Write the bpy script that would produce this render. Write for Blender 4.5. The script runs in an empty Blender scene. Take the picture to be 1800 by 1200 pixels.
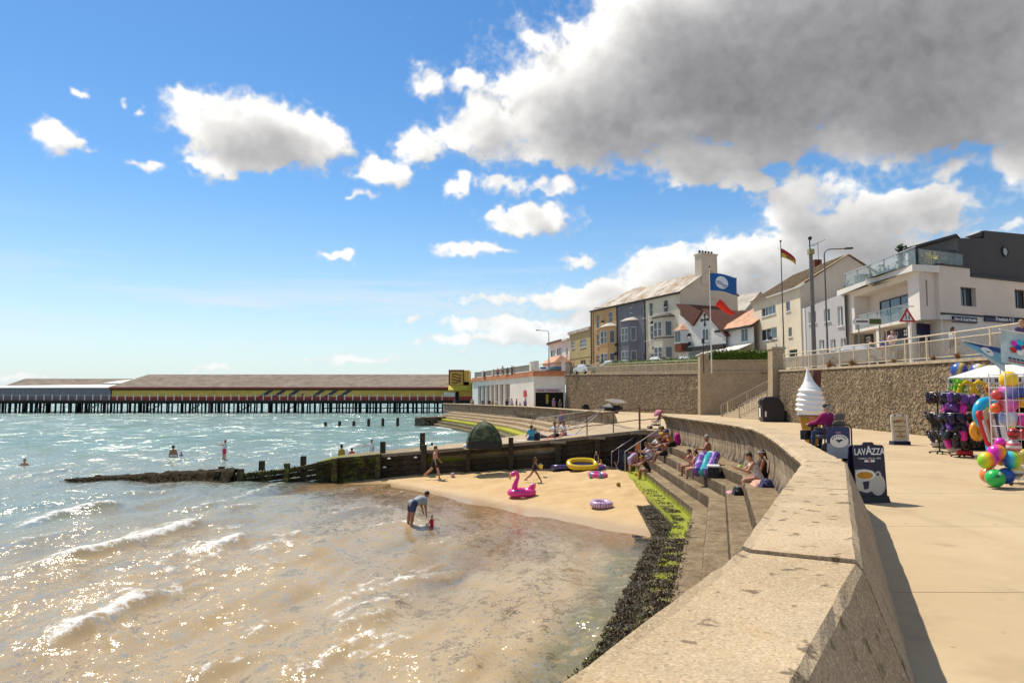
import bpy, math, random
import numpy as np
from mathutils import Vector, Matrix
random.seed(11); np.random.seed(11)
sc=bpy.context.scene; C=sc.collection
R=math.radians
EYE=4.5           # lens height above the water (z = 0)
PZ=2.75           # promenade level
LIPZ=3.57         # top of the sea wall
# ------------------------------------------------------------------ camera
cam=bpy.data.cameras.new('camera'); camo=bpy.data.objects.new('camera',cam); C.objects.link(camo)
cam.sensor_width=36; cam.lens=25.0; cam.clip_start=.05; cam.clip_end=9000
camo.location=(0,0,EYE); camo.rotation_euler=(R(90)+math.atan(100/1250.0),0,0)
sc.camera=camo
sc.render.engine='CYCLES'; sc.cycles.samples=64; sc.cycles.use_denoising=True
sc.cycles.max_bounces=6; sc.cycles.diffuse_bounces=3; sc.cycles.glossy_bounces=3; sc.cycles.transparent_max_bounces=8
sc.cycles.sample_clamp_indirect=6
sc.view_settings.view_transform='Standard'; sc.view_settings.look='None'; sc.view_settings.gamma=1; sc.view_settings.exposure=0.4
# ------------------------------------------------------------------ sun and sky
SUN_AZ,SUN_EL=R(-36),R(56)        # azimuth from +Y towards +X
sl=bpy.data.lights.new('sun','SUN'); sl.energy=4.3; sl.angle=R(.53); sl.color=(1,.915,.775)
so=bpy.data.objects.new('sun',sl); C.objects.link(so)
sdir=Vector((math.sin(SUN_AZ)*math.cos(SUN_EL),math.cos(SUN_AZ)*math.cos(SUN_EL),math.sin(SUN_EL)))
so.rotation_euler=sdir.to_track_quat('Z','Y').to_euler(); so.location=sdir*60
# ---- cloud field (azimuth / elevation map), generated in code ----
F_PX=1250.0; PITCH=math.atan(100/F_PX)
def pix_dir(px,py):
    cx=(px-900)/F_PX; cy=(600-py)/F_PX; s,c=math.sin(PITCH),math.cos(PITCH)
    return cx, c-cy*s, s+cy*c
def sky_clouds(W=4096,H=1024):
    def axis(w,h):
        az=(np.arange(w)+.5)/w*360-90.0; return ((az+180)%360-180).astype(np.float32),((np.arange(h)+.5)/h*90.0).astype(np.float32)
    az,el=axis(W//4,H//4)
    rgb,al=cloud_field(*np.meshgrid(az,el),4)          # whole sky, coarse (degrees, 0 = +Y, + = +X)
    rgb=np.repeat(np.repeat(rgb,4,0),4,1); al=np.repeat(np.repeat(al,4,0),4,1)
    az,el=axis(W,H); i0,i1=int(40/360*W),int(148/360*W); j1=int(46/90*H)
    r2,a2=cloud_field(*np.meshgrid(az[i0:i1],el[:j1]),1)   # the part in view, fine
    rgb[:j1,i0:i1]=r2; al[:j1,i0:i1]=a2
    return rgb,al
def cloud_field(A,E,step):
    rng=np.random.RandomState(7)
    TB=[rng.rand(512,512).astype(np.float32) for _ in range(4)]
    def vn(U,V,k):
        t=TB[k%4]; iu=np.floor(U).astype(np.int32); iv=np.floor(V).astype(np.int32)
        fu=U-iu; fv=V-iv; fu=fu*fu*(3-2*fu); fv=fv*fv*(3-2*fv)
        o=k*37; a=(iu+o)&511; b=(iv+o*3)&511; a1=(a+1)&511; b1=(b+1)&511
        n0=t[a,b]; n1=t[a1,b]; m0=t[a,b1]; m1=t[a1,b1]
        return (n0+(n1-n0)*fu)*(1-fv)+(m0+(m1-m0)*fu)*fv
    def fbm(U,V,k,octs,gain=.5,bil=False):
        s=0; amp=1; tot=0
        for i in range(octs):
            n=vn(U,V,k+i)
            if bil: n=1-np.abs(2*n-1)
            s=s+amp*n; tot+=amp; amp*=gain
            U,V=U*1.62+V*1.2+3.1, V*1.62-U*1.2+7.7
        return s/tot
    wx=fbm(A*.35,E*.45,1,4)-.5; wy=fbm(A*.35+50,E*.45+20,5,4)-.5
    wx2=fbm(A*1.6,E*1.9,9,3)-.5; wy2=fbm(A*1.6+50,E*1.9+20,11,3)-.5
    Aw=A+wx*2.6+wx2*1.1; Ew=E+wy*2.0+wy2*.9
    blobs=[(1330,110,430,150,1.5),(1080,205,260,85,1.25),(1600,60,330,150,1.5),(1620,190,230,90,1.35),(850,232,105,36,.95),(950,170,95,50,1.),
      (1755,205,80,55,.95),(1150,40,130,90,1.2),(1450,-60,400,110,1.3),(1000,262,190,32,.9),(1300,270,280,32,1.),(1130,120,170,80,1.1),
      (455,235,130,58,1.25),(345,210,52,34,.85),(540,240,62,42,1.0),(400,270,90,34,.95),(107,247,36,22,.8),(258,291,20,9,.6),(232,178,9,7,.6),(150,166,14,6,.5),
      (665,302,44,22,.8),(740,265,42,28,.85),(748,140,30,28,.75),(815,150,38,18,.75),(818,330,18,20,.75),(930,386,76,26,.95),(965,333,62,16,.8),(880,325,40,16,.7),
      (825,440,58,15,.85),(597,446,30,8,.75),(1008,454,40,10,.75),(1310,318,36,18,.75),(1230,312,60,14,.6),(1420,335,75,34,.7),(1400,372,50,28,.7),
      (1580,375,125,38,1.1),(1480,410,130,42,1.1),(1330,455,140,42,1.1),(1190,478,120,38,1.05),(1080,512,110,24,1.),(985,530,80,16,.9),(870,530,70,10,.75),
      (1300,520,300,50,1.2),(1600,470,200,60,1.2),(1060,560,110,22,.9),(880,578,110,16,.8),(860,606,120,10,.75),(980,600,120,18,.85),(720,568,30,6,.6),(630,628,80,7,.5),
      (640,350,20,6,.35),(1680,300,60,20,.5),(1786,250,40,70,.9),(1780,390,12,10,.5),(30,664,60,8,.7),(420,655,90,5,.45)]
    M=np.full(A.shape,-1.0,np.float32)
    for px,py,rx,ry,w in blobs:
        d=pix_dir(px,py); n=math.sqrt(sum(c*c for c in d))
        a0=math.degrees(math.atan2(d[0],d[1])); e0=math.degrees(math.asin(d[2]/n))
        k=math.degrees(1/F_PX)*(1/(1+((px-900)/F_PX)**2+((600-py)/F_PX)**2))**.5*1.0
        ra,re=rx*k*1.12/max(.3,math.cos(math.radians(e0))),ry*k*1.12
        q=((Aw-a0)/ra)**2+((Ew-e0)/re)**2
        np.maximum(M,w*(1-q),out=M)
    # the rest of the sky: scattered cumulus in the same style, outside the view
    far=np.clip((np.abs(A-4)-42)/10,0,1)+np.clip((E-36)/8,0,1); far=np.clip(far,0,1)
    gen=(fbm(Aw*.055,Ew*.10,14,3)-.52)*7.0
    M=np.maximum(M,np.where(far>0,gen*far-.6*(1-far)-.15,-1))
    puff=fbm(Aw*.42,Ew*.55,20,6,.55,True)-.56
    fine=fbm(A*2.2,E*2.6,27,4,.6)-.5
    D=np.clip(M,-1,1.5)+puff*1.25+fine*.36
    D=np.clip(D,0,None)
    alpha=np.clip(D/.62,0,1); alpha=alpha*alpha*(3-2*alpha)
    wisp=np.clip(np.clip(M,-1,1.5)+.30+puff*1.5+fine*1.1,0,1); alpha=np.maximum(alpha,.42*wisp*wisp*(3-2*wisp))
    # optical depth seen by the sun (high, to the left of the view)
    def soft(a,r):
        for ax in (0,1):
            k=2*r+1; p=np.pad(a,[(r+1,r) if i==ax else (0,0) for i in (0,1)],mode='edge'); c=np.cumsum(p,ax,dtype=np.float64); a=(np.take(c,range(k,c.shape[ax]),ax)-np.take(c,range(0,c.shape[ax]-k),ax))/k
        return a.astype(np.float32)
    Ds=soft(soft(D,max(1,9//step)),max(1,9//step))*.8+D*.2
    S=np.zeros_like(D)
    for i in range(1,9):
        S+=np.roll(np.roll(Ds,int(i*7/step),1),-int(i*8/step),0)    # matter towards the sun (left, up)
    S/=8
    th=np.clip(Ds*.66+S*.70+puff*.30-.80+.30*np.clip(1-E/16,0,1),0,None)
    d3=soft(D,max(1,4//step)); rel=np.clip(np.roll(np.roll(d3,int(14/step),1),-int(14/step),0)-d3,-1,1)      # more matter towards the sun = self-shadowed
    shade=np.exp(-th*1.75)*np.clip(1-.5*rel,.55,1.25)
    detail=1+(puff*.55+fine*.22)*np.clip(D*1.4,0,1)
    lum=.20+.70*shade
    lum=np.clip(lum*detail,.16,1.15)
    c0=np.array([.98,.965,1.01],np.float32); c1=np.array([1.,.99,.965],np.float32)
    t=np.clip((lum-.25)/.6,0,1)[...,None]
    rgb=lum[...,None]*(c0*(1-t)+c1*t)
    haze=np.clip(1-E/9,0,1)[...,None]*.55
    haze=haze*.8; rgb=rgb*(1-haze)+np.array([.80,.85,.88],np.float32)*haze
    alpha=alpha*(1-.35*np.clip(1-E/7,0,1))
    veil=np.clip((fbm(A*.05+9,E*.55,31,5,.6)-.47)*2.2,0,.5)*np.clip(1-np.abs(E-7)/7,0,1); alpha=alpha+(1-alpha)*veil*(alpha<.02); rgb=np.where(((D<.05)&(wisp<.02))[...,None],np.array([.86,.90,.93],np.float32),rgb)
    return rgb.astype(np.float32),alpha.astype(np.float32)
w=bpy.data.worlds.new('World'); sc.world=w; w.use_nodes=True
wn=w.node_tree.nodes; wl=w.node_tree.links; wn.clear()
out=wn.new('ShaderNodeOutputWorld'); bg=wn.new('ShaderNodeBackground'); bg.inputs[1].default_value=.102
sky=wn.new('ShaderNodeTexSky'); sky.sky_type='NISHITA'; sky.sun_disc=False; sky.sun_elevation=SUN_EL; sky.sun_rotation=SUN_AZ
sky.altitude=0; sky.air_density=1.0; sky.dust_density=.12; sky.ozone_density=1.5
crgb,cal=sky_clouds()
img=bpy.data.images.new('cloud_map',4096,1024,alpha=True,float_buffer=True)
img.colorspace_settings.name='Non-Color'; img.alpha_mode='CHANNEL_PACKED'
img.pixels.foreach_set(np.concatenate([crgb,cal[...,None]],-1).astype(np.float32).ravel()); img.update()
tcw=wn.new('ShaderNodeTexCoord'); sxyz=wn.new('ShaderNodeSeparateXYZ'); wl.new(tcw.outputs['Generated'],sxyz.inputs[0])
def wm(op,a,b=0.0):
    m=wn.new('ShaderNodeMath'); m.operation=op
    for i,v in ((0,a),(1,b)):
        if hasattr(v,'is_output'): wl.new(v,m.inputs[i])
        else: m.inputs[i].default_value=v
    return m.outputs[0]
uu=wm('SUBTRACT',.5,wm('DIVIDE',wm('ARCTAN2',sxyz.outputs[1],sxyz.outputs[0]),2*math.pi))
vv=wm('MAXIMUM',wm('DIVIDE',wm('ARCSINE',sxyz.outputs[2]),math.pi/2),.0008)
cxyz=wn.new('ShaderNodeCombineXYZ'); wl.new(uu,cxyz.inputs[0]); wl.new(wm('MINIMUM',vv,.9992),cxyz.inputs[1])
env=wn.new('ShaderNodeTexImage'); env.image=img; env.interpolation='Cubic'; wl.new(cxyz.outputs[0],env.inputs[0])
sc_=wn.new('ShaderNodeVectorMath'); sc_.operation='SCALE'; sc_.inputs['Scale'].default_value=7.1
wl.new(env.outputs['Color'],sc_.inputs[0])
mx=wn.new('ShaderNodeMix'); mx.data_type='RGBA'
wl.new(env.outputs['Alpha'],mx.inputs['Factor'])
hs=wn.new('ShaderNodeHueSaturation'); hs.inputs['Saturation'].default_value=1.3
wl.new(sky.outputs[0],hs.inputs['Color']); wl.new(hs.outputs[0],mx.inputs['A']); wl.new(sc_.outputs[0],mx.inputs['B'])
hz=wn.new('ShaderNodeMix'); hz.data_type='RGBA'      # pale sea air low over the horizon
wl.new(hs.outputs[0],hz.inputs['A']); hz.inputs['B'].default_value=(4.75,5.75,6.25,1); hzf=wm('POWER',wm('MAXIMUM',wm('SUBTRACT',1,wm('DIVIDE',wm('MAXIMUM',sxyz.outputs[2],0),.31)),0),2.0)
wl.new(wm('MULTIPLY',hzf,.92),hz.inputs['Factor']); wl.new(hz.outputs['Result'],mx.inputs['A'])
wl.new(mx.outputs['Result'],bg.inputs[0]); wl.new(bg.outputs[0],out.inputs[0])
w.cycles.sampling_method='MANUAL'; w.cycles.sample_map_resolution=1024
# ------------------------------------------------------------------ helpers
def at(px,py,z):
    """photo pixel -> point on the level z"""
    d=pix_dir(px,py); t=(z-EYE)/d[2]; return Vector((d[0]*t,d[1]*t,z))
def atY(px,py,Y):
    d=pix_dir(px,py); t=Y/d[1]; return Vector((d[0]*t,Y,EYE+d[2]*t))
def link(o,parent=None):
    C.objects.link(o)
    if parent: o.parent=parent
    return o
def tag(o,label=None,cat=None,group=None,kind=None):
    if label: o['label']=label
    if cat: o['category']=cat
    if group: o['group']=group
    if kind: o['kind']=kind
    return o
def thing(name,label,cat,loc=(0,0,0),rz=0,group=None):
    o=bpy.data.objects.new(name,None); C.objects.link(o); o.location=loc; o.rotation_euler=(0,0,rz)
    o.empty_display_size=.2
    return tag(o,label,cat,group)
def dup(root,loc=None,rz=None,label=None,parent=None,scale=None):
    r=root.copy(); C.objects.link(r)
    if parent is not None: r.parent=parent
    if loc is not None: r.location=loc
    if rz is not None: r.rotation_euler=(0,0,rz)
    if label: r['label']=label
    if scale: r.scale=(scale,)*3
    for ch in [c for c in root.children]: dup(ch,parent=r)
    return r
def piece(name,mesh,parent=None,loc=(0,0,0),rot=(0,0,0),scale=(1,1,1)):
    o=bpy.data.objects.new(name,mesh); C.objects.link(o); o.parent=parent
    o.location=loc; o.rotation_euler=rot; o.scale=scale; return o
class MB:
    def __init__(s): s.v=[]; s.f=[]; s.m=[]; s.T=Matrix(); s.mi=0
    def at(s,loc=(0,0,0),rot=(0,0,0)):
        from mathutils import Euler
        s.T=Matrix.Translation(loc)@Euler(rot).to_matrix().to_4x4(); return s
    def add(s,vs,fs):
        n=len(s.v); T=s.T
        s.v+=[tuple(T@Vector(p)) for p in vs]; s.f+=[tuple(i+n for i in f) for f in fs]; s.m+=[s.mi]*len(fs); return s
    def box(s,x0,x1,y0,y1,z0,z1,tx=0,ty=0):
        v=[(x0,y0,z0),(x1,y0,z0),(x1,y1,z0),(x0,y1,z0),(x0+tx,y0+ty,z1),(x1-tx,y0+ty,z1),(x1-tx,y1-ty,z1),(x0+tx,y1-ty,z1)]
        return s.add(v,[(3,2,1,0),(4,5,6,7),(0,1,5,4),(1,2,6,5),(2,3,7,6),(3,0,4,7)])
    def cbox(s,c,sz): return s.box(c[0]-sz[0]/2,c[0]+sz[0]/2,c[1]-sz[1]/2,c[1]+sz[1]/2,c[2]-sz[2]/2,c[2]+sz[2]/2)
    def prism(s,poly,z0,z1):
        n=len(poly); v=[(p[0],p[1],z0) for p in poly]+[(p[0],p[1],z1) for p in poly]
        return s.add(v,[tuple(range(n-1,-1,-1)),tuple(range(n,2*n))]+[(i,(i+1)%n,n+(i+1)%n,n+i) for i in range(n)])
    def plate(s,poly,y0,y1):      # polygon in x,z, thickness along y
        n=len(poly); v=[(p[0],y0,p[1]) for p in poly]+[(p[0],y1,p[1]) for p in poly]
        return s.add(v,[tuple(range(n)),tuple(range(2*n-1,n-1,-1))]+[((i+1)%n,i,n+i,n+(i+1)%n) for i in range(n)])
    def tube(s,pts,r,n=8,cap=True):
        pts=[Vector(p) for p in pts]; k=len(pts); rs=r if isinstance(r,(list,tuple)) else [r]*k
        v=[]; up=None
        for i,p in enumerate(pts):
            t=(pts[min(i+1,k-1)]-pts[max(i-1,0)]).normalized()
            if up is None:
                up=Vector((0,0,1)) if abs(t.z)<.9 else Vector((1,0,0))
            a=t.cross(up)
            if a.length<1e-4: a=t.cross(Vector((0,1,0)))
            a.normalize(); b=a.cross(t).normalized(); up=b
            for j in range(n):
                q=2*math.pi*j/n; v.append(tuple(p+(a*math.cos(q)+b*math.sin(q))*rs[i]))
        f=[(i*n+j,i*n+(j+1)%n,(i+1)*n+(j+1)%n,(i+1)*n+j) for i in range(k-1) for j in range(n)]
        if cap: f+=[tuple(range(n-1,-1,-1)),tuple(range((k-1)*n,k*n))]
        return s.add(v,f)
    def lathe(s,prof,n=16,sx=1,sy=1):
        k=len(prof); v=[(r*math.cos(2*math.pi*j/n)*sx,r*math.sin(2*math.pi*j/n)*sy,z) for r,z in prof for j in range(n)]
        f=[(i*n+j,i*n+(j+1)%n,(i+1)*n+(j+1)%n,(i+1)*n+j) for i in range(k-1) for j in range(n)]
        f+=[tuple(range(n-1,-1,-1)),tuple(range((k-1)*n,k*n))]
        return s.add(v,f)
    def ball(s,c,r,n=12,k=8,sx=1,sy=1,sz=1):
        T=s.T; s.T=T@Matrix.Translation(c)
        s.lathe([(max(1e-3,r*math.sin(math.pi*i/k)),-r*sz*math.cos(math.pi*i/k)) for i in range(k+1)],n,sx,sy); s.T=T; return s
    def torus(s,c,Rr,r,n=28,k=12,sx=1,sy=1,rz=1):
        v=[]; 
        for i in range(n):
            a=2*math.pi*i/n
            for j in range(k):
                b=2*math.pi*j/k; q=Rr+r*math.cos(b); v.append((c[0]+q*math.cos(a)*sx,c[1]+q*math.sin(a)*sy,c[2]+r*rz*math.sin(b)))
        f=[(i*k+j,((i+1)%n)*k+j,((i+1)%n)*k+(j+1)%k,i*k+(j+1)%k) for i in range(n) for j in range(k)]
        return s.add(v,f)
    def mesh(s,name,mats,smooth=False,inv=None):
        me=bpy.data.meshes.new(name)
        v=s.v if inv is None else [tuple(inv@Vector(p)) for p in s.v]
        me.from_pydata(v,[],s.f)
        for m in (mats if isinstance(mats,(list,tuple)) else [mats]): me.materials.append(m)
        if any(s.m): me.polygons.foreach_set('material_index',s.m)
        if smooth: me.polygons.foreach_set('use_smooth',[True]*len(me.polygons))
        me.validate(); me.update(); return me
    def build(s,name,mats,parent=None,smooth=False,world=False,bevel=0):
        inv=None
        if parent is not None and world:
            bpy_m=Matrix.Translation(parent.location)@parent.rotation_euler.to_matrix().to_4x4(); inv=bpy_m.inverted()
        o=bpy.data.objects.new(name,s.mesh(name,mats,smooth,inv)); C.objects.link(o)
        if parent is not None: o.parent=parent
        if bevel:
            b=o.modifiers.new('b','BEVEL'); b.width=bevel; b.segments=2; b.limit_method='ANGLE'
        return o
def np_obj(name,V,Fq,mats,parent=None,smooth=False,midx=None):
    """mesh from numpy arrays (faces all quads or all tris)"""
    me=bpy.data.meshes.new(name); V=np.asarray(V,np.float32); Fq=np.asarray(Fq,np.int32); k=Fq.shape[1]
    me.vertices.add(len(V)); me.vertices.foreach_set('co',V.ravel())
    me.loops.add(Fq.size); me.loops.foreach_set('vertex_index',Fq.ravel())
    me.polygons.add(len(Fq)); me.polygons.foreach_set('loop_start',np.arange(0,Fq.size,k,dtype=np.int32))
    try: me.polygons.foreach_set('loop_total',np.full(len(Fq),k,np.int32))
    except Exception: pass
    for m in (mats if isinstance(mats,(list,tuple)) else [mats]): me.materials.append(m)
    if midx is not None: me.polygons.foreach_set('material_index',np.asarray(midx,np.int32))
    me.polygons.foreach_set('use_smooth',[bool(smooth)]*len(Fq))
    me.update(calc_edges=True); me.validate()
    o=bpy.data.objects.new(name,me); C.objects.link(o)
    if parent is not None: o.parent=parent
    return o
def grid_obj(name,P,mat,smooth=True,parent=None):
    n,m=P.shape[:2]; idx=np.arange(n*m).reshape(n,m)
    F=np.stack([idx[:-1,:-1],idx[:-1,1:],idx[1:,1:],idx[1:,:-1]],-1).reshape(-1,4)
    return np_obj(name,P.reshape(-1,3),F,mat,parent,smooth)
# ------------------------------------------------------------------ materials
MATS={}
class NT:
    def __init__(s,name):
        s.mat=bpy.data.materials.new(name); s.mat.use_nodes=True; s.n=s.mat.node_tree.nodes; s.l=s.mat.node_tree.links
        s.b=s.n['Principled BSDF']; s.out=s.n['Material Output']; s._pos=None
    def pos(s):
        if s._pos is None: s._pos=s.n.new('ShaderNodeNewGeometry').outputs['Position']
        return s._pos
    def map(s,src,scale=(1,1,1),rot=(0,0,0)):
        m=s.n.new('ShaderNodeMapping'); m.inputs['Scale'].default_value=scale; m.inputs['Rotation'].default_value=rot; s.l.new(src,m.inputs[0]); return m.outputs[0]
    def noise(s,scale,detail=4,rough=.55,vec=None,dist=0):
        t=s.n.new('ShaderNodeTexNoise'); t.inputs['Scale'].default_value=scale; t.inputs['Detail'].default_value=detail; t.inputs['Roughness'].default_value=rough; t.inputs['Distortion'].default_value=dist
        s.l.new(vec if vec is not None else s.pos(),t.inputs['Vector']); return t.outputs['Fac']
    def vor(s,scale,feature='F1',vec=None,out='Distance',rand=1):
        t=s.n.new('ShaderNodeTexVoronoi'); t.feature=feature; t.inputs['Scale'].default_value=scale; t.inputs['Randomness'].default_value=rand
        s.l.new(vec if vec is not None else s.pos(),t.inputs['Vector']); return t.outputs[out]
    def wave(s,scale,vec=None,dirn='X',dist=0,prof='SIN'):
        t=s.n.new('ShaderNodeTexWave'); t.bands_direction=dirn; t.wave_profile=prof; t.inputs['Scale'].default_value=scale; t.inputs['Distortion'].default_value=dist
        s.l.new(vec if vec is not None else s.pos(),t.inputs['Vector']); return t.outputs['Fac']
    def ramp(s,src,a,b,ca=0,cb=1):
        m=s.n.new('ShaderNodeMapRange'); m.inputs['From Min'].default_value=a; m.inputs['From Max'].default_value=b; m.inputs['To Min'].default_value=ca; m.inputs['To Max'].default_value=cb; m.interpolation_type='SMOOTHSTEP'
        s.l.new(src,m.inputs['Value']); return m.outputs[0]
    def sock(s,inp,v):
        if hasattr(v,'is_output'): s.l.new(v,inp)
        elif isinstance(v,(tuple,list)): inp.default_value=(*v,1) if len(v)==3 and len(inp.default_value)==4 else v
        else: inp.default_value=v
    def mix(s,fac,a,b,blend='MIX'):
        m=s.n.new('ShaderNodeMix'); m.data_type='RGBA'; m.blend_type=blend
        s.sock(m.inputs['Factor'],fac); s.sock(m.inputs['A'],a); s.sock(m.inputs['B'],b); return m.outputs['Result']
    def math(s,op,a,b=0):
        m=s.n.new('ShaderNodeMath'); m.operation=op; s.sock(m.inputs[0],a); s.sock(m.inputs[1],b); return m.outputs[0]
    def math_vec(s,vec,f):
        m=s.n.new('ShaderNodeVectorMath'); m.operation='ADD'; c=s.n.new('ShaderNodeCombineXYZ'); s.l.new(f,c.inputs[0]); s.l.new(f,c.inputs[1]); s.l.new(vec,m.inputs[0]); s.l.new(c.outputs[0],m.inputs[1]); return m.outputs[0]
    def xyz(s,src=None):
        m=s.n.new('ShaderNodeSeparateXYZ'); s.l.new(src if src is not None else s.pos(),m.inputs[0]); return m.outputs
    def attr(s,name,out='Fac'):
        a=s.n.new('ShaderNodeAttribute'); a.attribute_name=name; return a.outputs[out]
    def bump(s,h,strength=.5,dist=.02,normal=None):
        b=s.n.new('ShaderNodeBump'); b.inputs['Strength'].default_value=strength; b.inputs['Distance'].default_value=dist; s.l.new(h,b.inputs['Height'])
        if normal is not None: s.l.new(normal,b.inputs['Normal'])
        s.l.new(b.outputs[0],s.b.inputs['Normal']); return b.outputs[0]
    def set(s,col=None,rough=None,metal=None,spec=None,**k):
        if col is not None: s.sock(s.b.inputs['Base Color'],col)
        if rough is not None: s.sock(s.b.inputs['Roughness'],rough)
        if metal is not None: s.b.inputs['Metallic'].default_value=metal
        if spec is not None: s.b.inputs['Specular IOR Level'].default_value=spec
        for a,v in k.items(): s.sock(s.b.inputs[a.replace('_',' ')],v)
        return s
def mat(name,col=(.5,.5,.5),rough=.7,var=.18,scale=3.0,bump=.15,bscale=60,metal=0,spec=.4,col2=None,obj=False,**k):
    if name in MATS: return MATS[name]
    t=NT(name)
    if obj:
        tc=t.n.new('ShaderNodeTexCoord'); t._pos=tc.outputs['Object']
    c2=col2 or tuple(min(1,c*(1+var)) for c in col); c1=col if col2 else tuple(c*(1-var) for c in col)
    f=t.ramp(t.noise(scale,5,.62),.32,.68)
    t.set(t.mix(f,c1,c2),rough,metal,spec,**k)
    if bump: t.bump(t.noise(bscale,4,.6),bump,.01)
    MATS[name]=t.mat; return t.mat
def text_mesh(body,size,depth=.004,align='CENTER',bold=0,sx=1,shear=0):
    cu=bpy.data.curves.new('lettering','FONT'); cu.body=body; cu.size=size; cu.align_x=align; cu.align_y='CENTER'; cu.extrude=depth; cu.offset=bold; cu.shear=shear; cu.resolution_u=2
    o=bpy.data.objects.new('lettering',cu); C.objects.link(o)
    dg=bpy.context.evaluated_depsgraph_get(); me=bpy.data.meshes.new_from_object(o.evaluated_get(dg)); bpy.data.objects.remove(o); bpy.data.curves.remove(cu)
    if sx!=1: me.transform(Matrix.Diagonal((sx,1,1,1)))
    return me
def text(name,body,size,m,parent,loc,rot=(R(90),0,0),depth=.004,bold=0,sx=1,shear=0,align='CENTER'):
    me=text_mesh(body,size,depth,align,bold,sx,shear); me.materials.clear(); me.materials.append(m)
    return piece(name,me,parent,loc,rot)
# ================================================================== materials of the setting
def concrete(name,c1,c2,agg=.5,stain=None,rough=.85):
    t=NT(name); big=t.ramp(t.noise(.9,5,.6),.3,.7); fine=t.noise(42,5,.7); peb=t.vor(85,'F1',out='Color')
    c=t.mix(big,c1,c2); c=t.mix(t.math('MULTIPLY',t.ramp(fine,.35,.75),.35),c,tuple(x*.62 for x in c1))
    pv=t.n.new('ShaderNodeSeparateColor'); t.l.new(peb,pv.inputs[0])
    c=t.mix(t.math('MULTIPLY',t.ramp(pv.outputs[0],.72,.9),agg),c,(.62,.50,.36)); c=t.mix(t.math('MULTIPLY',t.ramp(pv.outputs[1],.8,.95),agg*.8),c,(.13,.10,.075))
    sp=t.math('MULTIPLY',t.ramp(t.noise(6.5,3,.5),.615,.67),t.ramp(t.noise(34,3,.6),.30,.5)); c=t.mix(t.math('MULTIPLY',sp,.85),c,(.125,.09,.055)); yl=t.ramp(t.noise(1.9,4,.65),.60,.72); c=t.mix(t.math('MULTIPLY',yl,.35),c,(.40,.27,.10)); gy_=t.ramp(t.noise(.7,4,.6),.5,.7); c=t.mix(t.math('MULTIPLY',gy_,.30),c,(.33,.28,.21))
    if stain:
        v=t.map(t.pos(),(3.6,3.6,.22)); st=t.ramp(t.noise(2.2,5,.65,v,.4),.45,.60); c=t.mix(t.math('MULTIPLY',st,.85),c,stain)
        z=t.xyz()[2]; c=t.mix(t.math('MULTIPLY',t.ramp(z,2.62,2.1),t.ramp(t.noise(3,4),.35,.6)),c,(.035,.03,.025))
        up_=t.math('MULTIPLY',t.ramp(z,2.75,3.35),t.ramp(t.noise(1.5,5,.7,t.map(t.pos(),(2.2,2.2,.5))),.42,.6)); c=t.mix(t.math('MULTIPLY',up_,.8),c,(.05,.038,.028))
        rs=t.ramp(t.noise(1.1,3,.5,t.map(t.pos(),(1.6,1.6,.1))),.66,.72); c=t.mix(t.math('MULTIPLY',rs,.5),c,(.20,.09,.03))
    t.set(c,rough,spec=.25); h=t.math('ADD',t.math('MULTIPLY',fine,.6),t.math('MULTIPLY',t.vor(60),-.8)); t.bump(h,.42,.010)
    MATS[name]=t.mat; return t.mat
m_cop=concrete('coping_concrete',(.41,.305,.18),(.53,.405,.255),.45)
m_wallout=concrete('stained_concrete',(.30,.22,.14),(.40,.31,.205),.3,(.055,.042,.032))
m_wallin=concrete('rough_concrete',(.33,.25,.16),(.42,.325,.215),.7)
m_slip=concrete('slipway_concrete',(.44,.35,.235),(.52,.42,.285),.3)
def prom_mat():
    t=NT('promenade_concrete'); big=t.ramp(t.noise(.35,4,.6),.35,.65); mid=t.ramp(t.noise(2.4,5,.65),.3,.72)
    c=t.mix(big,(.47,.355,.212),(.53,.41,.255)); c=t.mix(t.math('MULTIPLY',mid,.28),c,(.42,.32,.2)); f=t.noise(120,3,.7)
    c=t.mix(t.math('MULTIPLY',t.ramp(f,.5,.75),.4),c,(.30,.225,.14)); c=t.mix(t.math('MULTIPLY',t.ramp(t.noise(1.7,2),.7,.76),.35),c,(.25,.18,.11))
    c=t.mix(t.math('MULTIPLY',t.ramp(t.noise(9,4,.7),.6,.72),.22),c,(.28,.20,.12)); c=t.mix(t.math('MULTIPLY',t.ramp(t.vor(1.5,'F1'),.05,.03),.6),c,(.16,.12,.085)); oi=t.n.new('ShaderNodeObjectInfo'); c=t.mix(t.math('MULTIPLY',oi.outputs['Random'],.16),c,(.34,.265,.17)); ds=t.ramp(t.noise(.55,5,.7),.52,.68); c=t.mix(t.math('MULTIPLY',ds,.38),c,(.31,.23,.14)); tr2=t.ramp(t.noise(.8,4,.6,t.map(t.pos(),(2.5,.25,1),(0,0,R(-22)))),.56,.7); c=t.mix(t.math('MULTIPLY',tr2,.22),c,(.28,.21,.13)); gm=t.ramp(t.vor(3.1,'F1'),.055,.04); c=t.mix(t.math('MULTIPLY',gm,.45),c,(.20,.155,.11)); t.set(c,.9,spec=.2); t.bump(f,.35,.006); return t.mat
m_prom=prom_mat()
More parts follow.
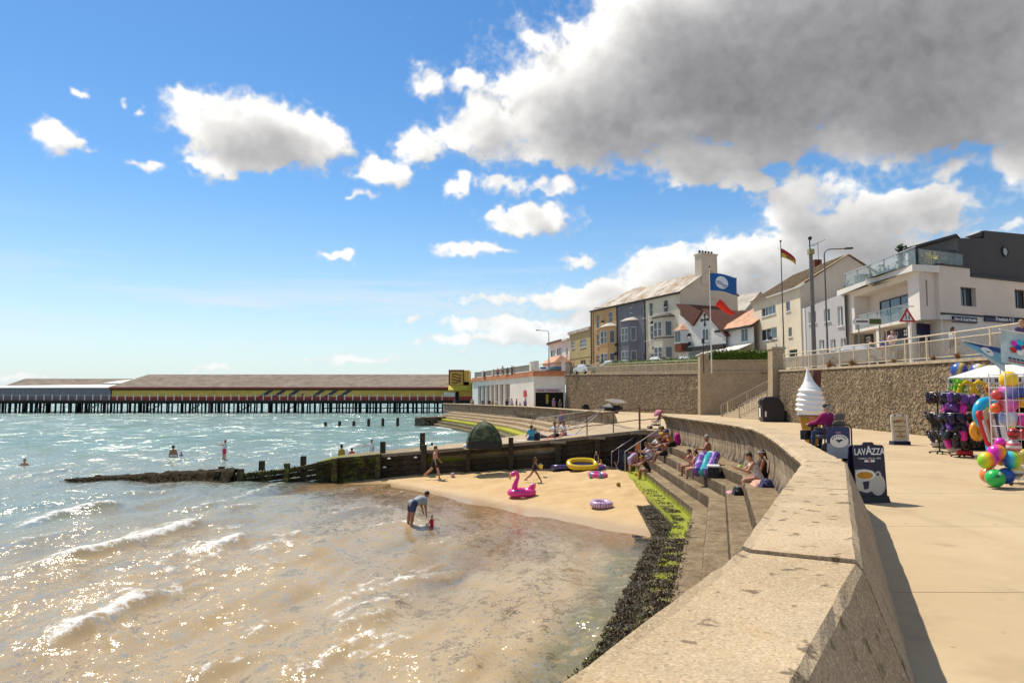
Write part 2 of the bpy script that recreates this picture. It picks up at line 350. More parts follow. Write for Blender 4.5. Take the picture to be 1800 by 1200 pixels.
def step_mat():
    t=NT('step_concrete'); z=t.xyz()[2]; n1=t.noise(1.3,5,.6); n2=t.noise(6,5,.65); n3=t.noise(38,5,.7)
    c=t.mix(t.ramp(n1,.3,.7),(.30,.212,.115),(.48,.365,.215)); c=t.mix(t.math('MULTIPLY',t.ramp(n3,.46,.66),.6),c,(.11,.078,.045)); c=t.mix(t.math('MULTIPLY',t.ramp(n2,.52,.68),.65),c,(.46,.365,.24)); pk=t.vor(26,'F1'); c=t.mix(t.math('MULTIPLY',t.ramp(pk,.16,.08),.7),c,(.05,.035,.02)); sk=t.ramp(t.noise(4,5,.7,t.map(t.pos(),(1,1,.2))),.55,.66); c=t.mix(t.math('MULTIPLY',sk,.4),c,(.10,.072,.045))
    zz=t.math('ADD',z,t.math('MULTIPLY',t.math('SUBTRACT',n2,.5),.5))
    gn_=t.xyz(t.n.new('ShaderNodeNewGeometry').outputs['Normal'])[2]; riser_shade=t.math('MULTIPLY',t.ramp(gn_,.75,.35),t.ramp(t.noise(2.2,5,.7,t.map(t.pos(),(1,1,.5))),.25,.5)); c=t.mix(t.math('MULTIPLY',riser_shade,.88),c,(.07,.048,.028)); mt_=t.ramp(t.noise(3.4,6,.72),.48,.60); c=t.mix(t.math('MULTIPLY',mt_,.45),c,(.15,.105,.062))  # riser faces darkened: their shade put into the colour, along with streaky stain
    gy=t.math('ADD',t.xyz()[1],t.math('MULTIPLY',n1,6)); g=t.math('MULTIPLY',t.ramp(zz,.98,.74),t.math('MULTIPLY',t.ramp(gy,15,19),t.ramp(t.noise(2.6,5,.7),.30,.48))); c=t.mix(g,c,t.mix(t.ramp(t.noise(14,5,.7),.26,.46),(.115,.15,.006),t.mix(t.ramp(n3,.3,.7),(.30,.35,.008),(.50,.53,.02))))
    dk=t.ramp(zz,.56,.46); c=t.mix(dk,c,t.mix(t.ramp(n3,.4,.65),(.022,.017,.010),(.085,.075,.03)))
    t.set(c,t.ramp(zz,.5,1.0,.45,.9),spec=.3); t.bump(t.math('ADD',n3,t.math('MULTIPLY',n2,1.5)),1.0,.07); return t.mat
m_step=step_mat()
def sand_mat():
    t=NT('beach_sand'); z=t.xyz()[2]; n=t.noise(1.1,5,.6); f=t.noise(160,3,.7); mid=t.noise(7,5,.65)
    c=t.mix(t.ramp(n,.3,.7),(.48,.325,.155),(.56,.395,.20)); c=t.mix(t.math('MULTIPLY',t.ramp(mid,.58,.72),.28),c,(.36,.24,.12)); c=t.mix(t.math('MULTIPLY',t.ramp(f,.55,.75),.3),c,(.42,.29,.15))
    wet=t.ramp(t.math('ADD',z,t.math('MULTIPLY',t.math('SUBTRACT',n,.5),.05)),.26,.02); c=t.mix(wet,c,(.40,.275,.145))
    t.set(c,t.math('SUBTRACT',.92,t.math('MULTIPLY',wet,.72)),spec=.35)
    h=t.math('ADD',t.math('MULTIPLY',f,.15),t.math('MULTIPLY',mid,1.0)); hh=t.math('MULTIPLY',h,t.math('SUBTRACT',1,t.math('MULTIPLY',wet,.92))); t.bump(hh,.9,.05); return t.mat
m_sand=sand_mat()
def water_mat():
    t=NT('sea_water'); x,y,z=t.xyz(); p=t.pos()
    far=t.ramp(y,36,75); mid=t.ramp(t.math('SUBTRACT',t.math('MULTIPLY',y,.6),x),18,40)
    big=t.noise(.12,3,.5,t.map(p,(1,.6,1))); 
    c=t.mix(t.ramp(t.noise(.35,4,.6),.3,.7),(.35,.255,.135),(.40,.305,.175)); c=t.mix(mid,c,t.mix(t.ramp(big,.35,.65),(.20,.20,.145),(.17,.235,.20)))
    c=t.mix(far,c,t.mix(t.ramp(big,.4,.6),(.095,.19,.165),(.135,.235,.20)))
    # ripples of three sizes, crests running along the shore; they only bend the reflections, the murky body stays smooth
    def slope(scale,amp,vec,det=3,rg=.6):
        q=t.n.new('ShaderNodeTexNoise'); q.inputs['Scale'].default_value=scale; q.inputs['Detail'].default_value=det; q.inputs['Roughness'].default_value=rg; t.l.new(vec,q.inputs['Vector'])
        m=t.n.new('ShaderNodeVectorMath'); m.operation='SUBTRACT'; t.l.new(q.outputs['Color'],m.inputs[0]); m.inputs[1].default_value=(.5,.5,.5)
        m2=t.n.new('ShaderNodeVectorMath'); m2.operation='MULTIPLY'; t.l.new(m.outputs[0],m2.inputs[0]); m2.inputs[1].default_value=(amp,amp,0); return m2.outputs[0]
    def vadd(a_,b_): m=t.n.new('ShaderNodeVectorMath'); m.operation='ADD'; t.l.new(a_,m.inputs[0]); t.l.new(b_,m.inputs[1]); return m.outputs[0]
    def vscale(a_,f): m=t.n.new('ShaderNodeVectorMath'); m.operation='SCALE'; t.l.new(a_,m.inputs[0]); t.l.new(f,m.inputs['Scale']); return m.outputs[0]
    v1=t.map(p,(1.0,.55,1),(0,0,R(8))); v2=t.map(p,(1,.7,1),(0,0,R(-12))); gn=t.n.new('ShaderNodeNewGeometry').outputs['Normal']
    calm=t.ramp(t.attr('depth'),.0,1.0,.30,1.0); sl_=vadd(vadd(slope(.9,1.25,v1),slope(4.5,1.5,v2)),vadd(slope(19,GLINT,v2,2),vscale(vadd(slope(.28,2.4,v1),slope(.8,1.6,v2)),far)))
    sv=t.n.new('ShaderNodeVectorMath'); sv.operation='SCALE'; t.l.new(sl_,sv.inputs[0]); t.l.new(calm,sv.inputs['Scale'])
    nn=t.n.new('ShaderNodeVectorMath'); nn.operation='NORMALIZE'; t.l.new(vadd(gn,sv.outputs[0]),nn.inputs[0]); bn=nn.outputs[0]
    fo=t.attr('foam'); nz=t.noise(2.6,7,.74,t.map(p,(1.5,.8,1),(0,0,R(10)))); nf=t.noise(20,4,.75)
    lace=t.ramp(t.vor(2.2,'DISTANCE_TO_EDGE',t.map(t.math_vec(p,nz),(1.2,.8,1))),.16,.0)
    dens=t.math('ADD',t.math('ADD',fo,t.math('MULTIPLY',t.math('SUBTRACT',nz,.5),2.3)),t.math('ADD',t.math('MULTIPLY',t.math('SUBTRACT',nf,.5),1.1),t.math('MULTIPLY',lace,.22)))
    fm=t.math('MULTIPLY',t.ramp(dens,.58,1.15),t.ramp(fo,.04,.35))
    c=t.mix(t.math('MULTIPLY',t.math('MULTIPLY',t.attr('toe'),.7),t.ramp(t.noise(2.2,5,.65),.25,.55)),c,(.075,.095,.05)); c=t.mix(fm,c,(.74,.73,.70)); t.set(c,.9,spec=0.0)  # by the steps: weed, depth and the wall's reflection put into the water colour
    gl=t.n.new('ShaderNodeBsdfGlossy'); gl.inputs['Roughness'].default_value=.17; t.l.new(bn,gl.inputs['Normal'])
    fr=t.n.new('ShaderNodeFresnel'); fr.inputs[0].default_value=1.40; t.l.new(bn,fr.inputs['Normal'])
    tr=t.n.new('ShaderNodeBsdfTransparent'); tr.inputs[0].default_value=(.90,.84,.72,1)
    def mixs(f,a,b):
        m=t.n.new('ShaderNodeMixShader'); t.sock(m.inputs[0],f); t.l.new(a,m.inputs[1]); t.l.new(b,m.inputs[2]); return m.outputs[0]
    murk=t.math('MAXIMUM',t.ramp(t.attr('depth'),.0,.30),fm); body=mixs(murk,tr.outputs[0],t.b.outputs[0])
    t.l.new(mixs(t.math('MULTIPLY',fr.outputs[0],t.math('SUBTRACT',1,t.math('MULTIPLY',fm,.85))),body,gl.outputs[0]),t.out.inputs[0])
    return t.mat
GLINT=1.5
m_water=water_mat()
def timber(name,c1,c2,green=.0):
    t=NT(name); n=t.noise(3,6,.7,t.map(t.pos(),(.6,4,6))); g=t.noise(2.1,5,.7); z=t.xyz()[2]
    c=t.mix(t.ramp(n,.3,.7),c1,c2)
    if green: c=t.mix(t.math('MULTIPLY',t.ramp(g,.5,.62),green),c,(.16,.20,.015))
    t.set(c,.8,spec=.3); t.bump(t.math('ADD',n,t.noise(25,4)),.8,.03); return t.mat
m_timb=timber('wet_timber',(.022,.016,.011),(.075,.055,.038),.15); m_timbg=timber('weedy_timber',(.028,.022,.012),(.09,.075,.035),.7); m_timbl=timber('grey_timber',(.16,.125,.085),(.30,.24,.17))
def rubble_mat():
    t=NT('flint_rubble'); p=t.map(t.pos(),(1,1,1.15)); col=t.n.new('ShaderNodeSeparateColor'); vz=t.vor(7.5,'F1',p,'Color'); t.l.new(vz,col.inputs[0]); e=t.vor(7.5,'DISTANCE_TO_EDGE',p)
    c=t.mix(col.outputs[0],(.17,.125,.08),(.42,.32,.205)); c=t.mix(t.ramp(col.outputs[1],.75,.8),c,(.10,.085,.075)); c=t.mix(t.ramp(col.outputs[2],.88,.9),c,(.55,.44,.31)); n=t.noise(30,4,.7)
    c=t.mix(t.math('MULTIPLY',n,.5),c,(.17,.12,.08)); c=t.mix(t.ramp(e,.09,.02),c,(.20,.15,.10)); big=t.ramp(t.noise(.22,4,.6),.35,.65); c=t.mix(t.math('MULTIPLY',big,.35),c,(.20,.145,.09))
    t.set(c,.9,spec=.2); t.bump(t.math('ADD',t.ramp(e,0,.16),t.math('MULTIPLY',n,.4)),1.0,.06); return t.mat
m_rub=rubble_mat()
m_rail=mat('galvanised_rail',(.40,.33,.25),.6,.25,9,.1,80); m_rail_up=mat('painted_rail',(.52,.44,.32),.55,.15,6,.05); m_steel=mat('bright_steel',(.55,.50,.46),.35,.1,6,0,metal=.6)
m_black=mat('black_plastic',(.012,.012,.015),.45,.2,5,.0); m_white=mat('white_paint',(.72,.70,.66),.6,.06,2,.05); m_dark=mat('dark_void',(.010,.009,.009),.9,.1,2,0)
m_tar=mat('tarmac',(.075,.068,.062),.9,.2,2,.3); m_grass=mat('dry_grass',(.12,.13,.03),.95,.4,1.5,.6,40); m_weed=mat('bladder_wrack',(.022,.015,.009),.5,.0,14,0,col2=(.15,.10,.045),spec=.35); m_algae=mat('green_weed',(.10,.14,.008),.5,0,9,0,col2=(.26,.33,.02))
# ================================================================== paths
def resample(pts,step,sharp=()):
    out=[]; 
    for i in range(len(pts)-1):
        a,b=Vector(pts[i]),Vector(pts[i+1]); n=max(1,round((b-a).length/step))
        out+=[tuple(a.lerp(b,k/n)) for k in range(n)]
    return out+[tuple(pts[-1])]
def miters(path):
    out=[]; n=len(path)
    for i in range(n):
        a=Vector(path[max(i-1,0)]); b=Vector(path[i]); c=Vector(path[min(i+1,n-1)])
        d1=(b-a).normalized() if i>0 else (c-b).normalized(); d2=(c-b).normalized() if i<n-1 else d1
        n1=Vector((-d1.y,d1.x)); n2=Vector((-d2.y,d2.x)); m=(n1+n2).normalized(); m/=max(.5,m.dot(n1)); out.append(m)
    return out
def sweep(prof,path,mit,i0,i1,closed=True,jit=0,zoff=0,shrink=0):
    """closed profile [(s,z)] swept along path[i0..i1]; returns MB"""
    mb=MB(); k=len(prof); rows=list(range(i0,i1+1))
    for r in rows:
        P=Vector(path[r]); m=mit[r]; jz=(random.random()-.5)*jit
        if shrink and r in (i0,i1):
            q=Vector(path[r+1 if r==i0 else r-1]); P=P+(q-P).normalized()*shrink
        for s,z in prof: mb.v.append((P.x+m.x*(s+(random.random()-.5)*jit),P.y+m.y*(s+(random.random()-.5)*jit),z+zoff+jz))
    for a in range(len(rows)-1):
        for j in range(k): mb.f.append((a*k+j,a*k+(j+1)%k,(a+1)*k+(j+1)%k,(a+1)*k+j)); mb.m.append(0)
    mb.f.append(tuple(range(k-1,-1,-1))); mb.f.append(tuple(range((len(rows)-1)*k,len(rows)*k))); mb.m+=[0,0]
    return mb
LIP=[(-3.4,-3.4),(.205,2.41),(1.478,4.49),(4.36,10.8),(5.9,16.0),(6.95,19.8),(7.62,22.6),(8.02,25.4),(8.27,29.0),(8.75,42.0)]
path=resample(LIP,.22); mit=miters(path)
SLIP=LIP[:4]+[(7.70,22.3),(8.75,42.0)]; spath=resample(SLIP,.22); smit=miters(spath)      # the steps turn in one sharp corner
def idx_at(Y,p=None):
    p=p or path; return min(range(len(p)),key=lambda i:abs(p[i][1]-Y))
def lipx(Y):
    return float(np.interp(Y,[p[1] for p in LIP],[p[0] for p in LIP]))
FAR=[(6.7,51.0),(5.7,58),(2.0,83),(-4.0,105),(-13.5,138)]
fpath=resample(FAR,2.0); fmit=miters(fpath)
SWALL=[(18.6,2.0),(19.0,24),(19.6,34),(20.5,45),(20.7,56)]; SWALL2=[(20.4,76),(14.2,96),(8.6,113)]
WTOP=lambda Y: float(np.interp(Y,[0,30,54,75,113,160],[5.75,6.05,6.52,7.1,8.2,9.1]))
# ================================================================== beach and sea
def bed(x,y):
    d=(x-4.3)*.776+(y-23.4)*.633
    z=np.where(d>0,1.0*(1-np.exp(-np.clip(d,0,None)/7.0))-.16*np.clip((x-5)/1.5,0,1)*np.clip(d/6,0,1),.05*d)
    z2=np.where(x>2,.09*(x-2),.07*(x-2)); k=np.clip((y-39.6)/1.2,0,1)
    return np.clip(z*(1-k)+z2*k,-1.6,1.0)
xs=np.arange(-26,10.01,.16); ys=np.arange(9,56,.16); X,Y=np.meshgrid(xs,ys); Z=bed(X,Y)
n1=np.random.rand(*X.shape); 
def blur(a,k):
    for _ in range(k): a=(a+np.roll(a,1,0)+np.roll(a,-1,0)+np.roll(a,1,1)+np.roll(a,-1,1))/5
    return a
lump=blur(n1,2)-.5; lump2=blur(np.random.rand(*X.shape),9)-.5
foot=np.clip((Z-.2)/.35,0,1); Z=Z+foot*(lump*.30+lump2*.30)
grid_obj('beach',np.stack([X,Y,Z],-1),m_sand).__setitem__('kind','structure')
# water: one sheet from under the wall to the horizon, finer towards the shore
rr=[5.0]
while rr[-1]<7000: rr.append(rr[-1]*(1.0072 if rr[-1]<70 else 1.02 if rr[-1]<300 else 1.12))
rr=np.array(rr); th=np.radians(np.concatenate([np.linspace(-62,-46,14)[:-1],np.linspace(-46,28,470)]))
TH,RR=np.meshgrid(th,rr); X=RR*np.sin(TH); Y=RR*np.cos(TH)
Z=np.zeros_like(X); rs=np.random.RandomState(3); fade=np.clip(1-RR/120,0,1)
shal=np.clip(-bed(X,Y)/.35,.0,1)
for i in range(26):
    L=.7*1.14**i*(.8+.4*rs.rand()); a=rs.normal(0,.45); k=2*math.pi/L; ph=rs.rand()*6.28
    q=k*(X*math.cos(a)+Y*math.sin(a))+ph; Z+=.0085*L**.85*(np.sin(q)+.35*np.cos(2*q))*np.clip(RR*-.01*6/L*.2+1.0,0,1)
Z*=fade*(.15+.85*shal)
foam=np.zeros_like(X)
CREST=[([(0,935),(100,905),(180,890),(218,884)],.26,1.0,.5),([(0,1024),(150,986),(260,950),(330,931),(362,921)],.30,1.0,.9),([(345,985),(400,962),(434,945)],.22,1.0,.6),
 ([(60,1150),(160,1100),(240,1060),(284,1038)],.25,.95,.5),([(330,905),(392,889)],.15,.7,.3),([(400,902),(455,891)],.15,.7,.3),([(560,905),(640,888),(705,893)],.06,.62,.5),
 ([(560,1065),(660,1022),(740,996),(762,1008)],.08,.66,.9),([(596,797),(640,780)],.22,.9,.7),([(480,806),(560,794)],.14,.62,.7),([(655,772),(690,768)],.2,.9,.8),([(0,838),(140,824)],.16,.75,.6),([(20,772),(170,764)],.2,.6,1.),
 ([(640,930),(700,920),(760,926)],.04,.72,.5),([(480,1190),(560,1150),(650,1108),(725,1112)],.08,.62,.6),([(690,776),(760,778),(812,773)],.06,.95,1.2),([(700,762),(760,760),(800,764)],.15,.95,1.2),([(760,750),(800,756)],.1,.9,1.2),
 ([(640,857),(720,868),(800,878)],.02,.55,.25),([(880,893),(960,900),(1040,908),(1085,925),(1135,945)],.03,.85,.16),([(330,1010),(520,985)],.06,.5,.9),([(200,870),(330,862)],.1,.55,.5),([(420,880),(560,872)],.1,.5,.4),([(150,760),(420,752)],.2,.5,1.4),([(0,790),(230,782)],.2,.55,1.2)]
rc=random.Random(21)
for _ in range(26):
    px,py=rc.uniform(-20,760),rc.uniform(862,1185); L=rc.uniform(50,190); sl_=-rc.uniform(.12,.42); CREST.append(([(px+L*k/3,py+L*k/3*sl_+rc.uniform(-5,5)) for k in range(4)],rc.uniform(.03,.10),rc.uniform(.42,.66),rc.uniform(.2,.7)))
for _ in range(22):
    px,py=rc.uniform(-20,640),rc.uniform(742,845); L=rc.uniform(60,200); CREST.append(([(px+L*k/3,py-L*k/3*.05+rc.uniform(-1,1)) for k in range(4)],rc.uniform(.06,.16),rc.uniform(.4,.6),rc.uniform(.4,1.0)))
for pts,amp,fo,wd in CREST:
    P=[at(px,py,0) for px,py in pts]; best=np.full(X.shape,1e9); side=np.zeros_like(X); along=np.zeros_like(X); tot=len(P)-1
    for i in range(tot):
        a,b=P[i],P[i+1]; dx,dy=b.x-a.x,b.y-a.y; L2=dx*dx+dy*dy; tt=np.clip(((X-a.x)*dx+(Y-a.y)*dy)/L2,0,1)
        ex,ey=X-a.x-tt*dx,Y-a.y-tt*dy; d=np.hypot(ex,ey); L=math.sqrt(L2); s=(ex*dy-ey*dx)/L
        u=d<best; best=np.where(u,d,best); side=np.where(u,np.where(s>=0,d,-d),side); along=np.where(u,(i+tt)/tot,along)
    taper=np.clip(np.sin(np.clip(along,0.02,.98)*math.pi)*1.6,0,1); sc_w=max(1,P[0].y/30)
    prof=np.where(side>0,np.exp(-(side/(.28*sc_w))**2),np.exp(-(side/(.95*sc_w))**2)); Z+=amp*prof*taper
    fprof=np.where(side>0,np.exp(-(side/(.16*sc_w+.14*wd))**2),np.maximum(np.exp(-(side/(.38*sc_w))**2),.72*np.exp(-(side/(1.7*wd*sc_w))**2))); foam=np.maximum(foam,fo*fprof*np.clip(taper*1.3,0,1))
dep=Z-bed(X,Y)
wo=grid_obj('sea_water',np.stack([X,Y,Z],-1),m_water); wo['kind']='structure'
ss=(np.interp(Y,[p[1] for p in LIP],[p[0] for p in LIP])-X)*.94; toe=np.clip(1-(ss-3.85)/.62,0,1)*np.clip((23.5-Y)/2,0,1)*(Y>0)*np.clip((14-np.abs(Y-12))/3,0,1)
for nm,arr in (('toe',toe),('foam',foam),('depth',np.clip(dep,0,9))):
    a=wo.data.attributes.new(nm,'FLOAT','POINT'); a.data.foreach_set('value',arr.ravel().astype(np.float32))
# ================================================================== near sea wall with its stepped apron
PROF=[(-.93,2.68),(-.62,3.53),(-.58,3.57),(-.08,3.57),(-.025,3.555),(0,3.51),(-.015,3.45),(-.10,3.36),(-.20,3.20),(-.27,2.98),(-.30,2.65),(-.27,2.35),(-.18,2.05),(-.18,1.7),(-.93,1.7)]
FACE=[2,0,0,0,0,1,1,1,1,1,1,1,1,1,1]
sw=thing('sea_wall','near concrete sea wall with rounded coping above the stepped seats, curving away from the camera','sea wall',(3,6,PZ))
cuts=[-3.4,4.49,7.6,10.8,16.2,22.0,28.0,35.0,42.0]
for a,b in zip(cuts[:-1],cuts[1:]):
    i0,i1=idx_at(a),idx_at(b); mb=sweep(PROF,path,mit,i0,i1,jit=.0,zoff=-.022 if a<0 else 0,shrink=.006)
    for vi in range(len(mb.v)):
        j=vi%len(PROF)
        if 3<=j<=8: q_=vi//len(PROF)+i0; sh_=.075*max(0,min(1,(11-path[q_][1])/6)); mb.v[vi]=(mb.v[vi][0]+mit[q_].x*sh_,mb.v[vi][1]+mit[q_].y*sh_,mb.v[vi][2]+(.03*sh_/.075 if j in(4,5) else 0))
        if j in (1,2,3,4,5,6): e_=random.random()**3*.022*(1 if j!=3 else .3); x_,y_,z_=mb.v[vi]; mb.v[vi]=(x_+random.uniform(-.004,.004),y_+random.uniform(-.004,.004),z_-e_*.7)
    k=len(PROF); nr=i1-i0; mb.m=[FACE[j%k] for _ in range(nr) for j in range(k)]+[2,2]
    mb.build('wall_block',[m_cop,m_wallout,m_wallin],sw,world=True)
STEPS=[(-.62,.55,2.13),(.55,1.05,1.78),(1.05,1.55,1.43),(1.55,2.05,1.08),(2.05,2.6,.72),(2.6,3.2,.37),(3.2,3.8,.0)]
st=thing('stepped_apron','wide worn concrete seating steps below the near sea wall, lower ones green and weedy','steps',(5,14,0))
i0,i1=idx_at(1.0),idx_at(39.4)
cutsS=[1.0,6.5,12,17.5,22.6,29,34.5,39.3]
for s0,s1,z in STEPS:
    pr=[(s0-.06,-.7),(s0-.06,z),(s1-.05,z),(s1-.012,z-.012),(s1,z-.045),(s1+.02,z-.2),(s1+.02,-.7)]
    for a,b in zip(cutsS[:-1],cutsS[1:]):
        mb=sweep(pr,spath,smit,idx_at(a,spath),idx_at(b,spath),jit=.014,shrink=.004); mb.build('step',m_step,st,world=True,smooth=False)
# weed growing over the lower steps
def blades(N,place,size,mat_,name,parent,label=None,tri=False):
    V=np.zeros((N*4,3),np.float32)
    for i in range(N):
        p,nrm,sc=place(); a=random.random()*6.283; d=Vector((math.cos(a),math.sin(a),random.uniform(-.35,.7))).normalized(); u=d.cross(Vector((random.random()-.5,random.random()-.5,1))).normalized()
        L=size*sc*random.uniform(.5,1.4); wd=L*random.uniform(.18,.5); b=p+d*L
        V[i*4]=p-u*wd*.35; V[i*4+1]=p+u*wd*.35; V[i*4+2]=b+u*wd*.5+Vector((0,0,.015)); V[i*4+3]=b-u*wd*.5-Vector((0,0,.01))
    F=np.arange(N*4).reshape(-1,4); o=np_obj(name,V,F,mat_,parent)
    if parent is not None: o.location=-parent.location
    if label: o['label']=label
    o['kind']='stuff'; return o
def weed_place(Y0,Y1,smin,smax):
    def f():
        while True:
            Yq=Y0+(Y1-Y0)*random.random()**1.35; i=idx_fast(Yq); s=random.uniform(smin,smax); P=Vector(spath[i]); j=min(i+1,len(spath)-1); fr=random.random(); P=P.lerp(Vector(spath[j]),fr); m=smit[i].lerp(smit[j],fr); x,y=P.x+m.x*s,P.y+m.y*s
            z=[q for q in STEPS if q[0]<=s<=q[1]+.02][0][2]
            if float(bed(np.float64(x),np.float64(y)))>z+.02: continue
            nq=math.sin(x*5.1+y*3.3)+math.sin(x*2.3-y*6.7+1)+math.sin(y*9.1+x*1.7)
            if nq<-.35 and random.random()<.88: continue
            if random.random()<.1: z-=random.random()*.3
            return Vector((x,y,z+.004)),None,1.0
    return f
PYS=np.array([p[1] for p in spath])
def idx_fast(Yq): return int(np.clip(np.searchsorted(PYS,Yq)-1,0,len(spath)-2))
sw_o=blades(42000,weed_place(7.2,25,2.62,3.8),.05,m_weed,'seaweed',None); tag(sw_o,'dark brown bladder wrack matted over the lowest steps beside the water','seaweed')
blades(16000,weed_place(7.2,19.0,2.12,2.62),.05,m_weed,'seaweed',st); blades(3500,weed_place(22,34,2.6,3.2),.045,m_weed,'seaweed',st); blades(900,weed_place(24,30,2.15,2.55),.04,m_weed,'seaweed',st)
m_olive=mat('olive_wrack',(.05,.042,.010),.5,0,12,0,col2=(.16,.125,.03)); blades(9000,weed_place(7.2,25,2.3,3.8),.055,m_olive,'seaweed',st); blades(1200,weed_place(8,20,1.95,2.15),.04,m_weed,'seaweed',st)
blades(4500,weed_place(7.2,24,2.5,2.75),.035,m_algae,'green_weed',st); blades(2500,weed_place(8,13,3.1,3.7),.04,m_algae,'green_weed',st); blades(1500,weed_place(14,23,3.2,3.7),.035,m_algae,'green_weed',st)
# ================================================================== promenade slabs
pr=thing('promenade','pale concrete promenade','promenade'); pr['kind']='structure'; del pr['category']
def xleft(Yq):
    if Yq<=42: return lipx(Yq)+.75
    if Yq<51: return 7.2
    return float(np.interp(Yq,[p[1] for p in FAR],[p[0] for p in FAR]))+.75
def xright(Yq): return float(np.interp(Yq,[2,24,34,45,56,76,96,113,140],[18.7,19.1,19.7,20.6,28,28,14.6,9,9]))
yy=-6.0; jn=0
JY=[-6,-3.2,0.1,3.4,6.62,9.95,13.4,16.9,20.5,24.2,28,32,36.5,42.0,51.0,60,76,96,140]
for a,b in zip(JY[:-1],JY[1:]):
    n=max(2,int((b-a)/1.2)); rows=[a+.007+(b-a-.014)*i/n for i in range(n+1)]; tl=.012*(b-a)
    L=[(xleft(max(r,-3.3)),r) for r in rows]; Rr=[(xright(r),r-.012*(xright(r)-xleft(max(r,-3.3)))) for r in rows]
    mb=MB(); k=len(rows)
    for (p,q) in zip(L,Rr): mb.v+=[(p[0],p[1],PZ),(q[0],q[1],PZ),(p[0],p[1],PZ-.12),(q[0],q[1],PZ-.12)]
    for i in range(k-1): o=i*4; mb.f+=[(o,o+1,o+5,o+4)]
    e=(k-1)*4; mb.f+=[(0,2,3,1),(e,e+1,e+3,e+2)]; mb.m=[0]*len(mb.f)
    mb.build('slab',m_prom,pr)
mb=MB(); ys_=[-8,-3]+list(np.arange(0,60,.8))+[60,76,96,140]
for r in ys_: mb.v+=[(xleft(max(r,-3.3))-.3,r,PZ-.014),(xright(r)+.5,r,PZ-.014)]
mb.f=[(2*i,2*i+1,2*i+3,2*i+2) for i in range(len(ys_)-1)]; mb.m=[0]*len(mb.f); mb.build('joint_bed',m_wallin,pr)
# ================================================================== slipway and groyne
SZ=lambda x: float(np.interp(x,[-15,-12.3,-10.8,-9.5,-.6,2.5,6.2,7.3],[.3,.55,1.0,1.22,1.94,2.22,2.62,2.735]))
sp=MB(); xsS=list(np.linspace(-10.8,7.3,30)); far_e=lambda x: float(np.interp(x,[-11,-3,0,3,7.3],[42.5,45.0,47.5,52.5,57]))
for x in xsS: sp.v+=[(x,39.62,SZ(x)),(x,43,SZ(x)+.01),(x,far_e(x),SZ(x)),(x,far_e(x),SZ(x)-1.6)]
for i in range(len(xsS)-1):
    o=i*4; sp.f+=[(o,o+4,o+5,o+1),(o+1,o+5,o+6,o+2),(o+2,o+6,o+7,o+3)]
sp.f.append((3,2,1,0)); n_=len(sp.v); sp.v+=[(x,39.64,SZ(x)-.005) for x in xsS]+[(x,39.64,-.6) for x in xsS]; sp.f+=[(n_+i,n_+len(xsS)+i,n_+len(xsS)+i+1,n_+i+1) for i in range(len(xsS)-1)]; sp.m=[0]*len(sp.f)
def slipm():
    t=NT('slipway_surface'); z=t.xyz()[2]; n=t.noise(1.2,5,.65); f=t.noise(30,4,.7); c=t.mix(t.ramp(n,.3,.7),(.36,.28,.18),(.50,.40,.27)); c=t.mix(t.math('MULTIPLY',f,.5),c,(.26,.2,.13)); zz=t.math('ADD',z,t.math('MULTIPLY',t.math('SUBTRACT',n,.5),.9)); c=t.mix(t.ramp(zz,1.75,1.35),c,(.20,.17,.10)); c=t.mix(t.ramp(zz,1.30,1.15),c,(.17,.19,.02)); w=t.wave(1.1,t.map(t.pos(),(0,1,0)),'Y'); c=t.mix(t.math('MULTIPLY',t.ramp(w,.9,1),.5),c,(.16,.12,.08)); t.set(c,.9,spec=.2); t.bump(f,.5,.02); return t.mat
so_=sp.build('slipway',slipm()); so_['kind']='structure'
gr=thing('timber_groyne','dark timber groyne of posts and planks running from the slipway into the sea','groyne',(-4,39.5,0))
GP=[390,430,510,593,668,747,824,898,980,1048,1121]; GX=[(p-900)/1250*39.3 for p in GP]
GT=lambda x: float(np.interp(x,[-23,-16,-14.8,-12.3,-9.6,-7.3,-.6,2.5,6.2,7.2],[.05,.32,.42,.72,1.12,1.36,1.90,2.18,2.58,2.70]))
for i,x in enumerate(GX):
    px=GP[i]; top=GT(x)+(.42 if px in(747,824,898) else .12 if px in(593,668) else .25 if px<520 else -.14); wd=.30 if px>=980 else .27
    mb=MB(); n=6; z0=-.4
    for k in range(n): 
        z=z0+(top-z0)*k/(n-1); j=lambda: random.uniform(-.02,.02); mb.v+=[(x-wd/2+j(),39.02+j(),z),(x+wd/2+j(),39.02+j(),z),(x+wd/2+j(),39.3+j(),z),(x-wd/2+j(),39.3+j(),z)]
    for k in range(n-1):
        for q in range(4): mb.f.append((k*4+q,k*4+(q+1)%4,k*4+4+(q+1)%4,k*4+4+q))
    mb.f.append(tuple(range((n-1)*4,n*4))); mb.m=[0]*len(mb.f); mb.build('post',m_timbg if px<700 else m_timb,gr,world=True)
    if px>=980: MB().box(x-.42,x+.42,38.98,39.34,top+.003,top+.11).build('cap_beam',m_timbl,gr,world=True)
for px,py in ((465,816),(537,808),(675,783),(744,768),(395,826)):
    x=(px-900)/1250*40.2; MB().box(x-.14,x+.14,40.05,40.35,-.3,EYE-(py-700-8)/1250*40.2,.01,.01).build('post',m_timb,gr,world=True)
bx=[-15.6]+GX[1:]+[7.4]
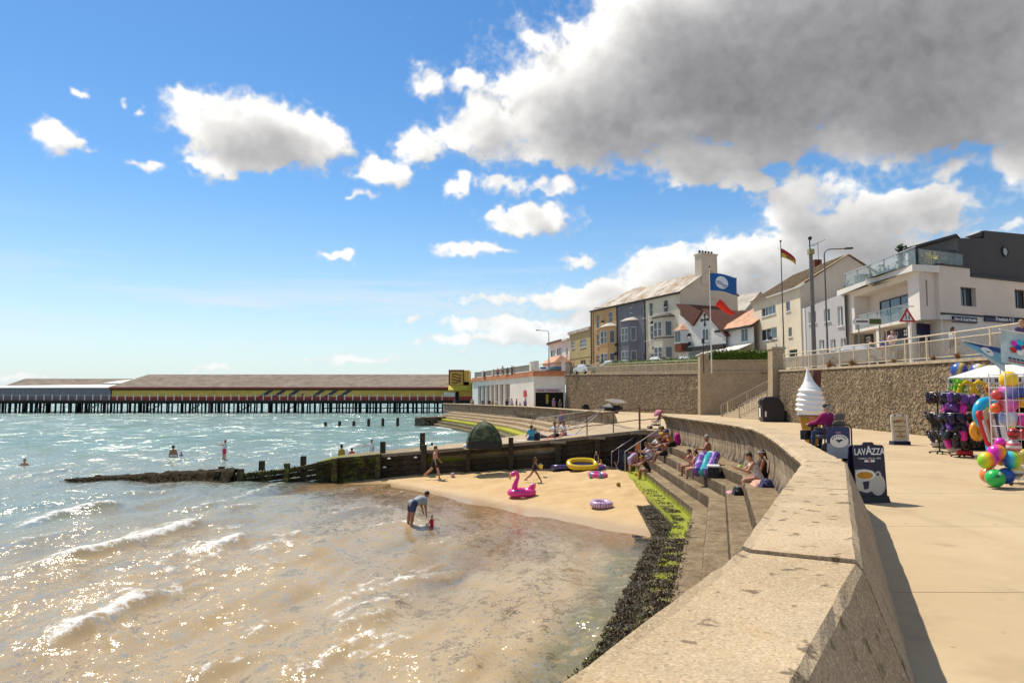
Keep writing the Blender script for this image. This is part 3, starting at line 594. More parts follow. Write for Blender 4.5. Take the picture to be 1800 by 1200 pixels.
for a,b in zip(bx[:-1],bx[1:]):
    for k in range(8):
        h=.30; ta,tb=GT(a)-.03-k*h,GT(b)-.03-k*h
        if max(ta,tb)<-.1: break
        if k==1 and -4.9<a<0: continue
        if b<-8.5 and k>3: continue
        sag=random.uniform(-.02,.02); yo=39.36+random.uniform(-.02,.025)+(.06 if k%2 else 0)
        mb=MB(); mb.add([(a-.03,yo,ta-h+.035),(b+.03,yo,tb-h+.035+sag),(b+.03,yo+.1,tb-h+.035+sag),(a-.03,yo+.1,ta-h+.035),(a-.03,yo,ta),(b+.03,yo,tb+sag),(b+.03,yo+.1,tb+sag),(a-.03,yo+.1,ta)],[(3,2,1,0),(4,5,6,7),(0,1,5,4),(1,2,6,5),(2,3,7,6),(3,0,4,7)])
        mb.build('plank',m_timbg if b<-6 else m_timb,gr,world=True)
    if b>-10:      # edge beam of the slipway deck
        mb=MB(); za,zb=SZ(a)+.02,SZ(b)+.02; mb.add([(a,39.3,za-.14),(b,39.3,zb-.14),(b,39.75,zb-.14),(a,39.75,za-.14),(a,39.3,za+.03),(b,39.3,zb+.03),(b,39.75,zb+.03),(a,39.75,za+.03)],[(3,2,1,0),(4,5,6,7),(0,1,5,4),(1,2,6,5),(2,3,7,6),(3,0,4,7)])
        mb.build('edge_beam',m_timbl if b>-7 else m_timbg,gr,world=True)
mb=MB().box(7.25,8.6,39.45,41.2,.2,2.74); mb.build('return_wall',m_wallin,sw,world=True)
blades(2600,lambda:(lambda x:(Vector((x,39.32+random.uniform(-.06,.12),max(.0,GT(x)-.02)*random.random()**.8)),None,1.))(random.uniform(-15.5,-6)),.12,m_weed,'seaweed',gr)
blades(900,lambda:(lambda x:(Vector((x,39.3+random.uniform(0,.2),GT(x)-random.random()*.3)),None,1.))(random.uniform(-15.5,-8.5)),.10,m_algae,'green_weed',gr)
def mound():
    xsM=np.linspace(-24.5,-15.2,60); ysM=np.linspace(38.4,41.2,24); X,Y=np.meshgrid(xsM,ysM); t=np.clip((X+24.5)/9,0,1); b=blur(np.random.rand(*X.shape),1)
    Z=-.10+(.16+.46*t)*np.exp(-((Y-39.7)/(.55+.3*t))**2)*1.25+(b-.5)*.32*np.exp(-((Y-39.7)/.9)**2)
    m_mw=mat('mound_weed',(.012,.009,.006),.9,0,7,.6,30,col2=(.05,.038,.016),spec=.1); r=grid_obj('weedy_rocks',np.stack([X,Y,Z],-1),m_mw); tag(r,'low line of weed covered rocks at the seaward end of the groyne','rocks')
    blades(6000,lambda:(lambda x:(Vector((x,39.6+random.gauss(0,.4),0))+Vector((0,0,max(0,.04+.46*(x+24.5)/9*random.random()))),None,1.))(random.uniform(-24.3,-15.2)),.11,m_mw,'seaweed',r)
mound()
# ================================================================== far sea wall and steps
fw=thing('sea_wall','far concrete sea wall with a curved stained face beyond the slipway','sea wall',(2,70,PZ))
fc=[51,62,80,84.5,105,138]; FP=[(s*1.0,z) for s,z in PROF]
for a,b in zip(fc[:-1],fc[1:]):
    i0_,i1_=idx_at(a,fpath),idx_at(b,fpath)
    if i1_<=i0_: continue
    mb=sweep(FP,fpath,fmit,i0_,i1_,jit=.01,shrink=.01); k=len(FP); mb.m=[FACE[j%k] for _ in range(i1_-i0_) for j in range(k)]+[2,2]; mb.build('wall_block',[m_cop,m_wallout,m_wallin],fw,world=True)
fs=thing('stepped_apron','far flight of long concrete steps with a bright green weed line','steps',(0,80,0))
def fstep_mat():
    t=NT('far_step_concrete'); z=t.xyz()[2]; n2=t.noise(3,5,.65); zz=t.math('ADD',z,t.math('MULTIPLY',t.math('SUBTRACT',n2,.5),.4))
    c=t.mix(t.ramp(n2,.3,.7),(.26,.19,.11),(.42,.32,.2)); c=t.mix(t.math('MULTIPLY',t.ramp(zz,1.22,1.1),1),c,(.33,.33,.02)); c=t.mix(t.ramp(zz,.90,.8),c,(.14,.115,.06)); t.set(c,.85,spec=.2); t.bump(t.noise(20,4),.5,.03); return t.mat
m_fstep=fstep_mat()
for s0,s1,z in [(-.2,.9,2.13),(.9,1.7,1.78),(1.7,2.5,1.43),(2.5,3.3,1.08),(3.3,4.1,.72),(4.1,4.9,.37),(4.9,5.7,.02)]:
    p_=[(s0-.06,-.9),(s0-.06,z),(s1-.06,z),(s1,z-.05),(s1+.02,-.9)]; sweep(p_,fpath,fmit,idx_at(53,fpath),idx_at(128,fpath),jit=.05).build('step',m_fstep,fs,world=True)
jb=MB().at((0,0,0)); a=at(728,748,0); jb.prism([(a.x,a.y),(a.x+1.2,a.y-1.5),(a.x+9,a.y+8),(a.x+7,a.y+10)],-.6,1.45); tag(jb.build('concrete_jetty',m_wallout,bevel=.25),'dark weathered concrete jetty block at the foot of the far steps','jetty')
for px,top in ((572,741),(597,739.5),(622,739),(648,735),(673,734),(699,733)):
    p=at(px,748.5,0); h=(748.5-top)/1250*p.y*.93
    tag(MB().at((p.x,p.y,0)).box(-.22,.22,-.22,.22,-.8,h,.02,.02).build('mooring_post',m_timb),f'dark timber post standing in the sea, {"first second third fourth fifth sixth".split()[[572,597,622,648,673,699].index(px)]} from the open water','post',group='timber posts off the far steps')
p=at(673,748,0); q=at(728,748,0); 
# ================================================================== stone retaining wall, stair recess and upper ground
rw=thing('stone_wall','tall flint rubble retaining wall along the back of the promenade','stone wall',(20,30,PZ))
def wall_strip(pts,parent,top=WTOP,mat_=m_rub,thick=.6,batter=.15,nz=10,name='wall_face'):
    ps=resample(pts,1.2); mt=miters(ps); V=[]; n=len(ps)
    for P,m in zip(ps,mt):
        zt=top(P[1])
        for k in range(nz+1):
            f=k/nz; V.append((P[0]+m.x*batter*(1-f)-.0,P[1]+m.y*batter*(1-f),PZ-.3+(zt-PZ+.3)*f))
        V.append((P[0]-m.x*thick,P[1]-m.y*thick,zt))
    k=nz+2; F=[(i*k+j,(i+1)*k+j,(i+1)*k+j+1,i*k+j+1) for i in range(n-1) for j in range(k-1)]
    mb=MB(); mb.v=V; mb.f=[f[::-1] for f in F]; mb.m=[0]*len(F); return mb.build(name,mat_,parent,world=True)
wall_strip(SWALL,rw); wall_strip(SWALL2,rw)
# flints standing proud of the nearer face
def flints(N,pts,size):
    ps=resample(pts,.3); mt=miters(ps); V=np.zeros((N*8,3),np.float32); F=np.zeros((N*5,4),np.int32); mi=np.zeros(N*5,np.int32)
    for i in range(N):
        k=random.randrange(len(ps)-1); P=Vector(ps[k]).lerp(Vector(ps[k+1]),random.random()); m=mt[k]; zt=WTOP(P.y); f=random.random(); z=PZ+.02+(zt-PZ-.1)*f
        c=Vector((P.x+m.x*(.15*(1-f)+.0),P.y+m.y*(.15*(1-f)),z)); al=Vector((m.y,-m.x,0)); nn=Vector((m.x,m.y,0)); k_=min(2.4,math.exp(random.gauss(-.15,.5))); a=size*k_*random.uniform(.8,1.5); b=size*k_*random.uniform(.5,1.0); d=random.uniform(.005,.04); r=random.uniform(-.6,.6)
        e1=al*math.cos(r)+Vector((0,0,1))*math.sin(r); e2=-al*math.sin(r)+Vector((0,0,1))*math.cos(r)
        for q,(sx,sy) in enumerate(((-1,-1),(1,-1),(1,1),(-1,1))): V[i*8+q]=c+e1*a*sx*.5+e2*b*sy*.5-nn*.03; V[i*8+4+q]=c+e1*a*sx*random.uniform(.2,.42)+e2*b*sy*random.uniform(.2,.42)+nn*d
        o=i*8; F[i*5:(i+1)*5]=[(o+4,o+5,o+6,o+7),(o,o+1,o+5,o+4),(o+1,o+2,o+6,o+5),(o+2,o+3,o+7,o+6),(o+3,o,o+4,o+7)]; mi[i*5:(i+1)*5]=random.choice((0,0,0,1,1,2,3))
    def fl_(n_,c_):
        t=NT(n_); b_=t.ramp(t.noise(.35,5,.65),.35,.66); s_=t.ramp(t.noise(1.0,4,.6,t.map(t.pos(),(1,1,.18))),.5,.68); c=t.mix(t.ramp(t.noise(8,4,.6),.3,.7),tuple(q*.8 for q in c_),tuple(q*1.2 for q in c_)); c=t.mix(t.math('MULTIPLY',b_,.42),c,(.15,.11,.07)); c=t.mix(t.math('MULTIPLY',s_,.4),c,(.11,.085,.06)); t.set(c,.88,spec=.2); t.bump(t.noise(40,4,.6),.4,.02); return t.mat
    if 'fa' not in MATS: MATS.update(fa=fl_('flint_a',(.31,.24,.15)),fb=fl_('flint_b',(.265,.205,.128)),fc=fl_('flint_c',(.37,.29,.19)),fd=fl_('flint_d',(.21,.165,.115)))
    cs=[MATS[q] for q in ('fa','fb','fc','fd')]
    o=np_obj('stones',V,F,cs,None,midx=mi); loc=rw.location; o.parent=rw; o.location=-loc; o['kind']='stuff'
flints(15000,SWALL,.115)
flints(6000,SWALL2,.16)
m_cope=mat('wall_coping',(.40,.32,.22),.9,.2,3,.3)
def coping(pts,parent):
    ps=resample(pts,2.4); mt=miters(ps)
    for (P,m,Q,m2) in zip(ps[:-1],mt[:-1],ps[1:],mt[1:]):
        mb=MB(); V=[]
        for A,mm in ((P,m),(Q,m2)):
            z=WTOP(A[1]); V+=[(A[0]+mm.x*.08,A[1]+mm.y*.08,z+.01),(A[0]-mm.x*.62,A[1]-mm.y*.62,z+.01),(A[0]-mm.x*.62,A[1]-mm.y*.62,z+.15),(A[0]+mm.x*.08,A[1]+mm.y*.08,z+.15)]
        mb.add(V,[(0,1,2,3),(7,6,5,4),(0,4,5,1),(1,5,6,2),(2,6,7,3),(3,7,4,0)]); mb.build('coping_stone',m_cope,parent,world=True)
coping(SWALL,rw); coping(SWALL2,rw)
# recess with the stair, which climbs inland
RX=28.2
MB().prism([(20.5,75.7),(30.5,74.2),(30.6,74.7),(20.5,76.2)],PZ-.3,8.45).build('recess_wall',m_wallin,rw,world=True)
MB().prism([(20.9,75.5),(30.4,74.05),(30.45,74.25),(20.95,75.75)],7.2,7.34).build('string_course',m_cope,rw,world=True)
MB().prism([(20.9,75.55),(30.4,74.1),(30.6,74.8),(21.0,76.3)],8.453,8.58).build('recess_coping',m_cope,rw,world=True)
MB().prism([(20.9,56.3),(RX+.5,56.3),(RX+.5,57.0),(20.9,57.0)],PZ-.3,6.6).build('recess_wall',m_rub,rw,world=True); MB().prism([(20.9,69.0),(RX+.2,69.0),(RX+.2,69.4),(20.9,69.4)],PZ-.3,4.2).build('stair_side_wall',m_wallin,rw,world=True)
for (x,y,z1,w_) in ((20.5,76.2,9.1,1.0),(20.75,55.8,8.35,1.05)):
    MB().box(x-w_*.55,x+w_*.6,y-w_/2,y+w_/2,PZ-.2,z1,.12,.02).build('pillar',m_wallin,rw,world=True); MB().box(x-w_*.5,x+w_*.6,y-w_*.55,y+w_*.55,z1+.003,z1+.16,.05,.05).build('pillar_cap',m_cope,rw,world=True)
stf=thing('staircase','concrete stair with metal railings rising through the gap in the stone wall','staircase',(22,64,PZ))
NS=24; tr_=.31; rs_=(6.62-PZ)/NS; x0s=20.2
for i in range(NS): MB().box(x0s+i*tr_,x0s+(i+1)*tr_+.03,57.05,68.95,PZ-.2 if i<3 else PZ+(i-2)*rs_,PZ+(i+1)*rs_).build('tread',m_slip,stf,world=True)
def stair_rail(y):
    a=(x0s-.1,y,PZ); b=(x0s+NS*tr_,y,PZ+NS*rs_); mb=MB(); mb.tube([(a[0],a[1],a[2]+1.1),(b[0],b[1],b[2]+1.1)],.045,6); mb.tube([(a[0],a[1],a[2]+.2),(b[0],b[1],b[2]+.2)],.03,6); mb.build('handrail',m_rail,stf,world=True)
    for k in range(4): f=k/3; p=Vector(a).lerp(Vector(b),f); MB().tube([p,p+Vector((0,0,1.12))],.05,6).build('rail_post',m_rail,stf,world=True)
    bm_=MB().tube([(0,0,.2),(0,0,1.1)],.018,5).mesh('baluster',m_rail)
    for k in range(1,34): p=Vector(a).lerp(Vector(b),k/34); piece('baluster',bm_,stf,p-stf.location)
stair_rail(68.6); stair_rail(63.2); stair_rail(58.2)
# upper ground
UG=MB(); rowsU=[0,12,24,34,45,56,66,76,96,113,140,200,320]; wx=lambda Yq: float(np.interp(Yq,[0,24,34,45,55.9,56.1,75.9,76.1,96,113,140,200,320],[18.6,19,19.6,20.5,20.7,RX,RX+2,20.4,14.2,8.6,2,-10,-30]))+.3
def ugz(x,y): return WTOP(y)+.02+.045*max(0,x-wx(y))*1.0
for Yq in rowsU:
    for dx in (0,6,14,30,120): UG.v.append((wx(Yq)+dx,Yq,ugz(wx(Yq)+min(dx,34),Yq)))
for i in range(len(rowsU)-1):
    for j in range(4): o=i*5+j; UG.f.append((o,o+1,o+6,o+5)); UG.m.append(0 if j!=1 else 1)
UG.build('upper_ground',[m_prom,m_tar])['kind']='structure'
# ================================================================== building kit
def glass_mat():
    t=NT('window_glass'); t.set((.028,.035,.045),.06,spec=.9); MATS['window_glass']=t.mat; return t.mat
m_glass=glass_mat(); m_upvc=mat('white_frame',(.68,.68,.67),.5,.05,2,0); m_dframe=mat('dark_frame',(.022,.022,.026),.5,.1,2,0); m_curt=mat('net_curtain',(.42,.42,.43),.7,.15,6,0)
def cglass():
    t=NT('clear_glass'); t.set((.55,.68,.70),.03,spec=.8,Alpha=.16); MATS['clear_glass']=t.mat; return t.mat
m_cglass=cglass()
class Facade:
    """local frame: origin at the far end B, x along the facade towards the near end A, y inland, z up from the ground"""
    def __init__(s,name,label,cat,B,A,z0,group=None):
        B,A=Vector(B),Vector(A); s.B=B; s.d=(A-B).normalized(); s.L=(A-B).length; s.z0=z0
        s.o=thing(name,label,cat,(B.x,B.y,z0),math.atan2(s.d.y,s.d.x),group)
    def x(s,px,dy=0):
        n=Vector((-s.d.y,s.d.x)); B=s.B+n*dy; k=(px-900)/1250.0; return (k*B.y-B.x)/(s.d.x-k*s.d.y)
    def z(s,px,py,dy=0):
        n=Vector((-s.d.y,s.d.x)); Yq=(s.B+s.d*s.x(px,dy)+n*dy).y; return atY(px,py,Yq).z-s.z0
    def xz(s,px,py,dy=0): return s.x(px,dy),s.z(px,py,dy)
def holed(mb,x0,x1,z0,z1,holes,y=0,dep=.14,axis='x'):
    """wall sheet in the x,z plane at y with rectangular openings and their reveals"""
    xs=sorted({x0,x1,*[min(max(h[k],x0),x1) for h in holes for k in (0,1)]}); zs=sorted({z0,z1,*[min(max(h[k],z0),z1) for h in holes for k in (2,3)]})
    f=(lambda a,b,c:(a,b,c)) if axis=='x' else (lambda a,b,c:(b,a,c))
    fl=(lambda q:q) if axis=='x' else (lambda q:q[::-1])
    for a,b in zip(xs[:-1],xs[1:]):
        for c,d in zip(zs[:-1],zs[1:]):
            mx_,mz=(a+b)/2,(c+d)/2
            if any(h[0]<mx_<h[1] and h[2]<mz<h[3] for h in holes): continue
            mb.add([f(a,y,c),f(b,y,c),f(b,y,d),f(a,y,d)],[fl((0,1,2,3))])
    for h in holes:
        a,b,c,d=h[:4]
        mb.add([f(a,y,c),f(b,y,c),f(b,y,d),f(a,y,d),f(a,y+dep,c),f(b,y+dep,c),f(b,y+dep,d),f(a,y+dep,d)],[fl(q) for q in ((0,4,5,1),(1,5,6,2),(2,6,7,3),(3,7,4,0))])
def window(parent,x0,x1,z0,z1,y=.10,nx=1,nz=1,fr=None,sill=True,fw=.06,axis='x',arch=False,curtain=.0):
    fr=fr or m_upvc; mb=MB(); B_=(lambda a,b,c,d,e,f:mb.box(a,b,c,d,e,f)) if axis=='x' else (lambda a,b,c,d,e,f:mb.box(c,d,a,b,e,f))
    B_(x0,x0+fw,y-.04,y+.03,z0,z1); B_(x1-fw,x1,y-.04,y+.03,z0,z1); B_(x0+fw,x1-fw,y-.04,y+.03,z0,z0+fw); B_(x0+fw,x1-fw,y-.04,y+.03,z1-fw,z1)
    for i in range(1,nx): c=x0+(x1-x0)*i/nx; B_(c-fw*.45,c+fw*.45,y-.038,y+.028,z0+fw,z1-fw)
    for i in range(1,nz): c=z0+(z1-z0)*i/nz; B_(x0+fw,x1-fw,y-.036,y+.026,c-fw*.45,c+fw*.45)
    w_=mb.build('window',fr,parent); p=MB(); q=(lambda a,b,c,d,e,f:p.box(a,b,c,d,e,f)) if axis=='x' else (lambda a,b,c,d,e,f:p.box(c,d,a,b,e,f))
    q(x0+.01,x1-.01,y+.0,y+.02,z0+.01,z1-.01); p.build('pane',m_glass,w_)
    if curtain:
        c=MB(); q=(lambda a,b,cc,d,e,f:c.box(a,b,cc,d,e,f)) if axis=='x' else (lambda a,b,cc,d,e,f:c.box(cc,d,a,b,e,f)); q(x0+fw,x0+fw+(x1-x0)*curtain,y-.012,y-.004,z0+fw,z1-fw); c.build('curtain',m_curt,w_)
    if sill:
        c=MB(); q=(lambda a,b,cc,d,e,f:c.box(a,b,cc,d,e,f)) if axis=='x' else (lambda a,b,cc,d,e,f:c.box(cc,d,a,b,e,f)); q(x0-.08,x1+.08,-.10,y-.05,z0-.09,z0-.005); c.build('sill',m_upvc if fr is m_upvc else fr,w_)
    return w_
# ================================================================== pier
PY=220.0
m_proof=mat('pier_roof',(.20,.165,.13),.85,.25,.6,.1); m_pyel=mat('pier_yellow',(.76,.52,.11),.7,.12,.4,.05); m_pred=mat('pier_red',(.40,.06,.055),.7,.15,.5,.05); m_pblue=mat('pier_navy',(.06,.06,.10),.7,.1,1,0); m_pgrey=mat('pier_grey',(.22,.22,.25),.6,.06,.5,.05); m_pdeck=mat('pier_timber',(.012,.011,.011),.9,.3,1,.1); m_wroof=mat('pale_roof',(.60,.58,.55),.6,.08,.5,0); m_gold=mat('sign_gold',(.62,.37,.07),.6,.12,.6,.05); m_brown=mat('sign_brown',(.20,.055,.02),.7,.15,.6,.05)
px_=lambda q:(q-900)/1250.0*PY
pz_=lambda q: atY(900,q,PY).z
pier=thing('pier','long pier on dark piles carrying sheds, far out across the sea','pier',(px_(400),PY,0))
MB().box(px_(-60),px_(838),PY-.6,PY+22,pz_(709),pz_(703.3)).build('deck',m_pdeck,pier,world=True)
MB().box(px_(-60),px_(838),PY-.75,PY-.62,pz_(705.5),pz_(703.0)).build('deck_edge',m_timb,pier,world=True)
pm=MB().tube([(0,0,-1),(0,0,pz_(708.5))],.24,6).mesh('pile',m_pdeck); rnd=random.Random(4)
for row,yo in enumerate((0,5,11,17)):
    q=-55.0
    while q<792:
        piece('pile',pm,pier,Vector((px_(q),PY+yo,0))-pier.location,(0,rnd.uniform(-.02,.02),0)); q+=rnd.choice((6.4,9.6,12.5,13.5,16)) if row<2 else rnd.choice((12,18,26))
for a in range(572,790,27): MB().box(px_(a),px_(a+27),PY-.3,PY-.05,pz_(717.5),pz_(716)).build('brace',m_pdeck,pier,world=True)
for a in (-30,60,150,260,330,420,500): MB().tube([(px_(a),PY+1,pz_(724)),(px_(a+22),PY+1,pz_(710))],.16,5).build('brace',m_pdeck,pier,world=True)
rp=MB().box(-.12,.12,-.08,.08,0,1.75).mesh('rail_post',m_white)
q=-60
while q<792: piece('rail_post',rp,pier,Vector((px_(q),PY-.5,pz_(703.3)))-pier.location); q+=14.2
for zq in (694.5,698,701.2): MB().box(px_(-60),px_(792),PY-.52,PY-.44,pz_(zq)-.06,pz_(zq)+.06).build('rail',m_pred if zq>695 else m_rail_up,pier,world=True)
# main shed
sh=thing('pier_shed','long pier shed with brown hipped roof over yellow and red walls','shed',(px_(490),PY+2,pz_(703.3)))
x0,x1=px_(192),px_(789); zb,ze,zr=pz_(703.3),pz_(682.5),pz_(655)
MB().box(x0,x1,PY+2,PY+30,zb,pz_(697)).build('red_wall',m_pred,sh,world=True); MB().box(x0,x1,PY+2.05,PY+30,pz_(697),ze).build('yellow_wall',m_pyel,sh,world=True)
MB().box(x0-.6,x1+.2,PY+1.2,PY+2.0,ze-.05,ze+.45).build('eave',m_pred,sh,world=True); MB().box(x0-.4,x1,PY+1.6,PY+2.04,ze-.55,ze-.06).build('eave_board',mat('dark_green_paint',(.05,.06,.02),.8),sh,world=True)  # red eave with a dark green strip below it
def roof_mat():
    t=NT('corrugated_roof'); x,y,z=t.xyz(); wv=t.wave(2.2,t.map(t.pos(),(1,0.0,0.0))); n=t.noise(.35,5,.65); n2=t.noise(3,4,.7)
    c=t.mix(t.ramp(n,.3,.7),(.17,.135,.10),(.30,.25,.20)); c=t.mix(t.math('MULTIPLY',t.ramp(n2,.5,.7),.5),c,(.36,.31,.24)); c=t.mix(t.math('MULTIPLY',wv,.25),c,(.10,.08,.06)); t.set(c,.9,spec=.2); t.bump(wv,.5,.08); return t.mat
m_corr=roof_mat()
rf=MB(); xh=px_(240); rf.add([(x0-.6,PY+1.2,ze+.46),(x1+.2,PY+1.2,ze+.46),(x1+.2,PY+15,zr),(xh-4,PY+15,zr),(x0-.6,PY+30,ze+.46),(x1+.2,PY+30,ze+.46)],[(0,1,2,3),(0,3,4),(3,2,5,4),(1,5,2)]); rf=rf.build('roof',m_corr,sh,world=True)
for a in (452,475,499,543,567,591): 
    xa,xb=px_(a),px_(a+9.5); s_=px_(a+17)-xa; MB().add([(xa,PY+1.99,pz_(697)+.02),(xb,PY+1.99,pz_(697)+.02),(xb+s_,PY+1.99,ze-.6),(xa+s_,PY+1.99,ze-.6)],[(0,1,2,3)]).build('slanted_stripe',m_pblue,sh,world=True)
bu=MB(); cx,cz=px_(530.5),pz_(695)
for k in range(9):
    a=R(180*k/8); bu.add([(cx+math.cos(a)*1.0-math.sin(a)*.10,PY+1.98,cz+.1+math.sin(a)*1.0+math.cos(a)*.10),(cx+math.cos(a)*1.0+math.sin(a)*.10,PY+1.98,cz+.1+math.sin(a)*1.0-math.cos(a)*.10),(cx+math.cos(a)*2.3,PY+1.98,cz+.1+math.sin(a)*1.9)],[(0,1,2)])
bu.build('sunburst_emblem',mat('cream_print',(.62,.55,.35),.7,.05,1,0),sh,world=True); MB().at((cx,PY+1.97,cz)).ball((0,0,.2),.5,8,6,1,.1,1).build('emblem_center',m_brown,sh,world=True)
for a in range(215,790,37): 
    mb=MB(); mb.box(px_(a),px_(a)+.25,PY+1.9,PY+2.0,pz_(685),ze-.5); mb.build('bracket',m_pdeck,sh,world=True)
# grey shed and the pale roofs at the seaward side
g=thing('pier_shed','plain grey pier shed with a pale lean-to roof','shed',(px_(90),PY+2,pz_(703.3)))
xa,xb=px_(-60),px_(190); MB().box(xa,xb,PY+2,PY+16,zb,pz_(682)).build('wall',m_pgrey,g,world=True)
MB().add([(xa,PY+1.4,pz_(682)),(xb,PY+1.4,pz_(682)),(xb,PY+16,pz_(674)),(xa,PY+16,pz_(677)),(xa,PY+1.4,pz_(681)),(xb,PY+1.4,pz_(680.5)),(xb,PY+16,pz_(673)),(xa,PY+16,pz_(676))],[(4,5,6,7),(0,1,5,4),(1,2,6,5),(3,2,1,0)]).build('roof',m_wroof,g,world=True)
for k in range(28): MB().box(xa+(xb-xa)*k/28,xa+(xb-xa)*k/28+.08,PY+1.95,PY+2.01,zb,pz_(682)-.05).build('cladding_seam',m_pgrey,g,world=True)
g=thing('pier_shed','low brown roofed pier shed behind the grey one','shed',(px_(50),PY+17,pz_(703.3)))
MB().box(xa,px_(145),PY+17,PY+38,zb,pz_(676)).build('wall',m_pgrey,g,world=True); MB().add([(xa,PY+16.6,pz_(677)),(px_(125),PY+16.6,pz_(675)),(px_(152),PY+27,pz_(661)),(xa,PY+27,pz_(661)),(xa,PY+38,pz_(675)),(px_(125),PY+38,pz_(675))],[(0,1,2,3),(3,2,5,4),(1,5,2)]).build('roof',m_corr,g,world=True)
g=thing('pier_canopy','white flat canopy roof between the pier sheds','canopy',(px_(160),PY+17,pz_(703.3)))
MB().box(px_(130),px_(189),PY+17.2,PY+36,zb,pz_(673.5)).build('wall',m_pgrey,g,world=True); MB().add([(px_(126),PY+16.8,pz_(673)),(px_(190),PY+16.8,pz_(673)),(px_(212),PY+30,pz_(659)),(px_(152),PY+30,pz_(659.5)),(px_(126),PY+16.8,pz_(671)),(px_(188),PY+16.8,pz_(671))],[(4,5,2,3),(0,1,5,4),(1,2,5)]).build('roof',m_wroof,g,world=True)
# sign tower and awning
g=thing('sign_tower','square golden tower with a red bordered scroll sign at the pier entrance','tower',(px_(805),PY+1,pz_(703.3)))
xa,xb=px_(789),px_(815); MB().box(xa,xb+1.6,PY+.6,PY+12,zb,pz_(650.5)).build('wall',m_gold,g,world=True)
fr_=MB(); zt,zl=pz_(650.5),pz_(676.5)
fr_.box(xa-.1,xb+.1,PY+.4,PY+.6,zt-.35,zt+.15).box(xa-.1,xa+.25,PY+.4,PY+.6,zl,zt-.35).box(xb-.25,xb+.1,PY+.4,PY+.6,zl,zt-.35).box(xa-.1,xb+.1,PY+.4,PY+.6,zl-.35,zl); fr_.build('sign_border',m_brown,g,world=True)
sc1=MB(); 
for k in range(4):
    z_=zt-1.35-k*.78; n=8
    for j in range(n):
        u=(j+.5)/n; sc1.box(xa+.9+u*2.9-.16,xa+.9+u*2.9+.16,PY+.5,PY+.59,z_+.25*math.sin(u*5+k)-.22,z_+.25*math.sin(u*5+k)+.2)
sc1.build('scroll_lettering',m_brown,g,world=True)
aw=thing('pier_kiosk','yellow kiosk with scalloped awning below the sign tower','kiosk',(px_(812),PY-2,pz_(703.3)))
MB().box(px_(790),px_(840),PY-.2,PY+.5,zb,pz_(684)).build('wall',m_gold,aw,world=True); MB().box(px_(790),px_(840),PY-.28,PY-.21,zb,pz_(696.5)).build('red_panel',m_pred,aw,world=True)
MB().box(px_(801),px_(807),PY-.3,PY-.22,zb+.02,pz_(688)).build('doorway',m_dark,aw,world=True); MB().box(px_(781),px_(800),PY-.42,PY-.3,pz_(697),pz_(689)).build('notice_board',m_white,aw,world=True)
am=MB()
for k in range(9):
    a,b=px_(789+k*5.6),px_(789+(k+1)*5.6); am.add([(a,PY-.2,pz_(677)),(b,PY-.2,pz_(677)),(b,PY-2.2,pz_(685)),((a+b)/2,PY-2.2,pz_(687.3)),(a,PY-2.2,pz_(685))],[(0,4,3,2,1)])
am.build('awning',mat('yellow_awning',(.55,.43,.04),.7,.1,.5,0),aw,world=True); MB().box(px_(815),px_(842),PY+.6,PY+8,pz_(677),pz_(671)).build('parapet',mat('yellow_board',(.62,.46,.03),.6,.1,.5,0),aw,world=True)
# ================================================================== white shelter building with orange cornice
C0,C1,C2=Vector((3.5,115)),Vector((-8.6,155)),Vector((8.5,114.2)); m_cor=mat('orange_cornice',(.50,.20,.09),.75,.2,.6,.1); m_ren=mat('white_render',(.70,.67,.62),.8,.08,.5,.1,20); m_rec=mat('grey_recess',(.27,.25,.22),.8,.1,1,0)
kf=Facade('seafront_shelter','white flat roofed seafront building with orange cornice and a dark doorway','building',C1,C0,PZ); ko=kf.o
mb=MB(); L=kf.L; H=5.35
cols=[840,847,854,861.5,869,877,886,897]; holes=[]
for a,b in zip(cols[:-1],cols[1:]): holes.append((kf.x(a)+.25,kf.x(b)-.25,.15,4.35))
holed(mb,0,L,0,H,holes,0,.5); mb.build('wall',m_ren,ko)
for h in holes: MB().box(h[0],h[1],.45,.5,h[2],h[3]).build('recess_panel',m_rec,ko)
fd=(C2-C0); ang=math.atan2(fd.y,fd.x)
W2=fd.length
def front(mb): return mb.at((C0.x,C0.y,PZ),(0,0,ang))
mb=front(MB()); dx0,dx1,dz=.05*W2,.95*W2,2.72; holed(mb,0,W2,0,H,[(dx0,dx1,.0,dz)],0,.6); mb.build('wall',m_ren,ko,world=True)
front(MB()).box(dx0,dx1,.6,4,0,dz).build('doorway_void',m_dark,ko,world=True); front(MB()).box(dx0+.35*W2-.1,dx0+.35*W2+.3,.5,.58,.9,2.4).build('hanging_goods',mat('yellow_goods',(.35,.30,.03),.7),ko,world=True)
sg=front(MB()).box(dx0,dx1-.1*W2,-.12,-.01,dz+.05,dz+.55).build('door_sign',mat('pale_blue_sign',(.36,.40,.50),.6),ko,world=True)
lt=front(MB())
for k in range(14):
    if k in (5,): continue
    lt.box(dx0+.35+k*.24,dx0+.35+k*.24+.15,-.135,-.122,dz+.15,dz+.45)
lt.build('sign_letters',m_pred,ko,world=True)
MB().box(kf.x(921),kf.x(925.5),-.12,-.02,2.0,3.1).build('red_banner',mat('red_banner',(.55,.03,.05),.6),ko)
zc=H
def ring(off,z0,z1,m,name):
    a=C1+Vector((-.9,-.4))*off; b=C0+Vector((-.3,-1))*off; c=C2+Vector((.6,-1))*off; d=C2+Vector((1,28)); e=C1+Vector((14,10))
    MB().prism([(a.x,a.y),(b.x,b.y),(c.x,c.y),(d.x,d.y),(e.x,e.y)],PZ+z0,PZ+z1).build(name,m,ko,world=True)
ring(.35,zc,zc+.55,m_cor,'cornice'); ring(.1,zc+.553,zc+.8,m_cor,'roof_upstand'); zr_=zc+.8
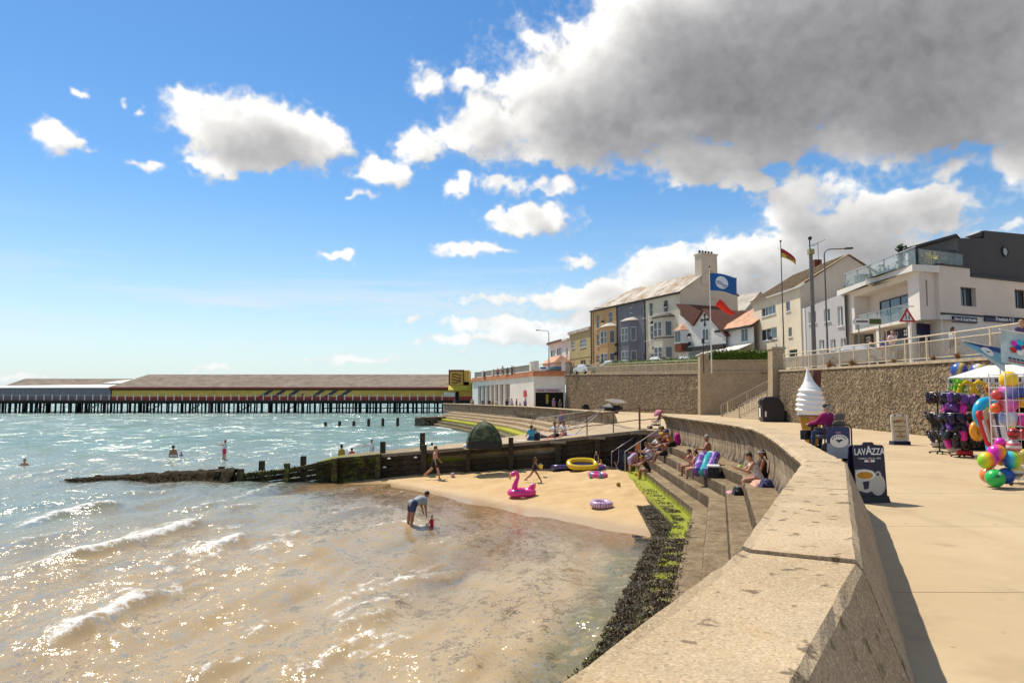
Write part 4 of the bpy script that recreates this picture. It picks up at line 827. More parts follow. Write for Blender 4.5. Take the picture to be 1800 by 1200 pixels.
for px in (835,848.5,866,883.5,902,933): x=kf.x(px); s_=.28 if px<930 else .5; MB().box(x-s_,x+s_,-.1,.3,zr_+.003,zr_+1.25+(.35 if px>930 else 0)).build('parapet_post',m_ren,ko)
front(MB()).box(W2-.55,W2+.05,-.1,.4,zr_+.003,zr_+1.6).build('parapet_post',m_ren,ko,world=True); front(MB()).box(.0,.8,-.12,.4,zr_+.003,zr_+1.65).build('parapet_post',m_ren,ko,world=True)
pp=[835,848.5,866,883.5,902,933]; m_panel=mat('wire_panel',(.23,.21,.17),.8,.1,1,0)
for a,b in zip(pp[:-1],pp[1:]): MB().box(kf.x(a)+.3,kf.x(b)-.3,.05,.1,zr_+.1,zr_+1.05).build('parapet_panel',m_panel,ko); MB().box(kf.x(a)+.3,kf.x(b)-.3,.02,.12,zr_+1.06,zr_+1.14).build('parapet_rail',m_rail,ko)
front(MB()).box(.85,W2-.6,.1,.14,zr_+1.0,zr_+1.08).build('parapet_rail',m_rail,ko,world=True)
# ================================================================== houses above the wall
m_slate=mat('lichen_slate',(.30,.26,.22),.85,.2,.5,.3,12,col2=(.52,.48,.42)); m_choc=mat('chocolate_tile',(.13,.05,.03),.85,.2,1.5,.3,10); m_pinktile=mat('pink_tile',(.50,.27,.17),.85,.25,1.2,.4,8); m_tan=mat('tan_render',(.52,.33,.15),.85,.1,.6,.1); m_gry=mat('lilac_grey_render',(.17,.165,.19),.85,.08,.6,.1); m_crm=mat('cream_render',(.60,.535,.42),.85,.08,.5,.1); m_crm2=mat('pale_cream_render',(.66,.58,.44),.85,.08,.5,.1); m_yel=mat('straw_render',(.40,.34,.17),.85,.08,.6,.1); m_brick=mat('red_brick',(.17,.045,.025),.85,.3,3,.2); m_trim=mat('dark_trim',(.035,.028,.025),.7,.1,2,0); m_gable=mat('gable_render',(.60,.505,.39),.9,.07,.4,.1)
def lichen():
    t=NT('lichen_roof'); n=t.noise(.5,6,.7); n2=t.noise(3.2,5,.7); tl=t.n.new('ShaderNodeTexBrick'); tl.inputs['Scale'].default_value=2.2; t.l.new(t.pos(),tl.inputs[0])
    c=t.mix(t.ramp(n2,.35,.62),(.45,.41,.36),(.62,.58,.52)); c=t.mix(t.math('MULTIPLY',t.ramp(n,.42,.58),t.ramp(n2,.35,.6)),c,(.25,.14,.05)); t.set(c,.9,spec=.2); t.bump(t.math('ADD',n2,tl.outputs['Fac']),.5,.05); return t.mat
m_lich=lichen()
def sash(F,px,py0,py1,wpx,nx=1,nz=2,sill=True,fr=None,curtain=0,lst=None):
    xa,xb=F.x(px-wpx/2),F.x(px+wpx/2); z0,z1=F.z(px,py1),F.z(px,py0)
    if lst is not None: lst.append((xa,xb,z0,z1)); window(F.o,xa,xb,z0,z1,.10,nx,nz,fr,sill,curtain=curtain)
def bay(F,pa,pb,py_top,py_bot,mat_,rows,roofm,dep=.9,trim=None,arch=True):
    """canted bay: rows of (py0,py1) windows"""
    xa,xb=F.x(pa),F.x(pb); w=(xb-xa); pc=(pa+pb)/2; zt=F.z(pc,py_top); zb_=max(-.0,F.z(pc,py_bot)); c=w*.27
    b=MB().prism([(xa,0.02),(xa+c,-dep),(xb-c,-dep),(xb,0.02)],zb_,zt).build('bay_window',mat_,F.o)
    MB().prism([(xa-.12,0),(xa+c-.08,-dep-.14),(xb-c+.08,-dep-.14),(xb+.12,0)],zt+.003,zt+.14).build('bay_cornice',trim or mat_,b)
    MB().add([(xa-.12,0,zt+.145),(xa+c-.08,-dep-.14,zt+.145),(xb-c+.08,-dep-.14,zt+.145),(xb+.12,0,zt+.145),(xa+c,0,zt+.7),(xb-c,0,zt+.7)],[(0,1,4),(1,2,5,4),(2,3,5)]).build('bay_roof',roofm,b)
    for p0,p1 in rows:
        z0,z1=F.z(pc,p1),F.z(pc,p0); ws=(w-2*c)*.80/2
        MB().prism([(xa-.05,0),(xa+c-.03,-dep-.05),(xb-c+.03,-dep-.05),(xb+.05,0)],z0-.28,z0-.14).build('bay_band',trim or mat_,b)
        for k in (0,1):
            a=xa+c+(w-2*c)*(.06+.47*k); m=MB(); m.box(a,a+ws,-dep-.05,-dep-.012,z0,z1); wn_=m.build('window',m_upvc,b); MB().box(a+.07,a+ws-.07,-dep-.062,-dep-.052,z0+.07,(z0+z1)/2-.04).box(a+.07,a+ws-.07,-dep-.062,-dep-.052,(z0+z1)/2+.04,z1-.07).build('pane',m_glass,wn_)
        for sgn in (0,1):       # side lights
            A_=Vector((xa,0.02)) if sgn==0 else Vector((xb-c,-dep)); B_=Vector((xa+c,-dep)) if sgn==0 else Vector((xb,0.02)); u=(B_-A_); l=u.length; an=math.atan2(u.y,u.x)
            m=MB().at((A_.x,A_.y,0),(0,0,an)); m.box(l*.22,l*.78,-.05,-.012,z0,z1); wn_=m.build('window',m_upvc,b); m=MB().at((A_.x,A_.y,0),(0,0,an)); m.box(l*.22+.06,l*.78-.06,-.062,-.052,z0+.07,z1-.07); m.build('pane',m_glass,wn_)
    return b
def dish(F,px,py,r=.3):
    x,z=F.xz(px,py); m=MB().at((x,-.32,z),(R(70),0,R(20))); m.lathe([(.02,0),(r*.6,.04),(r,.12),(r*.96,.13),(r*.55,.06),(.02,.02)],10); o=m.build('satellite_dish',m_black,F.o); MB().tube([(x,-.32,z),(x,.0,z-.15)],.03,5).build('bracket',m_black,o)
TB,TA=(13.0,116.0),(22.6,95.0); TZ=8.0; D=Vector(TA)-Vector(TB); TL=D.length
tb=lambda f:tuple(Vector(TB)+D*f)
names=[('tan rendered terraced house with a bay window and open sashes',m_tan,0,.335),('lilac grey terraced house with a bay window',m_gry,.335,.655),('cream terraced house with arched bay windows and dark bands',m_crm,.655,1.0)]
T0=Facade('x','x','x',TB,TA,TZ); ez=T0.z(1197,513); bpy.data.objects.remove(T0.o)
hs_=[]
for lab,m_,f0,f1 in names:
    F=Facade('terraced_house',lab,'house',tb(f0),tb(f1),TZ,'seafront terrace'); holes=[]; hs_.append(F)
    if m_ is m_tan:
        for a in ((1051.5,553,577,5,1,2),(1074,548,567,7,1,2),(1051.5,587,608,5,1,2)): sash(F,*a,lst=holes)
        sash(F,1051,624,637,6,lst=holes)
        bay(F,1057,1085,576,640,m_,[(582,604),(621,637)],m_slate); dish(F,1064,566); dish(F,1088,606); dish(F,1086.5,622)
    elif m_ is m_gry:
        for a in ((1110,540,560,7),(1135,535,559,6.5),(1136.5,574,599,6.5)): sash(F,*a,lst=holes)
        xa,xb=F.x(1133),F.x(1139); holes.append((xa,xb,.2,2.9)); MB().box(xa,xb,.1,.14,.2,2.9).build('door',m_trim,F.o)
        bay(F,1094,1123,566,640,m_,[(576,600),(617,638)],m_slate)
    else:
        for a in ((1146,532,556,6),(1172,527,549,7.5),(1147,572,597,6)): sash(F,*a,lst=holes)
        sash(F,1147,621,640,6,lst=holes)
        bay(F,1152,1187,559,640,m_,[(566,592),(610,630)],m_trim,1.1,m_trim); dish(F,1151.5,568); dish(F,1154,612); dish(F,1176,538)
    mb=MB(); holed(mb,0,F.L,0,ez,holes); mb.box(0,.02,.2,9.5,0,ez) if m_ is m_tan else None; mb.build('wall',m_,F.o)
    MB().box(-.1,F.L+.1,-.28,-.0,ez-.22,ez+.02).build('eave_gutter',m_trim,F.o)
    x0,x1=(0 if m_ is not m_tan else -.2),F.L+(.25 if m_ is m_crm else 0); rz_=3.35; hip=5.0 if m_ is m_tan else 0
    MB().add([(x0,-.3,ez),(x1,-.3,ez),(x1,5,ez+rz_),(x0+hip,5,ez+rz_),(x1,10.3,ez),(x0,10.3,ez)],[(0,1,2,3),(3,2,4,5)]+([(0,3,5)] if hip else [])).build('roof',m_lich,F.o)
    if m_ is m_crm:
        gx=MB().plate([(0,0),(10,0),(10,ez),(5,ez+rz_-.05),(0,ez)],0,.02).build('gable_wall',m_gable,F.o)
        gx.location=(F.L+.02,0,0); gx.rotation_euler=(0,0,R(90))
        ch=MB(); cz=ez+rz_; ch.box(F.L-1.3,F.L+.15,3.7,6.4,ez+1.2,cz+2.1).box(F.L-1.4,F.L+.25,3.6,6.5,cz+2.103,cz+2.3); co=ch.build('chimney',m_gable,F.o)
        for k in range(5): MB().at((F.L-.6,4.0+k*.52,cz+2.3)).lathe([(.17,0),(.15,.4),(.18,.42),(.16,.45)],8).build('chimney_pot',m_trim,co)
    MB().box(-.06,.06,-.12,0,0,ez-.25).build('drainpipe',m_trim,F.o)
F=hs_[2]; rwg=thing('rear_wing','grey slate roofed rear wing behind the cream terrace','house',tuple(F.o.matrix_basis@Vector((F.L+.5,9.5,0))),F.o.rotation_euler.z)
MB().box(-6,0,.5,9,0,8.0).build('wall',m_gable,rwg); MB().add([(-6.3,0.2,8),(.3,.2,8.0),(.3,4,11.6),(-6.3,4,11.6),(.3,9.3,7.2),(-6.3,9.3,7.2)],[(0,1,2,3),(3,2,4,5),(1,4,2),(0,3,5)]).build('roof',m_slate,rwg)
# straw coloured lower house and the white houses further on
F=Facade('terraced_house','straw yellow two storey house with white windows beside the tan house','house',atY(1001,600,128)[:2],atY(1039,600,117.5)[:2],TZ+.3,'seafront terrace'); holes=[]; e2=F.z(1020,584)
sash(F,1007.5,600,612,6,2,2,lst=holes); sash(F,1025.5,596,610,11,3,2,lst=holes); sash(F,1025,632,645,9,2,1,lst=holes); mb=MB(); holed(mb,0,F.L,0,e2,holes); mb.add([(0,0,0),(0,9,0),(0,9,e2),(0,0,e2)],[(0,1,2,3)]); mb.build('wall',m_yel,F.o)
MB().box(-.2,F.L,-.3,9,e2+.003,e2+.5).build('parapet',m_slate,F.o); MB().box(-.05,F.L,-.06,-.002,e2*.42,e2*.42+.12).build('string_course',m_yel,F.o); MB().box(F.L-6,F.L-.2,2.5,8,e2+.503,e2+2.6,.4,.4).build('chimney',m_brick,F.o)
F=Facade('terraced_house','small white house with dark bay windows at the far end of the street','house',atY(966,600,142)[:2],atY(1001,600,129)[:2],TZ+.2,'seafront terrace'); holes=[]; e2=F.z(985,602)
sash(F,972,616,630,7,1,1,True,m_dframe,lst=holes); sash(F,983.5,612,627,8,2,1,True,m_dframe,lst=holes); sash(F,997,611,625,3,1,1,lst=holes); mb=MB(); holed(mb,0,F.L,0,e2,holes); mb.build('wall',m_ren,F.o); MB().box(-.3,F.L,-.5,9,e2+.003,e2+.35).build('roof',m_wroof,F.o); MB().box(-.4,F.L*.75,-.55,-.51,e2+.1,e2+.5).build('fascia',m_choc,F.o)
MB().box(F.L*.5,F.L*1.1,-3.2,-.3,0,2.7).build('porch',m_ren,F.o); MB().add([(F.L*.45,-3.6,2.7),(F.L*1.15,-3.6,2.7),(F.L*1.05,-1.8,4.1),(F.L*.55,-1.8,4.1),(F.L*.45,-.1,2.75),(F.L*1.15,-.1,2.75)],[(0,1,2,3),(3,2,5,4),(1,5,2),(0,3,4)]).build('porch_roof',m_pinktile,F.o)
# low house with the cross gable
LZ=7.7; F=Facade('gabled_house','low white house with chocolate roof, cross on the gable and an oriel window','house',(21.9,93.0),(26.2,82.8),LZ)
pts=[F.xz(a,b) for a,b in ((1195,552),(1222,573),(1241,545),(1277,588))]; poly=[(0,0),(pts[3][0],0),pts[3],pts[2],pts[1],(0,pts[0][1])]
n=len(poly); MB().plate(poly,0,.05).build('wall',m_ren,F.o)
def slope(a,b,dy,m,over=.35,name='roof',th=.18): MB().add([(a[0],-over,a[1]),(b[0],-over,b[1]),(b[0],dy,b[1]),(a[0],dy,a[1]),(a[0],-over,a[1]+th),(b[0],-over,b[1]+th),(b[0],dy,b[1]+th),(a[0],dy,a[1]+th)],[(3,2,1,0),(4,5,6,7),(0,1,5,4),(1,2,6,5),(2,3,7,6),(3,0,4,7)]).build(name,m,F.o)
slope((0,pts[0][1]+1.2),(pts[1][0],pts[1][1]),7,m_choc); slope(pts[1],pts[2],7.0,m_choc); slope(pts[2],(pts[3][0]+.3,pts[3][1]-.25),7,m_choc)
xc,zc_=F.xz(1241,562); cr=MB(); cr.box(xc-.08,xc+.08,-.06,-.01,zc_-.6,zc_+.6).box(xc-.6,xc+.6,-.064,-.012,zc_-.08,zc_+.08)
for a,b in ((0,.62),(0,-.62),(.62,0),(-.62,0)): cr.box(xc+a-.16,xc+a+.16,-.068,-.014,zc_+b-.16,zc_+b+.16)
cr.build('cross_emblem',m_trim,F.o)
xa,xb=F.x(1237),F.x(1248); z0,z1=F.z(1242,599),F.z(1242,578); window(F.o,xa,xb,z0,z1,-.06,2,1)
xa,xb=F.x(1193),F.x(1210); zA,zB=F.z(1201,618),F.z(1201,581); ob=MB().prism([(xa,0),(xa+.35,-.8),(xb-.35,-.8),(xb,0)],zA,zA+(zB-zA)*.38).build('oriel',m_brick,F.o); MB().prism([(xa,0),(xa+.35,-.8),(xb-.35,-.8),(xb,0)],zA+(zB-zA)*.382,zB).build('oriel_glazing',m_upvc,ob); MB().box(xa+.45,(xa+xb)/2-.06,-.83,-.81,zA+(zB-zA)*.45,zB-.15).box((xa+xb)/2+.06,xb-.45,-.83,-.81,zA+(zB-zA)*.45,zB-.15).build('pane',m_glass,ob); MB().add([(xa-.2,0,zB),(xa+.2,-1,zB),(xb-.2,-1,zB),(xb+.2,0,zB),((xa+xb)/2,0,zB+.9)],[(0,1,4),(1,2,4),(2,3,4)]).build('oriel_roof',m_pinktile,ob)
dish(F,1217,590); dish(F,1217,605)
MB().box(F.x(1210),F.x(1277)+.1,-.5,-.05,F.z(1240,615),F.z(1240,608)).build('shop_fascia',m_trim,F.o); MB().box(F.x(1212),F.x(1274),-.10,-.04,0,F.z(1240,617)).build('shop_front',m_glass,F.o)
F=Facade('gabled_house','low annexe with a pink tiled roof between the cross gabled and cream houses','house',(25.5,85.8),(27.4,80.2),LZ); e2=F.z(1305,577); holes=[]; sash(F,1310,578,600,12,2,1,lst=holes); 
mb=MB(); holed(mb,0,F.L,0,e2,holes); mb.build('wall',m_ren,F.o); MB().add([(-.8,-.5,e2),(F.L+.3,-.5,e2+.2),(F.L+.3,4,e2+2.9),(.8,4,e2+2.9),(F.L,9,e2),(-.8,9,e2)],[(0,1,2,3),(3,2,4,5),(0,3,5)]).build('roof',m_pinktile,F.o); MB().box(-.8,F.L+.2,-.62,-.51,e2-.15,e2+.12).build('fascia',m_trim,F.o)
MB().add([(-2.5,-2.2,2.0),(F.L,-2.2,2.2),(F.L,-.05,3.0),(-2.5,-.05,2.8),(-2.5,-2.2,2.1),(F.L,-2.2,2.3),(F.L,-.05,3.1),(-2.5,-.05,2.9)],[(4,5,6,7),(0,1,5,4),(3,2,1,0),(1,2,6,5)]).build('shop_canopy',m_wroof,F.o); MB().box(0,F.L,-.2,-.03,0,2.2).build('shop_front',m_brick,F.o)
# cream three storey house
F=Facade('house','cream three storey house with tiled gable roof behind the flagpole','house',atY(1325,600,82)[:2],atY(1409,600,70)[:2],7.5); e2=F.z(1366,519); holes=[]
for a in ((1354,538,554,25,4,1),(1388.5,529,547,7.5,1,1),(1353.5,577,597,28,3,1),(1391,575,592,6.5,1,1),(1395,614,628,15,1,1),(1330,618,632,14,2,1)): sash(F,*a,lst=holes)
mb=MB(); holed(mb,0,F.L,0,e2,holes); mb.build('wall',m_crm2,F.o); rz_=3.3
m_btile=mat('brown_pantile',(.22,.155,.09),.85,.3,2.2,.5,9)
MB().add([(-.3,-.4,e2),(F.L+.3,-.4,e2),(F.L+.3,5,e2+rz_),(-.3,5,e2+rz_),(F.L+.3,10.4,e2),(-.3,10.4,e2)],[(0,1,2,3),(3,2,4,5)]).build('roof',m_btile,F.o)
for k in range(int(F.L/.55)): MB().add([(k*.55,-.42,e2+.02),(k*.55+.16,-.42,e2+.02),(k*.55+.16,5,e2+rz_+.03),(k*.55,5,e2+rz_+.03),(k*.55,-.42,e2+.09),(k*.55+.16,-.42,e2+.09),(k*.55+.16,5,e2+rz_+.1),(k*.55,5,e2+rz_+.1)],[(4,5,6,7),(0,1,5,4),(1,2,6,5),(3,0,4,7)]).build('tile_course',m_btile,F.o)
gw=MB().plate([(0,0),(10,0),(10,e2),(5,e2+rz_-.08),(0,e2)],0,.02).build('gable_wall',m_gable,F.o); gw.location=(F.L+.02,0,0); gw.rotation_euler=(0,0,R(90))
MB().box(F.L*.42,F.L*.42+.9,4.6,5.4,e2+rz_-.6,e2+rz_+.7).build('chimney',m_brick,F.o); x_=F.L*.5; MB().tube([(x_,5,e2+rz_+.2),(x_,5,e2+rz_+2.6)],.03,5).tube([(x_-1.6,5,e2+rz_+2.5),(x_+1.6,5,e2+rz_+2.5)],.025,4).tube([(x_-1.4,4.6,e2+rz_+2.5),(x_-1.4,5.4,e2+rz_+2.5)],.02,4).tube([(x_-.7,4.6,e2+rz_+2.5),(x_-.7,5.4,e2+rz_+2.5)],.02,4).build('aerial',m_dframe,F.o)
dish(F,1362,596)
# plain grey house
F=Facade('house','plain pale grey house partly hidden by the tall mast','house',atY(1417,600,69.5)[:2],atY(1487,600,63.5)[:2],7.4); e2=F.z(1480,517); e3=F.z(1420,541); holes=[]; m_pg=mat('pale_grey_render',(.50,.49,.49),.85,.06,.5,.1)
for a in ((1431,547,568,13,2,1),(1457,543,565,11,2,1),(1480.5,538,573,9,2,1),(1446,597,614,9,2,1),(1466,596,614,9,2,1),(1484,594,612,9,2,1)): sash(F,*a,lst=holes,curtain=.4)
mb=MB(); holed(mb,0,F.L,0,e3,holes); mb.add([(0,0,e3),(F.L,0,e3),(F.L,0,e2)],[(0,1,2)]); mb.add([(0,0,e3),(F.L,0,e2),(F.L,9,e2),(0,9,e3)],[(0,1,2,3)]); mb.build('wall',m_pg,F.o); MB().box(-1.0,.0,-.05,.3,0,e3).build('pilaster',m_ren,F.o)
MB().tube([(F.L*.8,1,e2),(F.L*.88,1,e2+1.3)],.07,5).box(F.L*.84,F.L*.98,.7,1.3,e2+.7,e2+.85).build('aerial',m_dframe,F.o)
# white modern building
m_wr=mat('white_modern_render',(.70,.655,.60),.8,.05,.5,.08); m_pk=mat('pinkish_render',(.64,.555,.49),.85,.05,.5,.08); m_dkclad=mat('charcoal_cladding',(.055,.052,.055),.75,.08,.6,.1); m_navy=mat('navy_sign',(.022,.024,.07),.5,.08,1,0); m_wtxt=mat('white_letters',(.75,.75,.75),.6,0,1,0)
WZ=7.2; F=Facade('modern_building','white modern building with roof terrace, recessed balcony and dark penthouse','building',atY(1486,600,64.5)[:2],atY(1620,600,52)[:2],WZ); wb=F
ztop=F.z(1620,466); zfas=F.z(1620,478); zs0=F.z(1620,562); zs1=F.z(1620,552)
ax,bx_=F.x(1506),F.x(1602); hz0,hz1=F.z(1602,560),F.z(1602,492)
mb=MB(); holed(mb,0,F.L,zs0,zfas,[(ax,bx_,hz0,hz1)],0,1.3); mb.add([(0,0,zs0),(F.L,0,zs0),(F.L,3,zs0),(0,3,zs0)],[(3,2,1,0)]); mb.add([(0,0,zs0),(0,9,zs0),(0,9,zfas),(0,0,zfas)],[(0,1,2,3)]); mb.build('wall',m_wr,F.o)
MB().box(ax,bx_,1.3,1.4,hz0,hz1).build('balcony_back_wall',m_pk,F.o); gx0=ax+(bx_-ax)*.24
window(F.o,gx0,bx_-.05,hz0+.05,hz1-.75,1.2,4,1,m_dframe,False,.1)
gl_=MB().box(ax+.05,bx_-.05,.15,.18,hz0+.05,hz0+1.15).build('balcony_glass',m_cglass,F.o)
for k in range(6): MB().box(ax+.1+(bx_-ax-.2)*k/5-.03,ax+.1+(bx_-ax-.2)*k/5+.03,.2,.26,hz0,hz0+1.2).build('balustrade_post',m_dframe,gl_)
MB().box(ax,bx_,.12,.22,hz0+1.16,hz0+1.22).build('balustrade_rail',m_steel,gl_)
# ground floor shop
MB().box(.3,F.L-.2,1.6,1.7,0,zs0).build('shop_wall',m_wr,F.o)
for pa,pb,tx in ((1522,1536,''),(1547,1557,'Fre'),(1562,1590,'4 U'),(1589,1620,'')):
    xa,xb=F.x(pa,1.5),F.x(pb,1.5); z1=zs0-.12; z0=z1-.85; s_=MB().box(xa,xb,1.48,1.58,z0,z1).build('shop_sign',m_navy,F.o)
    if tx: text('sign_text',tx,.7,m_wtxt,s_,((xa+xb)/2,1.475,(z0+z1)/2))
    else: 
        lm=MB()
        for r_ in range(2):
            for c_ in range(7): lm.box(xa+.3+c_*(xb-xa-.6)/7,xa+.3+c_*(xb-xa-.6)/7+(xb-xa-.6)/9,1.465,1.478,z0+.22+r_*.28,z0+.42+r_*.28)
        lm.build('sign_text',m_wtxt,s_)
    window(F.o,xa,xb,.25,z0-.05,1.5,2,1,m_upvc,False)
for pa in (1486,1540,1594): x=F.x(pa); MB().box(max(0,x)+.05,max(0,x)+.5,.1,.55,0,zs0-.003).build('column',m_wr,F.o)
# roof terrace
tg=MB().box(F.x(1497),F.L+.2,-.3,-.27,ztop+.01,ztop+1.25).build('terrace_glass',m_cglass,F.o); MB().box(F.x(1497),F.L+.25,-.33,-.24,ztop+1.26,ztop+1.34).build('terrace_rail',m_steel,tg)
for k in range(6): x=F.x(1497)+(F.L+.15-F.x(1497))*k/5; MB().box(x-.04,x+.04,-.26,-.2,ztop+.003,ztop+1.3).build('terrace_post',m_dframe,tg)
MB().box(F.x(1500),F.x(1509),.4,1.6,ztop+.003,ztop+1.1).build('planter',m_dkclad,F.o)
m_leafd=mat('shrub_leaf',(.03,.05,.012),.8,.4,4,.3); m_flow=mat('yellow_flowers',(.55,.42,.02),.8,.3,8,.3)
def shrub(parent,c,r,h,m,N=260,name='terrace_plant',leaf=.12):
    V=np.zeros((N*3,3),np.float32)
    for i in range(N):
        p=Vector((random.gauss(0,r*.5),random.gauss(0,r*.5),random.random()*h)); s_=leaf*(.6+.7*random.random())
        for k in range(3): V[i*3+k]=Vector(c)+p+Vector((random.gauss(0,s_),random.gauss(0,s_),random.gauss(0,s_)))
    o=np_obj(name,V,np.arange(N*3).reshape(-1,3),m,parent); o['kind']='stuff'; return o
shrub(F.o,(F.x(1550),.8,ztop),1.3,.9,m_grass); shrub(F.o,(F.x(1566),1.2,ztop),.25,2.4,m_leafd); MB().box(F.x(1546),F.x(1562),.3,1.0,ztop+.003,ztop+.55).build('planter',m_dkclad,F.o)
# side of the building facing the camera
A5=Vector(F.B)+F.d*F.L; E_=atY(1812,600,57.3); A5v=Vector((A5.x,A5.y))
S=Facade('side_wing','pinkish side wing of the modern building with navy shop signs and dark framed windows','building',A5v,Vector((E_.x,E_.y)),WZ)
loc_=lambda x,y:(F.o.matrix_basis.inverted()@(S.o.matrix_basis@Vector((x,y,0))))
bpy.context.view_layer.update(); c1_=loc_(S.x(1651),-.4); c2_=loc_(S.x(1651),6); MB().prism([(-.35,-.45),(F.L+.2,-.55),(c1_.x,c1_.y),(c2_.x,c2_.y),(0,8)],zfas+.003,ztop).build('roof_fascia',m_wr,F.o)
zt=S.z(1652,467); zst=S.z(1660,553); holes=[]
for a in ((1702,506,539,27),(1796,510,543,24)): sash(S,a[0],a[1],a[2],a[3],2,1,True,m_dframe,lst=holes)
xs_=S.x(1651); holes2=[(S.x(1634),S.x(1637),S.z(1635,538),S.z(1635,492))]
mb=MB(); holed(mb,.0,xs_,zs0,zfas,holes2,0,.2); mb.build('wall',m_pk,S.o); MB().box(holes2[0][0],holes2[0][1],.18,.22,holes2[0][2],holes2[0][3]).build('slit_window',m_glass,S.o)
mb=MB(); zpar=S.z(1700,487); xst=S.x(1707); mb.add([(xs_,-.3,zst),(xs_,0,zst),(xs_,0,zt),(xs_,-.3,zt)],[(3,2,1,0)]); holed(mb,xs_,S.L,zst,zpar,[(h[0],h[1],h[2],h[3]) for h in holes],-.3,.4); mb.add([(xs_,-.3,zpar),(xst,-.3,zpar),(xst,-.3,zt),(xs_,-.3,zt)],[(0,1,2,3)]); mb.build('wall',m_pk,S.o)
MB().box(xs_-.1,xst+.1,-.4,.3,zt+.003,zt+.12).build('coping',m_dkclad,S.o); MB().box(xst+.1,S.L,-.4,.3,zpar+.003,zpar+.16).build('coping',m_dkclad,S.o); MB().box(xs_,S.L,-.42,-.31,zst-.05,zst+.1).build('shop_cornice',m_trim,S.o); MB().box(xs_,S.L,-.28,0,0,zst-.06).build('shop_wall',m_wr,S.o); MB().box(.2,xs_-.2,.9,1.0,0,zs0).build('shop_wall',m_wr,S.o)
for k in range(7): MB().box(xs_+.1,S.L,-.31,-.285,.3+k*.33,.3+k*.33+.04).build('board',m_wr,S.o)
for pa,pb,tx,sz in ((1671,1713,'New & Used Models',.30),(1727,1802,'Freedom 4 U',.42)):
    xa,xb=S.x(pa),S.x(pb); z0,z1=S.z((pa+pb)/2,568),S.z((pa+pb)/2,557.5); s_=MB().box(xa,xb,-.42,-.32,z0,z1).build('shop_sign',m_navy,S.o); text('sign_text',tx,sz,m_wtxt,s_,((xa+xb)/2+(-.25 if pa>1700 else 0),-.425,(z0+z1)/2),bold=.008)
xa,xb=S.x(1634),S.x(1656); s_=MB().box(xa,xb,.78,.88,zs0-1.0,zs0-.15).build('shop_sign',m_navy,S.o); window(S.o,xa,xb,.3,zs0-1.1,.8,1,1,m_upvc,False)
# penthouse
Pq=Facade('rooftop_room','grey clad rooftop room with sloping roof behind the glass terrace','building',atY(1603,600,56)[:2],atY(1692,600,53.8)[:2],WZ+ztop); zz=lambda px,py: Pq.z(px,py)
MB().plate([(0,0),(Pq.L,0),(Pq.L,zz(1692,417)),(0,zz(1603,442))],0,.1).build('wall',mat('grey_cladding',(.13,.128,.13),.75,.08,.6,.1),Pq.o); MB().add([(-.2,-.4,zz(1603,442)),(Pq.L,-.4,zz(1692,417)),(Pq.L,4,zz(1692,417)),(-.2,4,zz(1603,442)),(-.2,-.4,zz(1603,442)+.2),(Pq.L,-.4,zz(1692,417)+.2),(Pq.L,4,zz(1692,417)+.2),(-.2,4,zz(1603,442)+.2)],[(0,1,5,4),(4,5,6,7),(3,2,1,0)]).build('roof',m_dkclad,Pq.o)
window(Pq.o,Pq.x(1655),Pq.x(1690),.2,zz(1690,446),-.05,3,1,m_dframe,False,.12); MB().box(Pq.x(1655),Pq.x(1692),-.4,-.1,zz(1690,446),zz(1690,441)).build('lintel',m_dkclad,Pq.o)
Q=Facade('rooftop_room','dark charcoal rooftop storey with a round window over the side wing','building',atY(1692,600,53.8)[:2],atY(1815,600,57.7)[:2],WZ+ztop-1.3)
pl=[(0,Q.z(1707,487)),(Q.L,Q.z(1800,492)),(Q.L,Q.z(1800,409)),(Q.x(1743),Q.z(1743,405)),(Q.x(1743)-.01,Q.z(1743,419)),(0,Q.z(1692,418))]; MB().plate(pl,0,.3).build('wall',m_dkclad,Q.o)
MB().add([(Q.x(1706),0,Q.z(1706,417.5)),(Q.x(1743),0,Q.z(1743,405)),(Q.x(1743),.3,Q.z(1743,419))],[(0,1,2)]).build('return',m_dkclad,Q.o)
xr_,zr2=Q.xz(1777.5,442.5); mo=MB().at((xr_,-.05,zr2),(R(90),0,0)); mo.torus((0,0,0),.38,.075,20,8); rwn=mo.build('round_window',m_dframe,Q.o,True); MB().at((xr_,-.03,zr2),(R(90),0,0)).lathe([(.37,-.02),(.37,.02)],20).build('pane',mat('pale_glass',(.32,.33,.34),.15,.05,1,0),rwn)
Tb=thing('terrace_balustrade','glass balustrade with potted flowers on the roof terrace','balustrade',tuple(S.o.location+Vector((0,0,ztop))),S.o.rotation_euler.z); MB().box(0,S.x(1700),-.1,-.07,.02,1.2).build('glass',m_cglass,Tb); MB().box(0,S.x(1700),-.13,-.04,1.203,1.27).build('rail',m_dframe,Tb)
for k in range(4): MB().box(S.x(1700)*k/3-.03,S.x(1700)*k/3+.03,-.04,.02,.003,1.24).build('post',m_dframe,Tb)
shrub(Tb,(S.x(1653),.6,.35),.5,.75,m_flow,160,'flowers'); shrub(Tb,(S.x(1640),.7,.1),.5,.9,m_leafd,160,'leafy_pot'); shrub(Tb,(S.x(1676),.7,.3),.5,.6,m_leafd,140,'leafy_pot')
